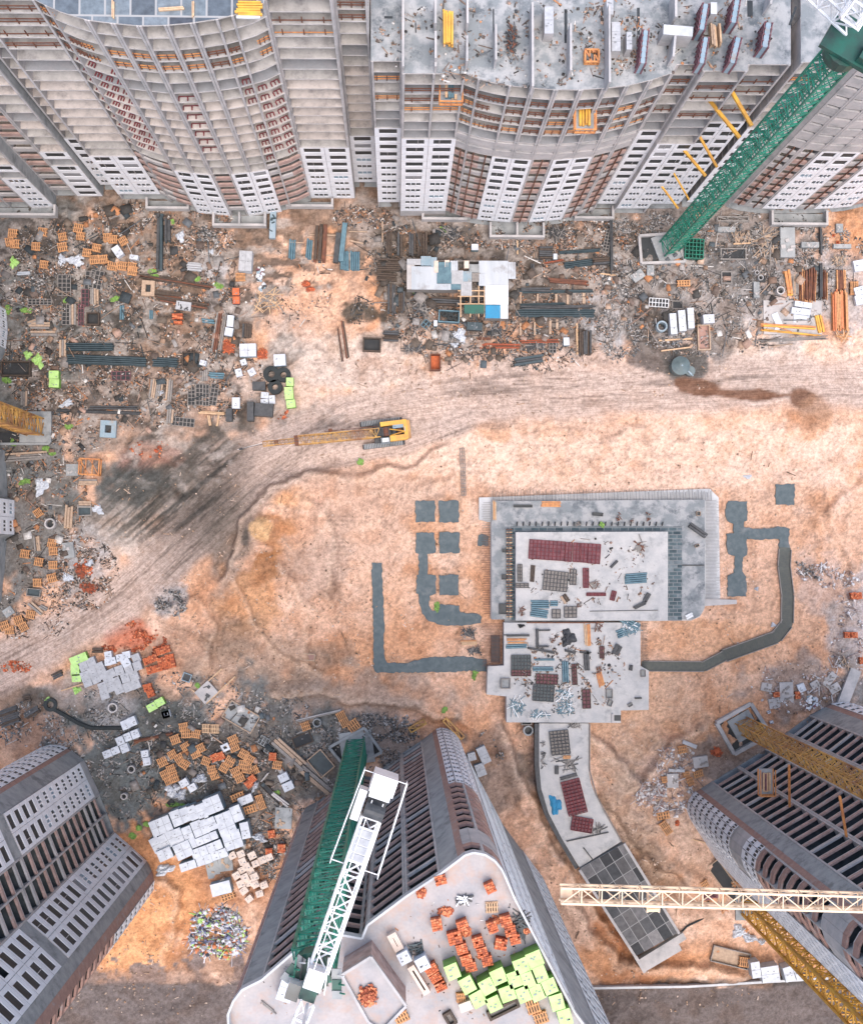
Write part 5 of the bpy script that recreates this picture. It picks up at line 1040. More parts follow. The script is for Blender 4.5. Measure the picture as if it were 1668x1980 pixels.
put(TR_, 'lime green wrapped block pack', 'pack', 'e1', [(575, 1640, 85, 95, 22), (670, 1725, 85, 100, 28), (738, 1815, 88, 95, 28), (795, 1735, 88, 95, 28), (868, 1670, 92, 95, 24), (838, 1845, 88, 90, 24), (925, 1780, 95, 95, 20), (968, 1690, 85, 100, 20), (1028, 1785, 85, 95, 22), (1012, 1605, 92, 95, 20), (1098, 1560, 98, 95, 22), (1060, 1690, 88, 100, 22), (1115, 1775, 88, 95, 24), (1130, 1655, 88, 100, 22), (1190, 1735, 92, 95, 22), (1240, 1835, 85, 100, 16), (1290, 1930, 85, 100, 16)], (M_LIME, M_LIMED), z=68.64, H=1.7)
put(NM, 'lime green wrapped block pack', 'pack', 'c6', [(595, 1255, 52, 60, 0), (588, 1335, 62, 90, 5), (602, 1412, 64, 58, 8)], (M_LIME, M_LIMED))
put(NW, 'lime green wrapped block pack', 'pack', 'c5', [(387, 1203, 70, 58, 0), (389, 1264, 72, 60, -3)], (M_LIME, M_LIMED))
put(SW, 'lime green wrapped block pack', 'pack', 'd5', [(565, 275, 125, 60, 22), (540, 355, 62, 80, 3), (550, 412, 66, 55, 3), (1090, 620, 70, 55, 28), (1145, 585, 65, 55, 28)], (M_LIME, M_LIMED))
put(SW, 'grey concrete block pack', 'pack', 'd5', [(x, y, 60, 66, 22 + U_(-4, 4)) for x, y in ((600, 330), (655, 298), (612, 398), (662, 362), (716, 335), (738, 382), (688, 418), (630, 440), (800, 378), (858, 356), (770, 425), (835, 438), (792, 480), (852, 490), (900, 412), (960, 395), (925, 352), (975, 270), (987, 325), (915, 478), (972, 455), (738, 475), (752, 530), (795, 440))], (M_PACKG,), copies=True)
put(SW, 'white wrapped block pack beside grey ones', 'pack', 'd5', [(776, 246, 50, 50, 10), (802, 290, 60, 50, 15), (862, 266, 50, 50, 10), (908, 246, 55, 50, 10), (772, 298, 40, 50, 5), (905, 302, 60, 55, 30)], (M_PACKW,))
put(SW, 'square white block pack', 'pack', 'd5', [(898, 748, 55, 66, 22), (948, 724, 55, 66, 22), (862, 862, 56, 58, 22), (916, 836, 50, 58, 22), (970, 814, 56, 60, 22), (770, 957, 60, 52, 22), (828, 932, 58, 52, 22), (894, 916, 56, 60, 22), (1038, 955, 52, 48, 8), (1052, 1010, 52, 55, 8)], (M_PACKW,))
BIG = [(230, 1285, 150, 112, 22), (340, 1228, 72, 112, 22), (402, 1205, 62, 104, 22), (458, 1190, 54, 104, 22), (520, 1180, 66, 110, 22), (603, 1132, 120, 116, 22), (680, 1222, 116, 68, 22), (772, 1195, 74, 112, 22), (832, 1316, 62, 116, 12), (592, 1268, 66, 92, 22), (510, 1296, 112, 112, 22), (424, 1340, 68, 108, 22), (356, 1356, 62, 112, 22), (280, 1386, 112, 108, 28), (196, 1420, 66, 108, 28), (702, 1292, 122, 104, 22), (532, 1384, 214, 56, 22), (392, 1455, 120, 112, 24), (612, 1430, 112, 64, 22), (742, 1386, 130, 126, 18), (508, 1470, 112, 66, 20), (646, 1488, 120, 62, 18), (262, 1482, 104, 80, 24), (540, 1528, 112, 62, 18), (426, 1566, 116, 58, 18)]
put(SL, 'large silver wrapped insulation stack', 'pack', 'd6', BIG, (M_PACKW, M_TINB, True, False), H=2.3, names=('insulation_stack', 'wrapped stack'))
put(SL, 'tan block cube pack', 'pack', 'd6', [(x, y, 52, 48, 26 + U_(-4, 4)) for x, y in ((738, 1500), (800, 1488), (812, 1540), (880, 1500), (842, 1578), (905, 1556), (952, 1533), (806, 1604), (868, 1612), (1003, 1512), (830, 1652), (898, 1650), (770, 1640), (850, 1700), (905, 1705), (800, 1700))], (M_PACKT,), copies=True)
put(SL, 'dusty tan pack in ragged wrapping', 'pack', 'o', [(x, y, 15, 13, 30 + U_(-12, 12)) for x, y in ((430, 1708), (472, 1722), (490, 1706), (502, 1728), (482, 1738), (510, 1712))], (M_PACKT,), copies=True)
put(SL, 'white wrapped pack', 'pack', 'd6', [(832, 1100, 104, 58, 22), (1105, 940, 70, 58, 25), (1138, 1002, 78, 60, 25), (452, 1012, 58, 52, 30), (392, 980, 60, 54, 30)], (M_PACKW,))
put(SL, 'torn white plastic wrapping', 'tarp', 'd6', [(300, 1035, 110, 96, 20), (360, 1072, 100, 70, 30), (500, 955, 110, 62, 15), (245, 1610, 140, 80, 20), (895, 1010, 40, 90, -20), (930, 1375, 110, 60, -25)], (M_PACKW,), H=.8)
put(SL, 'white block with square hole', 'hole', 'd6', [(688, 725, 56, 52, 25), (262, 487, 56, 52, 15)], (M_PACKW,))
put(SL, 'white roofed store box', 'pack', 'd8', [(92, 1112, 125, 78, 14)], (M_PACKW, M_TINB, False, False), H=1.8)
put(SL, 'orange slatted frame against white box', 'pallet', 'd8', [(132, 1172, 95, 40, 18)])
# upper middle yard
put(NM, 'white painted slab stack', 'pack', 'c6', [(277, 388, 92, 145, -3)], (M_PACKG, M_TIN, True, False), H=1.6)
put(NM, 'blue grey pipe bundle', 'pipes', 'c6', [(609, 298, 50, 138, -3), (732, 298, 46, 142, -5), (985, 380, 66, 138, 0), (1060, 382, 70, 138, 0)], (M_TEAL,))
put(NM, 'long brown steel beam set', 'beams', 'c6', [(812, 254, 92, 278, -3)], (M_RUST, M_DBRN, 3), H=.8)
put(NM, 'pale blue box girder', 'plate', 'c6', [(974, 250, 34, 282, -6)], (M_TEAL,), H=.8, names=('steel_girder', 'girder'))
put(NM, 'black steel girder', 'plate', 'c6', [(932, 290, 36, 220, -6)], (M_BLK,), H=.6, names=('steel_girder', 'girder'))
put(NM, 'long pale timber bearer', 'beams', 'c6', [(620, 252, 150, 10, -3), (1080, 175, 150, 9, 0), (860, 200, 270, 12, -2), (1075, 250, 110, 12, -12), (1258, 175, 10, 170, 0), (900, 345, 110, 10, 0)], (M_WOOD, None, 1), H=.25)
put(NM, 'thin rusty steel girder', 'beams', 'c6', [(955, 985, 16, 280, 8), (990, 955, 26, 295, 9)], (M_RUST, M_DBRN, 2), H=.4)
put(NM, 'low dark crate of boards', 'crate', 'c6', [(1182, 986, 130, 100, -2)], (M_DBRN, M_VOID))
put(NM, 'dark board stack', 'beams', 'c6', [(1318, 922, 115, 75, -3), (285, 885, 68, 100, -3)], (M_DBRN, M_BLK), H=.8)
put(NM, 'rusty orange skip container', 'crate', 'c6', [(1637, 1112, 74, 118, 0)], (M_RUST, M_BR1, .12), H=1.3, names=('skip_container', 'skip'))
put(NM, 'black coiled hose', 'tyre', 'c6', [(462, 1198, 118, 118), (548, 1202, 106, 106), (488, 1290, 104, 104)], (M_RUB,), H=.8)
put(NM, 'small white block pack', 'pack', 'c6', [(415, 1350, 54, 45, -5), (466, 1381, 44, 60, 3), (412, 1396, 54, 38, 3), (262, 1112, 42, 42, 20), (228, 1188, 46, 56, 15), (322, 1184, 50, 50, 30), (208, 1405, 56, 80, 0)], (M_PACKW,), H=.7)
put(NM, 'dark green lidded bin', 'pack', 'c6', [(408, 1455, 130, 92, -4), (312, 1465, 48, 138, 0), (158, 1490, 44, 90, 0), (372, 1282, 92, 60, 0)], (M_BLK, M_DTEAL, False, False), H=1.2, names=('storage_bin', 'bin'))
put(NM, 'white slab leaning pack', 'pack', 'c6', [(168, 818, 48, 84, -5), (158, 896, 58, 60, -10)], (M_PACKW, M_TINB, False), H=.8)
put(NM, 'brown rusted i-beam', 'beams', 'c6', [(68, 890, 40, 292, -8), (108, 902, 26, 280, -8)], (M_RUST, M_WOODG, 3), H=.6)
put(NM, 'red wrapped roof tile pack', 'pack', 'c6', [(208, 608, 50, 54, 0), (211, 668, 50, 54, 0)], (M_BR1, M_REDM), H=.8)
put(NM, 'pair of white sealed boxes', 'pack', 'c6', [(294, 1027, 118, 94, 2), (522, 1098, 84, 84, 4)], (M_PACKW, M_TINB, True, False), H=1.2)
put(NM, 'loose red brick heap', 'heap', 'c6', [(155, 998, 110, 110), (393, 1052, 80, 90), (708, 545, 60, 40), (740, 585, 60, 30)], (M_BR3, M_BR1), H=.6)
put(NM, 'pile of cement bags', 'bags', 'c6', [(388, 515, 56, 160, 0)])
put(NM, 'scatter of pale broken planks', 'sticks', 'c6', [(430, 670, 230, 160, 10)], (M_PALL, M_WOODG, 40), H=.3)
put(NM, 'brown slatted pallet', 'pallet', 'c6', [(238, 500, 70, 55, 0)])
put(NM, 'tall narrow grey green cabinet lying', 'plate', 'c6', [(472, 120, 44, 210, -2)], (M_TINB, M_DTEAL), H=.7)
# upper left yard
put(NW, 'long black steel tank', 'beams', 'c5', [(1142, 250, 50, 420, 0), (1198, 168, 42, 170, 0)], (M_BLK, M_DTEAL, 2), H=1.0)
put(NW, 'long dark brown girder', 'beams', 'c5', [(1240, 530, 590, 30, -9), (1300, 680, 380, 42, -9), (1205, 622, 205, 56, -5)], (M_DBRN, M_RUST, 3), H=.6)
put(NW, 'white slab with round hole', 'plate', 'c5', [(1315, 708, 108, 62, -8)], (M_PACKG, M_BLK), H=.5)
put(NW, 'tan open box', 'hole', 'c5', [(1062, 582, 92, 110, -3)], (M_WOOD,))
put(NW, 'dark green steel beam stack', 'pipes', 'c5', [(640, 1000, 330, 56, 0), (760, 1095, 560, 72, -2), (1180, 1108, 175, 72, -2)], (M_DTEAL,), H=.8)
put(NW, 'black timber crate', 'crate', 'c5', [(1350, 1092, 90, 110, 0), (112, 1158, 210, 108, 0), (665, 800, 92, 90, 0)], (M_DBRN, M_VOID))
put(NW, 'lime green torn sheet', 'tarp', 'c5', [(265, 1098, 72, 110, 20), (195, 1058, 60, 60), (92, 392, 60, 80)], (M_LIME,), H=.5)
put(NW, 'leafy light green weed bush', 'bush', 'c5', [(1105, 470, 80, 70), (1560, 562, 100, 60), (1408, 512, 50, 30), (1230, 105, 30, 50), (48, 1248, 66, 60), (45, 735, 60, 70), (185, 745, 80, 50), (830, 650, 80, 36), (460, 668, 36, 36)], (M_LEAF,))
put(NW, 'row of grey scaffold frames', 'grid', 'c5', [(460, 560, 90, 150, 0), (690, 520, 90, 130, -12), (640, 525, 60, 130, -5), (285, 680, 165, 40, 0), (475, 770, 60, 145, 0), (1430, 1345, 50, 150, 0), (1476, 1350, 46, 150, 0), (1532, 1345, 52, 152, -9), (1312, 1542, 160, 58, -6), (1372, 1340, 50, 160, 0)], (M_WOODG, M_VOID, .5))
put(NW, 'red brown scaffold frame', 'grid', 'c5', [(580, 772, 36, 150, 0), (610, 650, 50, 120, 0), (870, 1212, 130, 60, 0)], (M_REDM, M_VOID, .5))
put(NW, 'grey board stack', 'beams', 'c5', [(520, 770, 52, 150, 0), (672, 640, 62, 120, 0), (290, 850, 150, 50, 0), (310, 905, 200, 40, 0), (450, 1012, 50, 130, 0), (170, 1372, 52, 110, 0), (1118, 1300, 90, 140, -8), (1212, 1312, 46, 160, -5), (1218, 1500, 50, 110, -5), (240, 820, 100, 40, 20), (1460, 1210, 60, 80, 0)], (M_WOODG, M_WOOD), H=.5)
put(NW, 'pale timber bench rack', 'beams', 'c5', [(1520, 1475, 190, 22, -3), (1500, 1530, 20, 80, 10), (1560, 1530, 16, 80, -10)], (M_PALL,), H=.5)
put(NW, 'long black pipe run', 'pipes', 'c5', [(700, 1467, 590, 26, -2), (812, 1437, 350, 30, 0), (325, 1478, 110, 26, 2)], (M_BLK,))
put(NW, 'teal concrete sump box', 'hole', 'c5', [(776, 1592, 112, 122, -3)], (M_TINB,), H=.6)
put(NW, 'blue green tarpaulin roll', 'pipes', 'c5', [(1490, 815, 90, 34, -6), (1080, 770, 28, 62, 0), (1550, 1206, 110, 46, -3), (870, 755, 34, 100, 0)], (M_TEAL,))
put(NW, 'maroon brick pack', 'brick', 'c5', [(1272, 785, 76, 40, 0), (1276, 828, 60, 22, 0)], H=.8)
put(NW, 'white plank stack', 'beams', 'c5', [(1392, 425, 106, 66, -5), (170, 474, 100, 24, 3)], (M_PACKG, M_TIN), H=.5)
put(NW, 'crumpled white plastic sheet', 'tarp', 'c5', [(438, 372, 60, 80), (540, 378, 130, 80), (470, 1408, 100, 50, 25), (1140, 1330, 60, 50), (1290, 205, 60, 80), (1515, 320, 40, 40)], (M_PACKW,), H=.5)
put(NW, 'white wrapped box', 'pack', 'c5', [(843, 318, 56, 80, 35), (960, 360, 60, 32, -8), (1455, 1118, 46, 36, -15)], (M_PACKW,))
# stores yard
put(SH, 'tall black stacked crate', 'beams', 'c6', [(1305, 262, 46, 175, 0), (1382, 270, 42, 170, 0), (1472, 262, 50, 165, 0), (1545, 268, 70, 185, 0), (1325, 655, 60, 210, 0), (1396, 678, 46, 150, 0)], (M_BLK, M_DBRN), H=1.2)
put(SH, 'dark brown board platform', 'beams', 'c6', [(1300, 412, 180, 90, 0), (1290, 500, 150, 60, -3)], (M_DBRN,), H=.6)
put(SH, 'dark stained timber stack', 'beams', 'c7', [(430, 675, 240, 66, -2), (1130, 325, 100, 90, 0), (1530, 385, 120, 48, 4), (1415, 970, 90, 185, 0)], (M_DBRN, M_BLK), H=.8)
put(SH, 'green steel tray of tyres', 'crate', 'c7', [(437, 785, 152, 88, -3)], (M_TEAL, M_BLK), H=1.0)
put(SH, 'black tyre in green tray', 'tyre', 'c7', [(405, 765, 46, 46), (450, 790, 50, 50), (490, 798, 40, 40), (485, 752, 30, 30)], (M_RUB,), z=.3, H=.4, names=('tyre', 'tyre'))
put(SH, 'dark teal covered crate', 'pack', 'c7', [(620, 856, 112, 58, -4)], (M_DTEAL, M_BLK, True, False), H=1.0)
put(SH, 'teal edged tilted panel', 'grid', 'c7', [(272, 842, 48, 58, -40)], (M_TEAL, M_VOID, .6))
put(SH, 'small white steel box', 'pack', 'c7', [(340, 835, 26, 44, 0), (622, 288, 50, 46, 0), (1276, 966, 42, 58, 2), (1197, 356, 28, 42, 0)], (M_PACKW, M_TEAL, False, False), H=.9)
put(SH, 'crumpled white plastic drift', 'tarp', 'c7', [(510, 920, 110, 110, 40), (480, 985, 70, 40), (1320, 1105, 10, 10)], (M_PACKW,), H=.6)
put(SH, 'long dark steel pipe bundle', 'pipes', 'c7', [(1190, 600, 560, 26, 1), (1090, 695, 360, 18, 2), (1195, 755, 575, 66, 0), (1370, 312, 300, 28, 4), (1365, 402, 205, 52, 8)], (M_DTEAL,), H=.6)
put(SH, 'long black steel section stack', 'beams', 'c7', [(1200, 715, 560, 22, 1), (1050, 590, 240, 30, 0), (1010, 1097, 208, 58, 8), (1035, 440, 28, 74, 0), (1602, 265, 22, 410, 0)], (M_BLK, M_DTEAL), H=.8)
put(SH, 'long rusty orange girder', 'beams', 'c7', [(1290, 534, 292, 34, -4), (1190, 388, 140, 20, 10), (810, 996, 290, 34, 0), (1085, 962, 290, 24, 2), (690, 945, 90, 16, 0)], (M_RUST, M_BR3, 3), H=.5)
put(SH, 'short pale timber bearer', 'beams', 'c7', [(950, 655, 14, 70), (1072, 650, 14, 60), (1206, 660, 20, 80), (1288, 660, 20, 80), (1404, 655, 26, 80), (950, 880, 16, 120), (1052, 872, 16, 100), (1163, 865, 18, 110), (1212, 840, 18, 70)], (M_WOOD, None, 1), H=.3)
put(SH, 'upright pale timber plank', 'beams', 'c7', [(1356, 950, 14, 240, 0), (928, 290, 12, 110, 0), (1570, 480, 140, 12, -6)], (M_PALL, None, 1), H=.4)
put(SH, 'grey slatted board', 'grid', 'c7', [(1180, 1008, 46, 76, 0), (1572, 240, 42, 160, -12)], (M_WOODG, M_VOID, .4))
put(SH, 'tangled scrap steel heap', 'sticks', 'c7', [(430, 940, 220, 150), (180, 1010, 160, 70), (1060, 1000, 170, 60), (240, 700, 110, 160), (770, 880, 110, 110), (1200, 180, 200, 80), (445, 180, 150, 90)], (M_BLK, M_WOODG, 50), H=.5)
put(SH, 'leafy light green weed bush', 'bush', 'c7', [(405, 160, 50, 50), (205, 605, 60, 30)], (M_LEAF,))
# upper right yard
put(NE, 'green lattice crane section lying flat', 'grid', 'c8', [(458, 300, 132, 140, -3)], (M_GREEN, M_GREEND, .45), H=1.4, names=('crane_section', 'crane section'))
put(NE, 'grey concrete plate', 'plate', 'c8', [(145, 455, 52, 74, 0), (55, 492, 92, 66, 35), (1500, 150, 50, 62, 0), (905, 592, 42, 116, 0), (690, 160, 130, 38, 0), (1125, 255, 108, 220, 0), (1290, 270, 130, 40, 0), (1520, 280, 130, 30, 0)], (M_CONCD, M_CONC), H=.6)
put(NE, 'orange slatted crate', 'pallet', 'c8', [(385, 545, 98, 42, 2), (1606, 580, 62, 100, 0)])
put(NE, 'white slatted rack', 'grid', 'c8', [(205, 686, 140, 60, -4)], (M_WSTEEL, M_VOID, .4), H=.6)
put(NE, 'white steel cabin', 'pack', 'c8', [(306, 840, 48, 152, 4), (368, 818, 52, 152, 4), (430, 800, 46, 150, 3), (560, 804, 80, 64, 4)], (M_PACKW, M_PACKG, True, False), H=1.8, names=('site_cabin', 'cabin'))
put(NE, 'dark round water tank', 'ring', 'c8', [(226, 856, 80, 80)], (M_TINB,), H=1.2)
put(NE, 'brown soil filled timber tray', 'crate', 'c8', [(528, 935, 92, 185, 2)], (M_WOOD, M_BRICK), H=.6)
put(NE, 'long pale timber pole', 'beams', 'c8', [(315, 950, 275, 13, 4), (322, 1020, 240, 13, 8), (800, 262, 150, 12, 3)], (M_PALL, None, 1), H=.3)
put(NE, 'teal conical mixing tank', 'tank', 'c8', [(365, 1135, 135, 135)], (M_POUR,), H=2.0)
put(NE, 'stack of orange brown planks', 'beams', 'c8', [(1245, 560, 60, 240, 0), (1310, 555, 60, 250, -2), (1395, 555, 42, 215, 0), (1515, 520, 70, 150, 0)], (M_RUST, M_PAL, 7, .04), H=.6)
put(NE, 'yellow formwork girder bundle', 'beams', 'c8', [(1135, 545, 44, 180, 8), (1140, 855, 385, 26, -3), (1150, 900, 420, 14, -5), (1350, 835, 30, 130, 12), (1382, 835, 26, 130, 12)], (M_YEL, M_ORANGE, 2), H=.5)
put(NE, 'grey batten stack', 'beams', 'c8', [(1188, 540, 46, 180, 0), (1170, 946, 560, 24, 3), (1100, 985, 150, 10, 5)], (M_WOODG, M_WOOD, 4), H=.4)
put(NE, 'broad orange timber deck stack', 'beams', 'c8', [(1512, 738, 112, 290, 1)], (M_PAL, M_BR2, 10, .004), H=1.2)
put(NE, 'splintered orange plank heap', 'sticks', 'c8', [(1522, 925, 120, 70), (1240, 682, 190, 40)], (M_PAL, M_PALL, 26))
put(NE, 'grey concrete ring', 'ring', 'c8', [(1075, 600, 60, 60), (935, 506, 40, 40), (908, 470, 32, 32)], (M_CONC,))
put(NE, 'flat white sheet pack', 'pack', 'c8', [(1238, 700, 125, 40, -8), (1220, 750, 140, 44, -8), (1645, 600, 80, 60, 15), (1650, 665, 80, 70, 12), (1640, 420, 80, 80, 10)], (M_PACKW,), H=.8)
put(NE, 'poured concrete hardstanding', 'plate', 'c8', [(1165, 790, 430, 250, 0)], (M_CONC, M_PACKW), H=.16)
put(NE, 'criss-cross pile of broken battens', 'sticks', 'c8', [(980, 270, 150, 240), (1500, 380, 120, 60), (800, 220, 180, 60), (340, 280, 160, 120)], (M_WOOD, M_WOODG, 60), H=.5)
put(NE, 'dark board covered pit', 'crate', 'c8', [(740, 335, 190, 84, 0), (690, 505, 80, 90, 0), (340, 700, 80, 60, 0)], (M_WOODG, M_VOID), H=.4)
put(NE, 'upright black beam', 'beams', 'c8', [(1372, 240, 22, 200, 0), (1370, 530, 20, 280, 0)], (M_BLK, None, 2), H=.8)
put(NE, 'orange warning cone', 'cone', 'c8', [(1470, 195, 20, 20), (1500, 245, 24, 24)], (M_BR1,))
put(NE, 'thin rusted frame', 'cage', 'c8', [(735, 85, 230, 30, 0)], (M_WOODG,), H=.5)
# left edge
put(WE, 'square orange steel crane cage', 'cage', 'd1', [(642, 380, 140, 112, -3)], (M_ORANGE,))
put(WE, 'dark grey steel plate', 'plate', 'd1', [(516, 402, 86, 84, 0), (490, 978, 76, 112, 8), (60, 1420, 70, 60, 35)], (M_CONCD, M_CONC))
put(WE, 'grey board stack', 'beams', 'd1', [(630, 490, 130, 46, 0), (185, 305, 330, 62, 4), (262, 928, 46, 110, 6), (605, 650, 90, 50, 0), (258, 1395, 120, 40, -40), (310, 1390, 60, 30, -30)], (M_WOODG, M_WOOD), H=.5)
put(WE, 'pale timber bundle', 'beams', 'd1', [(490, 738, 56, 165, -3)], (M_PALL, M_WOOD), H=.6)
put(WE, 'pale grey tray of rubble', 'crate', 'd1', [(605, 690, 100, 84, 3), (240, 1282, 96, 56, -6)], (M_WOODG, M_DTEAL), H=.5)
put(WE, 'grey concrete ring', 'ring', 'd1', [(358, 788, 78, 78)], (M_CONC,))
put(WE, 'crumpled white plastic sheet', 'tarp', 'd1', [(695, 685, 90, 60, -30), (290, 520, 90, 130, -20), (640, 1080, 70, 60), (480, 1170, 90, 60, -30)], (M_PACKW,), H=.4)
put(WE, 'loose red brick heap', 'heap', 'd1', [(575, 1125, 100, 110), (630, 1245, 130, 90)], (M_BR3, M_RUST), H=.8)
put(WE, 'leafy light green weed bush', 'bush', 'd1', [(90, 200, 50, 60), (325, 250, 50, 40), (370, 285, 40, 30), (165, 490, 80, 40), (490, 90, 60, 40)], (M_LEAF,))
# lower left
put(SW, 'white well box with square hole', 'hole', 'd5', [(1190, 672, 58, 52, 15)], (M_PACKW,))
put(SW, 'grey concrete ring', 'ring', 'd5', [(941, 1067, 54, 54), (888, 1262, 46, 46), (810, 625, 70, 70)], (M_CONC,))
put(SW, 'bundle of long brown pipes', 'pipes', 'd5', [(1095, 842, 275, 24, 12)], (M_RUST,))
put(SW, 'dark board pile', 'beams', 'd5', [(225, 662, 110, 56, 30), (60, 690, 150, 120, 20), (410, 390, 76, 46, 25), (190, 560, 56, 46, 10), (700, 215, 80, 40, 0)], (M_DBRN, M_BLK), H=.5)
put(SW, 'lime green torn sheet', 'tarp', 'd5', [(545, 502, 60, 56), (340, 570, 50, 36)], (M_LIME,), H=.5)
put(SW, 'dark concrete tray with timber poles', 'plate', 'd5', [(1478, 515, 128, 112, 42)], (M_CONC, M_BLK), H=.35)
put(SW, 'long pale timber pole', 'beams', 'd5', [(1540, 390, 150, 11, 43), (1580, 500, 300, 11, 43), (1425, 540, 150, 9, -40), (520, 478, 170, 8, 18)], (M_PALL, None, 1), H=.45)
put(SW, 'small dark steel frame box', 'crate', 'd5', [(1338, 408, 62, 60, -20)], (M_TINB, M_BLK), H=.5)
put(SW, 'leafy light green weed bush', 'bush', 'd5', [(1408, 470, 36, 40), (1048, 1458, 40, 36), (992, 1495, 36, 36), (940, 1550, 60, 40)], (M_LEAF,))
put(SL, 'wide weathered concrete tray', 'crate', 'd6', [(800, 505, 240, 140, -30)], (M_WOOD, M_CONCD, .12), H=.4)
put(SL, 'timber walkway of cross boards', 'beams', 'd6', [(1142, 765, 300, 74, -42), (1350, 958, 300, 92, -40)], (M_WOODG, M_WOOD, 3, .0), H=.9)
put(SL, 'long grey steel beam', 'beams', 'd6', [(1350, 500, 335, 20, 13), (1080, 1095, 160, 30, -38), (970, 940, 90, 10, 50)], (M_CONC, M_WOODG, 2), H=.5)
put(SL, 'open sided timber pit frame', 'crate', 'd6', [(1372, 840, 130, 165, 40)], (M_WOOD, M_DTEAL, .14), H=.5)
put(SL, 'dark hollow with boards', 'crate', 'd6', [(1240, 672, 140, 84, 22), (1015, 1050, 40, 200, 45)], (M_DBRN, M_VOID), H=.3)
put(SL, 'leafy lime plant clump', 'bush', 'd6', [(1050, 1056, 50, 50), (485, 288, 36, 40), (320, 1140, 120, 30), (65, 1310, 36, 36), (122, 1276, 36, 36)], (M_LEAF,))
put(SL, 'grey slab littered with offcuts', 'plate', 'd6', [(1105, 1232, 120, 150, -3), (600, 1600, 90, 120, 12), (690, 1560, 100, 100, 8)], (M_CONCD, M_WOOD), H=.3)
put(SL, 'dark grey sheet stack', 'grid', 'd6', [(965, 680, 70, 60, -30), (1005, 740, 60, 60, -30)], (M_CONCD, M_BLK, .4))
put(SL, 'grey concrete ring', 'ring', 'd6', [(1345, 548, 62, 62)], (M_CONCD,))
put(SL, 'yellow scaffold frame by the tower corner', 'cage', 'd3', [(172, 1528, 100, 30, 30), (385, 1545, 150, 26, -45)], (M_YELO,), H=.9)
put(SL, 'pale box on the sand by the tower', 'pack', 'e1', [(775, 265, 60, 110, 25), (755, 360, 60, 80, 20), (700, 275, 50, 50, 15)], (M_PACKG, M_TINB, True, False), H=1.0)
# podium
put(DU, 'dark red rebar mesh mat', 'grid', 'd3', [(932, 497, 210, 112, -4), (1058, 508, 40, 112, -4), (1105, 510, 38, 112, -4), (1150, 513, 40, 112, -4), (1208, 518, 72, 115, -4), (1160, 660, 32, 115, 0), (1220, 756, 112, 18, 0), (1320, 764, 26, 56, -15)], (M_RED, M_REDM, .5), z=2.6, H=.25)
put(DU, 'dark mesh stack', 'grid', 'd3', [(982, 678, 142, 115, -6), (1085, 655, 36, 90, -3), (773, 630, 26, 100, 0), (786, 704, 74, 26, 0), (1070, 860, 72, 65, 0), (986, 870, 48, 52, 0)], (M_BLK, M_WOODG, .45), z=2.6, H=.3)
put(DU, 'teal steel pipe bundle', 'pipes', 'd3', [(1458, 662, 128, 62, 4), (893, 815, 105, 50, 0), (890, 868, 100, 50, -8), (978, 810, 45, 34, 0)], (M_TEAL,), z=2.6, H=.5)
put(DU, 'rusty timber rack', 'beams', 'd3', [(848, 635, 26, 112, -4), (1038, 780, 40, 50, 35)], (M_DBRN, M_WOOD), z=2.6, H=.4)
put(DU, 'curved black steel form', 'beams', 'd3', [(1518, 775, 26, 60, -30), (1478, 820, 80, 22, 25), (1325, 580, 14, 60, -45)], (M_BLK,), z=2.6, H=.5)
put(DU, 'grey tool litter pile', 'sticks', 'd3', [(1210, 700, 70, 50), (785, 850, 30, 90), (1478, 470, 50, 120), (1120, 820, 30, 30)], (M_WOODG, M_RUST, 18), z=2.6, H=.2)
put(DO, 'orange yellow plank bundle', 'beams', 'd3', [(958, 226, 120, 34, 0), (625, 265, 20, 118, 0)], (M_ORANGE, M_PALL, 4), z=1.2, H=.4)
put(DO, 'black steel frame', 'crate', 'd3', [(792, 238, 108, 16, 0), (1230, 286, 62, 20, -5), (690, 500, 40, 20, 0), (684, 655, 34, 30, 0), (676, 842, 48, 62, 0)], (M_BLK,), z=1.2, H=.4)
put(DO, 'black steel column form lying askew', 'beams', 'd4', [(487, 465, 150, 42, -35)], (M_BLK,), z=1.2, H=.6)
put(DO, 'small pale timber box', 'crate', 'd4', [(490, 345, 30, 30, 0), (480, 575, 30, 20, 20)], (M_WOOD,), z=1.2, H=.4)
put(DO, 'short white bar pair', 'beams', 'd4', [(425, 1080, 54, 34, 28)], (M_WSTEEL, None, 2), z=1.2, H=.3)
put(DO, 'lime green plant in the trench', 'bush', 'd3', [(1257, 345, 30, 36)], (M_LEAF,), z=1.3)
put(DO, 'rebar column starter', 'sticks', 'd3', [(1355, 300, 26, 60), (1115, 340, 40, 30), (1430, 330, 20, 40), (1530, 300, 20, 60)], (M_WOODG, M_RUST, 10), z=1.2, H=.5)
put(DL, 'black straight steel form', 'beams', 'd3', [(762, 998, 150, 13, 0), (876, 1010, 15, 112, 0), (920, 968, 72, 10, 0), (908, 1063, 74, 12, 0), (905, 1086, 172, 15, -10), (1165, 1148, 32, 118, 3), (1158, 1098, 66, 16, -8), (1070, 1093, 70, 16, -15), (1345, 1082, 46, 66, -25), (1425, 1188, 20, 34, -10), (1468, 1366, 40, 9, 0)], (M_BLK, None, 2), z=1.9, H=.5)
put(DL, 'orange yellow plank bundle', 'beams', 'd3', [(1170, 996, 38, 132, 3), (1246, 1256, 36, 90, 14), (755, 1022, 120, 14, 0), (755, 1040, 112, 12, 0)], (M_ORANGE, M_PALL, 4), z=1.9, H=.4)
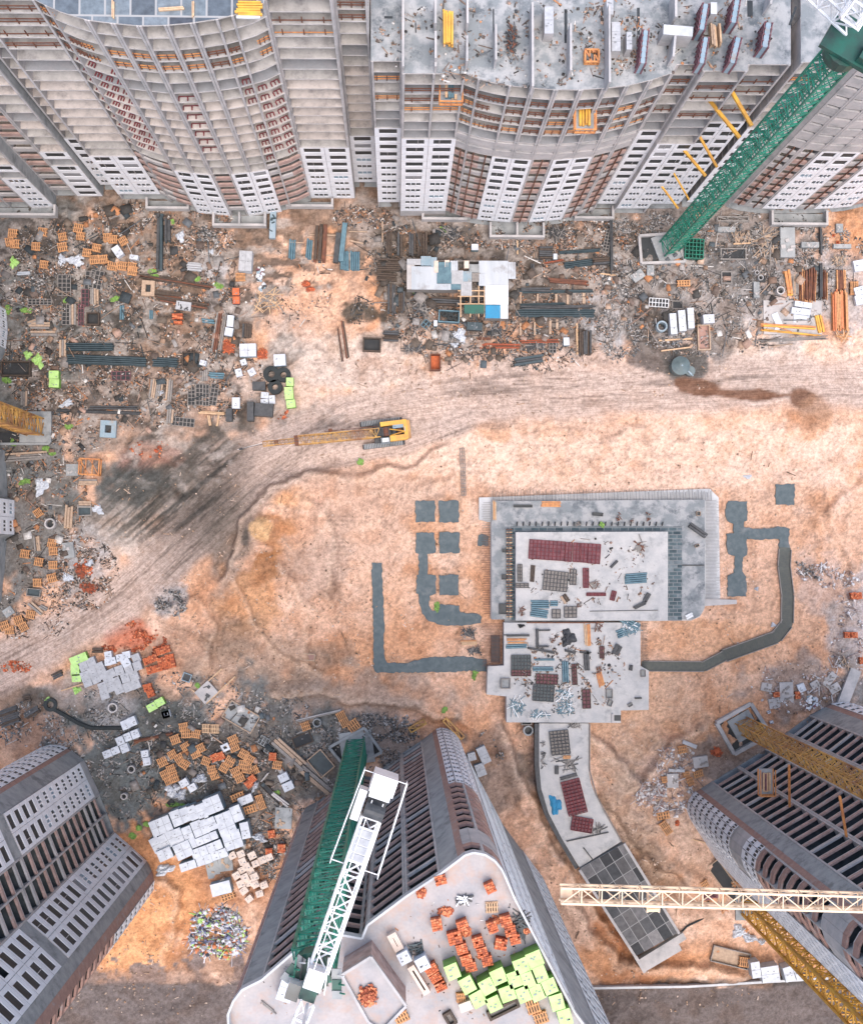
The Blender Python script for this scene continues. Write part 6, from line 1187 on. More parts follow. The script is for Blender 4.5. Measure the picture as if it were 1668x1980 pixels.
put(DL, 'teal steel panel stack', 'pipes', 'd3', [(755, 1062, 120, 26, 2), (1375, 982, 62, 50, 20), (1410, 918, 140, 42, -28), (915, 1140, 115, 12, 0), (910, 1195, 120, 28, 0), (1041, 1208, 40, 122, 2)], (M_TEAL,), z=1.9, H=.5)
put(DL, 'dark green mesh mat', 'grid', 'd3', [(780, 1155, 112, 84, 0), (912, 1335, 122, 96, -4)], (M_BLK, M_DTEAL, .4), z=1.9, H=.3)
put(DL, 'rust red mesh mat', 'grid', 'd3', [(780, 1218, 114, 34, 0), (1093, 1226, 27, 120, 3), (932, 1254, 126, 58, -3), (1163, 1370, 46, 110, 2), (1254, 1096, 25, 70, 0)], (M_DBRN, M_REDM, .42), z=1.9, H=.3)
put(DL, 'loose teal steel strips', 'sticks', 'd3', [(1036, 1342, 100, 70), (1036, 1425, 100, 90), (890, 1465, 130, 40), (755, 1410, 90, 110), (1420, 960, 110, 80)], (M_TEAL, M_WSTEEL, 34), z=1.9, H=.25)
put(DL, 'black crumpled tarpaulin', 'tarp', 'd3', [(1058, 1012, 84, 98, 0), (782, 942, 40, 22)], (M_BLK,), z=1.9, H=.5)
put(DL, 'grey steel box', 'crate', 'd3', [(1298, 1340, 38, 54, 0), (690, 1280, 56, 60, 0), (1496, 1220, 28, 40, 0), (1420, 1405, 28, 18, 30), (1302, 1395, 26, 36, -20)], (M_WOODG, M_CONCD), z=1.9, H=.5)
put(DL, 'tiny rust coloured litter pile', 'sticks', 'd3', [(965, 1025, 36, 34), (1225, 950, 70, 40), (1240, 1200, 40, 40)], (M_RUST, M_WOODG, 14), z=1.9, H=.2)
put('below the lower podium corner', 'green timber framed sump', 'crate', 'd3', [(812, 1492, 62, 62, 0)], (M_WOODG, M_DTEAL), H=1.0)
put('below the lower podium corner', 'dark round drain ring', 'ring', 'd3', [(822, 1556, 60, 60)], (M_CONCD,))
put(MID, 'orange plank stack with scrap by trench', 'beams', 'd3', [(472, 1040, 100, 28, 0)], (M_ORANGE, M_PALL, 4), H=.5)
put(MID, 'dark scrap heap beside orange planks', 'sticks', 'd3', [(470, 985, 110, 50), (510, 1085, 80, 40)], (M_BLK, M_WOODG, 34))
put(MID, 'leafy light green weed bush', 'bush', 'd3', [(285, 830, 40, 50), (512, 1228, 30, 50), (335, 1435, 30, 30)], (M_LEAF,))
put(MID, 'pale empty timber tray', 'crate', 'd6', [(1280, 76, 100, 50, -5)], (M_WOOD, M_BRICK, .12), H=.4)
put(MID, 'light green leafy tuft beside crawler crane', 'bush', 'd2', [(1098, 342, 44, 44)], (M_LEAF,))
put(MID, 'narrow rusty ladder on the sand', 'grid', 'o', [(895, 912, 8, 92, 2)], (M_WOODG, None, .5))
put(RA, 'dark rebar mesh stack', 'grid', 'e2', [(296, 310, 128, 165, 6)], (M_BLK, M_WOODG, .42), z=1.4, H=.4)
put(RA, 'maroon rebar mesh stack', 'grid', 'e2', [(395, 690, 130, 240, 14), (450, 882, 142, 96, -10)], (M_RED, M_REDM, .45), z=1.4, H=.35)
put(RA, 'blue crumpled tarpaulin', 'tarp', 'e2', [(265, 748, 78, 130, 15)], (M_BLUE,), z=1.4, H=.4)
put(RA, 'black steel form bar', 'beams', 'e2', [(352, 550, 140, 28, 15), (275, 505, 35, 60, 0), (482, 970, 312, 9, 12), (498, 1092, 10, 130, 38)], (M_BLK, None, 1), z=1.4, H=.35)
put(RA, 'small orange board scrap', 'beams', 'e2', [(345, 412, 60, 24, 0)], (M_PAL,), z=1.4, H=.3)
put(RA, 'thin bent rebar pile', 'sticks', 'e2', [(180, 380, 30, 300), (330, 460, 200, 120), (560, 910, 120, 60), (400, 180, 100, 60)], (M_WOODG, M_BLK, 20), z=1.4, H=.15)
# lower right
put(SE, 'square grey concrete plate', 'plate', 'e2', [(1080, 576, 80, 96, 2), (1275, 446, 104, 76, 8)], (M_CONC, M_WOODG), H=.5)
put(SE, 'thin white slab', 'plate', 'e2', [(1108, 505, 112, 20, -3), (1198, 322, 104, 26, -22)], (M_PACKG,), H=.4)
put(SE, 'loose red brick heap', 'heap', 'e2', [(1392, 378, 90, 70), (1110, 870, 30, 40)], (M_BR3, M_BR1), H=.7)
put(SE, 'long pale timber pole', 'beams', 'e2', [(1215, 982, 190, 8, -15)], (M_PALL, None, 1), H=.25)
put(SE, 'crumpled white plastic drift', 'tarp', 'e4', [(680, 845, 120, 110, 20), (760, 900, 130, 70, -20), (860, 930, 70, 50)], (M_PACKW,), H=.7)
put(SE, 'pink and white torn wrapping', 'tarp', 'e4', [(430, 545, 130, 80)], (M_REDM,), H=.6)
put(SE, 'white steel cabin', 'pack', 'e4', [(795, 1140, 72, 128, 8), (880, 1182, 72, 124, 8), (950, 1172, 72, 124, 8), (1065, 1176, 80, 118, 15), (1140, 1180, 50, 90, 20)], (M_PACKW, M_PACKG, True, False), H=1.9, names=('site_cabin', 'cabin'))
put(SE, 'long timber sided rubbish tray', 'crate', 'e4', [(600, 1050, 310, 130, -14)], (M_WOODG, M_WOOD, .12), H=.6)
put(SE, 'orange slatted crate in the tray', 'pallet', 'e4', [(712, 1090, 84, 78, -8)], z=.3, H=.6)
put(SE, 'yellow orange plank scrap', 'sticks', 'e4', [(560, 660, 90, 70), (310, 640, 50, 40), (640, 460, 60, 50), (720, 830, 50, 60)], (M_ORANGE, M_PALL, 16))
put(SE, 'rust edged timber trench frame', 'crate', 'e4', [(570, 450, 110, 400, 36)], (M_WOOD, M_VOID, .12), H=.4)
put(ER, 'flat grey concrete plate', 'plate', 'e3', [(890, 122, 84, 66, -12), (1052, 180, 112, 200, 2), (1280, 100, 70, 60, 30), (1400, 60, 130, 60, 50), (1440, 130, 90, 70, 30), (950, 250, 90, 80, 10)], (M_CONC, M_WOODG), H=.35)
put(ER, 'white sheet box', 'pack', 'e3', [(1172, 126, 60, 66, 22), (933, 405, 28, 22, 20), (905, 320, 26, 20, 20)], (M_PACKW,), H=.6)
put(ER, 'blue and white plastic heap', 'bags', 'e3', [(1255, 245, 90, 90)])
put(ER, 'small orange brick pack', 'brick', 'e3', [(970, 180, 50, 40, 5), (1140, 185, 40, 60, 5)], H=.6)
put(ER, 'orange red brick pack', 'brick', 'd4', [(1600, 935, 40, 50, 10), (1640, 935, 40, 50, 10), (1552, 1215, 40, 44), (1600, 1215, 46, 44), (1660, 1400, 30, 50)], H=.8)
put(ER, 'grey concrete walkway slab', 'plate', 'e3', [(1555, 130, 90, 330, -22)], (M_CONC,), H=.6)
put(ER, 'thin timber tripod scrap', 'sticks', 'd4', [(1530, 1420, 110, 70)], (M_WOODG, M_WOOD, 12))
put(MID, 'white plastic scrap on the sand', 'tarp', 'd4', [(1030, 1145, 38, 34), (910, 885, 30, 28), (605, 270, 40, 24), (845, 80, 60, 30)], (M_PACKW,), H=.3)
# tower roof
put(TR_, 'pale slatted pallet', 'pallet', 'e1', [(830, 1240, 80, 66, 2)], (M_PALL,), z=68.64, H=.4)
put(TR_, 'orange slatted pallet', 'pallet', 'e1', [(630, 1818, 56, 56, 5), (1090, 1868, 84, 100, 18), (1140, 1948, 90, 70, 18), (250, 1946, 90, 60, 25)], z=68.64, H=.6)
put(TR_, 'white wrapped block pack', 'pack', 'e1', [(268, 1556, 74, 76, 28), (385, 1594, 78, 84, 28)], (M_PACKW,), z=68.64, H=1.2)
put(TR_, 'tan concrete trough', 'crate', 'e1', [(212, 1458, 60, 116, 28), (362, 1700, 46, 200, 32), (660, 1868, 80, 56, 20)], (M_PACKT, M_VOID, .35), z=68.64, H=.8)
put(TR_, 'brown timber frame', 'crate', 'e1', [(900, 1890, 210, 60, 25), (560, 1950, 60, 90, 30)], (M_DBRN, M_WOODG, .2), z=68.64, H=.5)
put(TR_, 'loose orange brick heap', 'heap', 'e1', [(378, 1148, 60, 76), (530, 1270, 100, 60), (660, 1400, 70, 60), (1050, 1390, 50, 40), (850, 1325, 80, 50)], (M_BR3, M_BR2), z=68.64, H=.5)
put(TR_, 'white scrap bar pile', 'sticks', 'e1', [(645, 1190, 100, 60)], (M_WSTEEL, M_BLK, 24), z=68.64, H=.3)
put(TR_, 'dark mesh scrap pile', 'sticks', 'e1', [(1010, 1350, 90, 190), (350, 1500, 90, 70)], (M_BLK, M_DTEAL, 36), z=68.64, H=.3)
put(TR_, 'white steel machine hood', 'pack', 'd8', [(512, 1745, 95, 170, -18)], (M_PACKW, M_PACKG, True, False), z=68.64, H=1.6)
put(TR_, 'thin pale rail', 'beams', 'd8', [(385, 1868, 110, 8, -38), (400, 1890, 110, 8, -38)], (M_WOODG, None, 1), z=68.64, H=.3)
# roof of block A
put(AR, 'yellow formwork beam bundle', 'beams', 'c3', [(246, 192, 76, 256, 0)], (M_YEL, M_PALL, 4), z=50.25, H=.8)
put(AR, 'dark tool bundle on orange tray', 'sticks', 'c3', [(705, 275, 70, 250, 0)], (M_BLK, M_RUST, 60), z=50.25, H=.6)
put(AR, 'pale grey precast box', 'pack', 'c3', [(965, 152, 66, 200, 0), (1444, 270, 64, 215, 0), (1400, 60, 50, 110, 0), (1538, 300, 40, 130, 0)], (M_PACKG, M_CONC, True, False), z=50.25, H=1.8)
put(AR, 'large pale precast box', 'pack', 'c4', [(335, 232, 215, 72, -4), (590, 72, 46, 86, 0)], (M_CONCL, M_CONC, False, False), z=50.25, H=2.6)
put(AR, 'tan strapped timber bundle', 'beams', 'c4', [(617, 240, 78, 160, 4)], (M_PALL, M_WOOD, 5), z=50.25, H=1.2)
put(AR, 'red framed wall formwork', 'wallform', 'c4', [(95, 345, 56, 240, -6), (520, 130, 60, 190, -10), (745, 90, 60, 170, -10), (520, 370, 56, 190, -10), (745, 370, 62, 190, -14), (970, 260, 66, 180, -10)], (M_REDM,), z=50.25)
put(AR, 'thin orange timber trestle', 'cage', 'c3', [(1275, 400, 100, 90, 0)], (M_ORANGE,), z=50.25, H=.6)
put(LR, 'pale timber batten', 'beams', 'c1', [(1228, 56, 190, 24, 4), (808, 60, 20, 130, 0), (1382, 60, 18, 120, 0)], (M_PALL, None, 2), z=60.8, H=.3)
put(LR, 'yellow and white formwork plank set', 'beams', 'c2', [(300, 60, 190, 130, 0)], (M_YEL, M_WSTEEL, 7), z=60.8, H=.4)
finish_labels()

# roof walls and openings on the top middle block (they belong to the block)
mbs = []
for (x, y0, y1, w) in ((150, 60, 235, 16), (375, 55, 235, 18), (150, 300, 490, 16), (372, 320, 500, 18), (575, 240, 490, 20), (832, 90, 680, 22), (1100, 240, 570, 24), (1368, 120, 660, 26)):
    a = P(*cc('c3', x, y0), 50.2); b2 = P(*cc('c3', x, y1), 50.2); mb = MB()
    mb.box(a.x, (a.y + b2.y) / 2, 50.21, .2, abs(a.y - b2.y), U_(2.0, 2.7), M_CONC); mb.build('upper_wall', blkA, blkA.location)
for c, x, y0, y1, lean in (('c4', 285, 20, 200, 0), ('c4', 275, 300, 480, -.1), ('c4', 960, 0, 110, -.2), ('c2', 1405, 0, 520, 0), ('c2', 1630, 60, 230, 0), ('c2', 1635, 300, 520, 0)):
    a = P(*cc(c, x, y0), 50.2); b2 = P(*cc(c, x, y1), 50.2); mb = MB()
    mb.box(a.x, (a.y + b2.y) / 2, 50.21, .22, abs(a.y - b2.y), 1.6 if c == 'c2' else 2.6, M_CONC, lean); mb.build('upper_wall', blkA, blkA.location)
for c, x, y, w, h, r in (('c3', 570, 150, 10, 180, 0), ('c3', 1088, 185, 22, 250, 0), ('c3', 1608, 150, 20, 200, 0), ('c4', 1165, 110, 16, 150, -20), ('c4', 858, 60, 40, 120, 0), ('c2', 1300, 122, 60, 18, 0)):
    p = P(*cc(c, x, y), 50.2); mb = MB(); s = CROPS[c][2] / mpx(50.2)
    mb.box(p.x, p.y, 50.205, w / s, h / s, .012, M_DARK, R(r)); mb.build('floor_opening', blkA, blkA.location)
def platform(label, c, x, y, w, h, z, load, m):
    p = P(*cc(c, x, y), z); s = CROPS[c][2] / mpx(z); L, W = w / s, h / s
    t = thing('loading_platform', label, 'loading platform', p, 0, 'cantilever loading platforms')
    mb = MB(); mb.box(p.x, p.y, z - .2, L, W, .15, M_CONCD); mb.build('deck', t, t.location)
    mb = MB()
    for sx in (-1, 1): mb.bar((p.x + sx * L / 2, p.y - W / 2, z + .9), (p.x + sx * L / 2, p.y + W / 2, z + .9), .12, M_ORANGE); mb.bar((p.x + sx * L / 2, p.y - W / 2, z - .1), (p.x + sx * L / 2, p.y + W / 2, z - .1), .16, M_ORANGE)
    mb.bar((p.x - L / 2, p.y - W / 2, z + .9), (p.x + L / 2, p.y - W / 2, z + .9), .14, M_ORANGE); mb.bar((p.x - L / 2, p.y - W / 2, z), (p.x + L / 2, p.y - W / 2, z), .2, M_ORANGE)
    for k in range(5): mb.bar((p.x + (k / 4 - .5) * L, p.y - W / 2, z), (p.x + (k / 4 - .5) * L, p.y - W / 2, z + .95), .08, M_ORANGE)
    mb.build('railing', t, t.location)
    mb = MB(); k_beams(mb, L * .55, W * .72, .7, m, M_PALL, 4, .01); o = mb.build('beam_stack'); o.location = (p.x, p.y + W * .02, z - .03); tag(o, load, 'beams')
platform('orange railed loading platform jutting from the bowed front', 'c3', 1222, 820, 150, 262, 43.5, 'bright yellow beam load on the orange railed platform', M_YEL)
platform('recessed loading bay platform between two bays, top middle', 'c3', 265, 640, 165, 220, 44.5, 'blue grey pipe load on the recessed loading platform', M_TEAL)
platform('brown timber platform hung over the dark lower right front', 'e3', 885, 885, 120, 210, 20, 'thin plank load on the hung brown platform', M_REDM)
# stair housing on the tallest tower
sh = [(661, 1884), (717, 1849), (785, 1944), (738, 1992), (712, 1975)]
q = [tuple(P(u, v, 72.6)[:2]) for u, v in sh]; mb = MB(); mb.prism(q, 68.6, 72.6, M_CONC, top=M_ROOFT, side=M_PARA)
for i in range(len(q)):
    a, c = q[i], q[(i + 1) % len(q)]; mb.bar((*a, 72.75), (*c, 72.75), .2, M_CONC, .3 + i * .004)
mb.build('stair_housing', blkT, blkT.location)
mb = MB(); k_heap(mb, 1.6, 1.8, .6, M_BR3, M_BR2); o = mb.build('rubble_heap'); p = P(712, 1925, 72.7); o.location = p; tag(o, 'orange brick heap on top of the pale stair housing', 'heap')

# sunken entrance terraces along the foot of the top blocks
for lab, x0, y0, x1, y1, mid in (('wide grey walled terrace at the far upper left corner', -60, 401, 110, 419, 0), ('small walled terrace under the left curved front', 287, 388, 366, 406, 0), ('double walled terrace under the two white strips, left block', 415, 416, 514, 439, 1), ('walled terrace right of the left curved front', 556, 390, 643, 402, 0),
                                 ('walled terrace left of the middle bowed front', 817, 405, 900, 427, 0), ('double walled terrace at the middle of the bowed front', 947, 436, 1049, 461, 1), ('walled terrace right of the middle bowed front', 1110, 404, 1182, 425, 0), ('walled terrace with white boxes at the right block', 1488, 413, 1593, 437, 0)):
    a = P(x0, y0); b2 = P(x1, y1); t = thing('entrance_terrace', lab, 'terrace', ((a.x + b2.x) / 2, (a.y + b2.y) / 2, 0), 0, 'walled terraces at the foot of the blocks')
    L, W = b2.x - a.x, a.y - b2.y; cx, cy = t.location.x, t.location.y
    mb = MB(); mb.box(cx, cy, -.2, L, W, .3, M_CONCD); mb.build('floor', t, t.location)
    mb = MB(); mb.box(cx, cy - W / 2, 0, L + .3, .32, 1.3, M_CONC)
    for sx in (-1, 1): mb.box(cx + sx * L / 2, cy + .17, 0, .3, W, 1.296, M_CONC)
    if mid: mb.box(cx, cy + .17, 0, .26, W, 1.29, M_CONC)
    mb.build('wall', t, t.location)
kb = MB()
for a, c in (((1140, 1911), (1330, 1908)), ((1330, 1908), (1565, 1894)), ((1565, 1894), (1700, 1886))): kb.bar(P(*a, .5) + Vector((0, 0, -.3)), P(*c, .5) + Vector((0, 0, -.3)), .3, M_CONCL, .9)
tag(kb.build('boundary_wall'), 'pale low wall along the bottom road, lower right', 'wall')
# black hose pipe line in the lower left
hp = MB(); pts = [(104, 1372), (112, 1376), (150, 1398), (175, 1408), (240, 1408), (262, 1400)]
for a, c in zip(pts[:-1], pts[1:]): hp.tube(P(*a, .2), P(*c, .2), .28, M_RUB, 8)
p = P(98, 1363, .2); hp.ring(p.x, p.y, .02, .4, .9, .45, M_RUB); tag(hp.build('hose_line'), 'thick black hose running from a coil towards the white packs', 'hose')
hp = MB(); pts = [cc('e4', *q) for q in ((200, 850), (250, 800), (380, 735), (425, 700), (437, 640), (420, 600))]
for a, c in zip(pts[:-1], pts[1:]): hp.tube(P(*a, .15), P(*c, .15), .13, M_RUB, 6)
tag(hp.build('hose_line'), 'thin black cable curling off the end of the ramp', 'hose')
# big heap of mixed rubbish, corrugated shed
sd = thing('storage_shed', 'patchwork corrugated tin shed with open roof frame and blue sheet', 'shed', P(885, 560), 0)
def sp(mb, nm): return mb.build(nm, sd, sd.location)
def sheet(x0, y0, x1, y1, z, m, corr=True):
    a = P(*cc('c7', x0, y0), z); b2 = P(*cc('c7', x1, y1), z); mb = MB(); n = max(2, int((b2.x - a.x) / .28)) if corr else 1
    for i in range(n):
        xa = a.x + (b2.x - a.x) * i / n; w = (b2.x - a.x) / n
        mb.box(xa + w / 2, (a.y + b2.y) / 2, z, w * (.62 if corr else 1), a.y - b2.y, .07, m)
        if corr: mb.box(xa + w / 2, (a.y + b2.y) / 2, z - .06, w * 1.0, a.y - b2.y, .06, m)
    sp(mb, 'roof_sheet')
for i, s_ in enumerate(((135, 372, 235, 415, M_PACKG), (235, 352, 308, 420, M_TINB), (308, 360, 350, 430, M_TINB), (135, 415, 190, 590, M_CONC), (168, 425, 352, 592, M_TIN), (350, 395, 455, 548, M_TEAL), (330, 550, 450, 594, M_TIN), (445, 385, 500, 470, M_TIN), (455, 455, 540, 552, M_PACKG), (450, 550, 535, 592, M_TEAL), (530, 460, 600, 535, M_TINB), (522, 535, 600, 636, M_PACKG), (545, 385, 580, 440, M_PACKT), (580, 410, 655, 470, M_CONCD), (600, 472, 660, 535, M_WOODG), (650, 385, 862, 560, M_TIN), (695, 560, 862, 700, M_WHITES), (805, 700, 860, 800, M_WHITES), (697, 704, 805, 798, M_BLUE), (862, 395, 915, 515, M_TIN), (330, 385, 362, 470, M_PACKT), (545, 700, 690, 765, M_GREEND), (405, 380, 440, 430, M_PACKT), (650, 480, 700, 565, M_TIN))):
    sheet(*s_[:4], 2.5 + .075 * (i % 3) + i * .004, s_[4], i not in (18, 21, 3, 12))
mb = MB()
for x in (520, 590, 650, 690): mb.bar(P(*cc('c7', x, 560), 2.3), P(*cc('c7', x, 790), 2.3), .14, M_PALL)
for y in (600, 640, 695): mb.bar(P(*cc('c7', 500, y), 2.38), P(*cc('c7', 695, y), 2.38), .14, M_PALL)
sp(mb, 'rafter_frame')
mb = MB()
for x, y in ((140, 380), (140, 585), (500, 385), (860, 390), (860, 795), (700, 795), (500, 690)): p = P(*cc('c7', x, y), 2.4); mb.box(p.x, p.y, -.1, .18, .18, 2.5, M_WOODG)
for (xa, ya, xb, yb) in ((140, 385, 860, 385), (140, 588, 500, 588), (860, 390, 860, 795), (700, 795, 860, 795), (140, 385, 140, 588)):
    a, c = P(*cc('c7', xa, ya), 2.3), P(*cc('c7', xb, yb), 2.3); mb.bar((a.x, a.y, 1.1), (c.x, c.y, 1.1), .1, M_WOODG, 2.2)
sp(mb, 'shed_wall')

# ------------------------------------------------------------------ crawler crane
A0, A1 = P(745, 838), P(460, 873); ang = math.atan2(A0.y - A1.y, A0.x - A1.x)
ccr = thing('crawler_crane', 'yellow crawler crane with its long lattice boom lowered over the dirt road', 'crane', (A0.x, A0.y, 0), ang)
def cp(mb, nm, par=None): return mb.build(nm, par or ccr)
SM = .07
for s in (-1, 1):
    mb = MB(); yy = s * 1.55; xo = -.4
    mb.box(xo, yy, .12, 5.0, .62, .8, M_BLK)
    for e in (-1, 1): mb.tube((xo + e * 2.45, yy - .31, .52), (xo + e * 2.45, yy + .31, .52), .42, M_BLK, 14)
    t = cp(mb, 'crawler_track'); mb = MB()
    for k in range(24): mb.box(xo - 2.6 + k * .22, yy, .93, .13, .7, .06, M_CONCD)
    cp(mb, 'track_pad', t)
mb = MB(); mb.box(-.5, 0, .5, 2.2, 2.6, .5, M_BLK); mb.tube((-.3, 0, 1.0), (-.3, 0, 1.3), 1.0, M_BLK, 18); cp(mb, 'carbody')
mb = MB(); mb.box(.6, 0, 1.3, 4.2, 2.6, .25, M_BLK); mb.box(1.2, 1.05, 1.55, 3.6, .6, 1.0, M_YEL, 0, taper=.97); mb.box(1.7, -1.0, 1.55, 2.4, .75, 1.0, M_YEL, 0, taper=.97); mb.box(2.75, 0, 1.5, .5, 2.5, 1.1, M_YEL); b_ = cp(mb, 'house')
mb = MB(); mb.box(.1, .0, 1.55, 1.0, 1.2, .7, M_BLK); mb.tube((.1, -.6, 2.2), (.1, .6, 2.2), .36, M_RUST, 12); mb.tube((1.2, -.5, 1.9), (1.2, .5, 1.9), .34, M_BLK, 12); mb.tube((1.9, -.5, 1.9), (1.9, .5, 1.9), .3, M_RUST, 12); cp(mb, 'winch_drum')
mb = MB(); mb.box(2.0, .55, 2.3, 1.9, .5, .15, M_TINB); mb.bar((.6, .3, 2.2), (2.6, -.3, 3.2), .12, M_YEL); mb.bar((.6, -.6, 2.2), (2.6, -.3, 3.2), .12, M_YEL); mb.bar((2.6, -.3, 3.2), (2.7, .9, 2.0), .1, M_WSTEEL); cp(mb, 'gantry')
mb = MB(); mb.box(-.1, -1.15, 1.5, 1.3, .8, 1.3, M_TINB, 0, taper=.92, top=M_GLASS); mb.box(-.1, -1.15, 2.85, .9, .5, .05, M_WSTEEL); cp(mb, 'operator_cab')
mb = MB(); lattice(mb, (-.9, 0, 1.7), (-11.6, 0, 5.0), 1.15, M_YELO, .62, .13, .075); cp(mb, 'boom')
mb = MB(); lattice(mb, (-11.6, 0, 5.0), (-16.0, 0, 6.0), .62, M_YELO, .6, .1, .06); mb.box(-11.7, 0, 4.7, .5, 1.3, .9, M_RUST); mb.box(-14.3, 0, 5.3, .5, .7, .6, M_RUST); cp(mb, 'boom_head')
mb = MB()
for s in (-.45, .45): mb.bar((1.5, s, 3.2), (-15, s * .3, 6.6), .04, M_BLK)
mb.bar((-16, 0, 6), (-19.5, .2, 1.2), .05, M_BLK); mb.box(-19.5, .2, .7, .5, .2, .5, M_BLK); mb.bar((-14, .5, 5.4), (-20, .2, .6), .05, M_WSTEEL); cp(mb, 'hoist_rope')
mb = MB(); mb.box(3.15, 0, 1.3, .45, 2.4, 1.1, M_YELO); cp(mb, 'counterweight')
mb = MB(); mb.box(-7.2, .95, 3.5, .5, .4, .35, M_RUST); mb.bar((-.9, .9, 1.9), (-8.0, .85, 3.9), .07, M_RUST); cp(mb, 'boom_walkway')

# ------------------------------------------------------------------ fine litter nobody could count: boxes, shards and sticks in several colours
PALT = {'trash': [(.66, .62, .58), (.30, .25, .22), (.20, .13, .095), (.10, .075, .06), (.34, .22, .15), (.13, .14, .15), (.48, .33, .24), (.05, .042, .038), (.05, .05, .05), (.40, .26, .20), (.22, .16, .13), (.08, .07, .06), (.5, .22, .1), (.15, .11, .09)],
        'dark': [(.06, .055, .05), (.10, .08, .065), (.17, .13, .10), (.04, .05, .055), (.25, .22, .2), (.35, .32, .3), (.09, .11, .12)],
        'brick': [(.60, .14, .055), (.45, .10, .04), (.70, .25, .12), (.3, .08, .04)],
        'white': [(.66, .62, .61), (.52, .45, .43), (.74, .71, .70), (.42, .32, .29), (.28, .22, .2), (.45, .28, .22)],
        'grey': [(.28, .26, .245), (.40, .37, .35), (.18, .165, .155), (.5, .47, .45), (.10, .095, .09), (.06, .06, .06), (.3, .22, .17), (.14, .15, .155)],
        'sand': [(.50, .33, .22), (.36, .22, .14), (.62, .45, .33), (.22, .15, .10), (.66, .5, .4)],
        'mix': [(.7, .7, .75), (.2, .22, .35), (.45, .7, .2), (.6, .2, .08), (.06, .06, .08), (.5, .5, .5), (.62, .6, .62), (.35, .3, .3), (.8, .8, .85)]}
def litter(name, label_zone, zones, pal, seed, smin=.06, smax=.3, stickp=.22, zh=.12, zbase=None):
    r = np.random.default_rng(seed); C = []; S = []; A = []; Cc = []
    pc = np.array(PALT[pal])
    for (u, v, ru, rv, rot, n) in zones:
        n = int(n * 1.1); rr = np.sqrt(r.random(n)); t = r.random(n) * 6.283; a = rr * np.cos(t) * ru; b = rr * np.sin(t) * rv
        cr, sr = math.cos(R(rot)), math.sin(R(rot)); uu = u + a * cr - b * sr; vv = v + a * sr + b * cr
        cl = fbm(uu / 17, vv / 17, seed + 3, 3); k = r.random(n) < sstep(.46, .60, cl) * 1.3 + .03
        uu, vv, rr = uu[k], vv[k], rr[k]
        for x, y, q in zip(uu, vv, rr):
            p = P(x, y, zbase or 0); st = r.random() < stickp; s = smin + (smax - smin) * r.random() ** 2.2
            l, w, h = (s * r.uniform(2.5, 7), r.uniform(.05, .12), r.uniform(.05, .12)) if st else (s, s * r.uniform(.45, 1), s * r.uniform(.25, .7))
            C.append((p.x, p.y, (gz(p.x, p.y) if zbase is None else zbase + .02) - .02 + zh * (1 - q) * r.random())); S.append((l, w, h)); A.append(r.random() * 3.1416)
            Cc.append(pc[r.integers(len(pc))] * r.uniform(.75, 1.2))
    C = np.array(C); S = np.array(S); A = np.array(A); Cc = np.clip(np.array(Cc), 0, 1); n = len(C)
    base = np.array([(-.5, -.5, 0), (.5, -.5, 0), (.5, .5, 0), (-.5, .5, 0), (-.5, -.5, 1), (.5, -.5, 1), (.5, .5, 1), (-.5, .5, 1)])
    V = base[None] * S[:, None, :]; ca, sa = np.cos(A)[:, None], np.sin(A)[:, None]
    tilt = (r.random((n, 1)) - .5) * .7
    X = V[..., 0] * ca - V[..., 1] * sa; Y = V[..., 0] * sa + V[..., 1] * ca; Z = V[..., 2] + V[..., 0] * tilt
    V = np.stack([X, Y, Z], -1) + C[:, None, :]
    F = np.array([(4, 5, 6, 7), (0, 1, 5, 4), (1, 2, 6, 5), (2, 3, 7, 6), (3, 0, 4, 7)])
    Q = (np.arange(n)[:, None, None] * 8 + F[None]).reshape(-1, 4)
    me = bpy.data.meshes.new(name); me.vertices.add(n * 8); me.vertices.foreach_set('co', V.astype(np.float32).ravel())
    me.loops.add(Q.size); me.loops.foreach_set('vertex_index', Q.astype(np.int32).ravel()); me.polygons.add(len(Q)); me.polygons.foreach_set('loop_start', np.arange(0, Q.size, 4, dtype=np.int32)); me.update(calc_edges=True)
    at = me.attributes.new('Col', 'FLOAT_COLOR', 'POINT'); col = np.repeat(np.concatenate([Cc, np.ones((n, 1))], 1), 8, axis=0)
    at.data.foreach_set('color', col.astype(np.float32).ravel()); me.materials.append(M_VAR)
    ob = bpy.data.objects.new(name, me); COL.objects.link(ob); stuff(ob); ob['label'] = label_zone; ob['category'] = 'litter'
litter('litter', 'mixed litter and scrap over the cluttered upper left yard', [(220, 620, 260, 220, 0, 15000), (120, 720, 160, 160, 0, 5000), (380, 740, 140, 80, 0, 4500), (260, 440, 120, 50, 0, 3500), (400, 450, 60, 50, 0, 1500), (110, 560, 70, 50, 0, 2500), (380, 560, 90, 20, 5, 800)], 'trash', 1)
litter('litter', 'mixed litter and scrap across the stores yard and below the top blocks', [(900, 640, 130, 60, 0, 4500), (820, 560, 90, 110, 0, 2500), (1060, 600, 130, 110, 0, 4200), (1000, 450, 260, 30, 0, 5000), (700, 420, 60, 24, 0, 1800), (1160, 480, 140, 60, 0, 4000), (560, 560, 90, 80, 0, 500)], 'trash', 2)
litter('litter', 'grey rubble and battens over the upper right yard', [(1380, 560, 230, 130, 0, 9500), (1290, 440, 120, 30, 0, 2500), (1480, 470, 150, 60, 0, 4500), (1200, 590, 50, 120, 0, 2500), (1620, 500, 60, 60, 0, 1200)], 'grey', 3, stickp=.34)
litter('litter', 'litter along the left edge beside the road', [(80, 930, 90, 200, 0, 5500), (170, 1110, 60, 70, 0, 2500), (60, 1180, 80, 60, 0, 1200)], 'trash', 4)
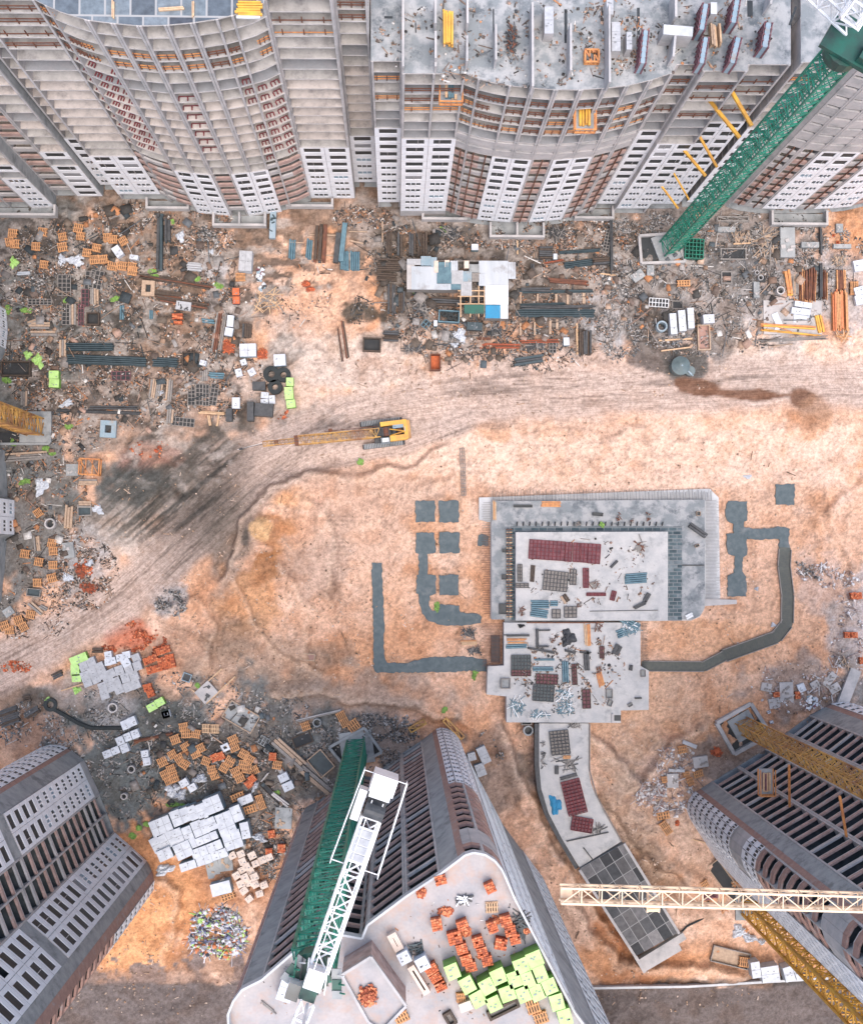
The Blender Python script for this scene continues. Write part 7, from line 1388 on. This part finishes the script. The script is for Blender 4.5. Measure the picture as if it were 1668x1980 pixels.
litter('litter', 'grey gravelly litter over the lower left block yard', [(330, 1420, 220, 120, 0, 5600), (220, 1500, 100, 90, 0, 1300), (110, 1400, 130, 50, 0, 2200), (560, 1460, 130, 110, 0, 4500), (700, 1440, 110, 60, 0, 3500), (520, 1640, 60, 60, 0, 2500)], 'grey', 5)
litter('rubble', 'white and pink rubble fan below the rounded tower corner', [(1275, 1545, 50, 34, 20, 2400), (1310, 1500, 50, 60, 0, 700), (1600, 1115, 60, 22, 10, 500), (1640, 1240, 40, 110, 0, 500), (1540, 1330, 90, 50, 0, 700)], 'white', 6, smin=.1, smax=.42, zh=.5)
litter('rubble', 'orange brick rubble spilled above the block packs', [(272, 1222, 34, 22, 10, 700), (240, 1252, 46, 9, 0, 350), (300, 1245, 22, 20, 0, 500), (30, 1290, 30, 12, 0, 200), (290, 870, 40, 20, 0, 150), (160, 1100, 20, 20, 0, 300), (540, 800, 20, 10, 0, 200)], 'brick', 7, smin=.1, smax=.34, stickp=0, zh=.5)
litter('rubbish_heap', 'round heap of blue, white and green rubbish on the orange sand', [(420, 1806, 56, 52, 0, 5200)], 'mix', 8, smin=.12, smax=.5, zh=1.4)
litter('rubble', 'grey rubble heaps beside the dirt road', [(332, 1166, 32, 26, 0, 1600), (80, 545, 32, 22, 0, 1200), (400, 465, 22, 30, 0, 900), (120, 715, 28, 22, 0, 700), (1570, 1105, 50, 14, 15, 400), (720, 1405, 40, 30, 0, 1400), (780, 1410, 36, 26, 0, 900), (950, 1450, 20, 40, -20, 300)], 'grey', 9, smin=.1, smax=.3, stickp=.05, zh=.9)
litter('pebbles', 'small stones and clods dotting the open sand', [(900, 1000, 700, 230, 0, 2600), (1300, 1350, 320, 330, 0, 3000), (560, 1200, 240, 160, 0, 2200), (1000, 720, 420, 60, 0, 900), (260, 1800, 120, 90, 0, 500), (1200, 1700, 140, 200, 0, 1500), (700, 1930, 800, 40, 0, 1200)], 'sand', 10, smin=.05, smax=.26, stickp=.12)
litter('litter', 'dark scrap and offcuts around the pallets', [(370, 1480, 110, 70, 10, 2600), (100, 470, 90, 40, 0, 1600), (760, 500, 70, 60, 0, 1200), (690, 600, 36, 26, 0, 260), (1040, 660, 90, 60, 0, 1200)], 'dark', 12)
litter('scrap', 'larger boards, sheets and offcuts strewn through the upper yards', [(240, 620, 250, 220, 0, 600), (900, 640, 140, 70, 0, 200), (1060, 560, 150, 130, 0, 200), (1380, 560, 220, 120, 0, 600), (80, 930, 90, 200, 0, 260), (420, 1480, 180, 120, 0, 420), (540, 1620, 70, 80, 0, 160)], 'trash', 14, smin=.35, smax=1.1, stickp=.45)
litter('scrap', 'larger dark boards and steel strewn through the yards', [(240, 620, 250, 220, 0, 260), (900, 600, 160, 110, 0, 260), (1380, 560, 220, 120, 0, 120), (420, 1480, 180, 120, 0, 140), (780, 500, 80, 90, 0, 160)], 'dark', 15, smin=.4, smax=1.5, stickp=.4)
litter('offcuts', 'small offcuts and dust bits on the top middle roof', [(1000, 80, 280, 90, 0, 1500), (1300, 60, 200, 80, 0, 900)], 'trash', 16, zbase=50.2, smin=.06, smax=.3, zh=.02)
litter('offcuts', 'small offcuts and brick crumbs on the tallest tower roof', [(900, 1850, 150, 120, 0, 1300), (560, 1920, 90, 50, 0, 300)], 'trash', 17, zbase=68.6, smin=.03, smax=.14, zh=.02)
litter('offcuts', 'small offcuts on the lower podium slab', [(1100, 1300, 110, 80, 0, 1500)], 'trash', 18, zbase=1.9, smin=.06, smax=.34, zh=.02)
litter('offcuts', 'small offcuts on the raised podium slab', [(1140, 1110, 130, 70, 0, 600)], 'trash', 19, zbase=2.6, smin=.06, smax=.3, zh=.02)
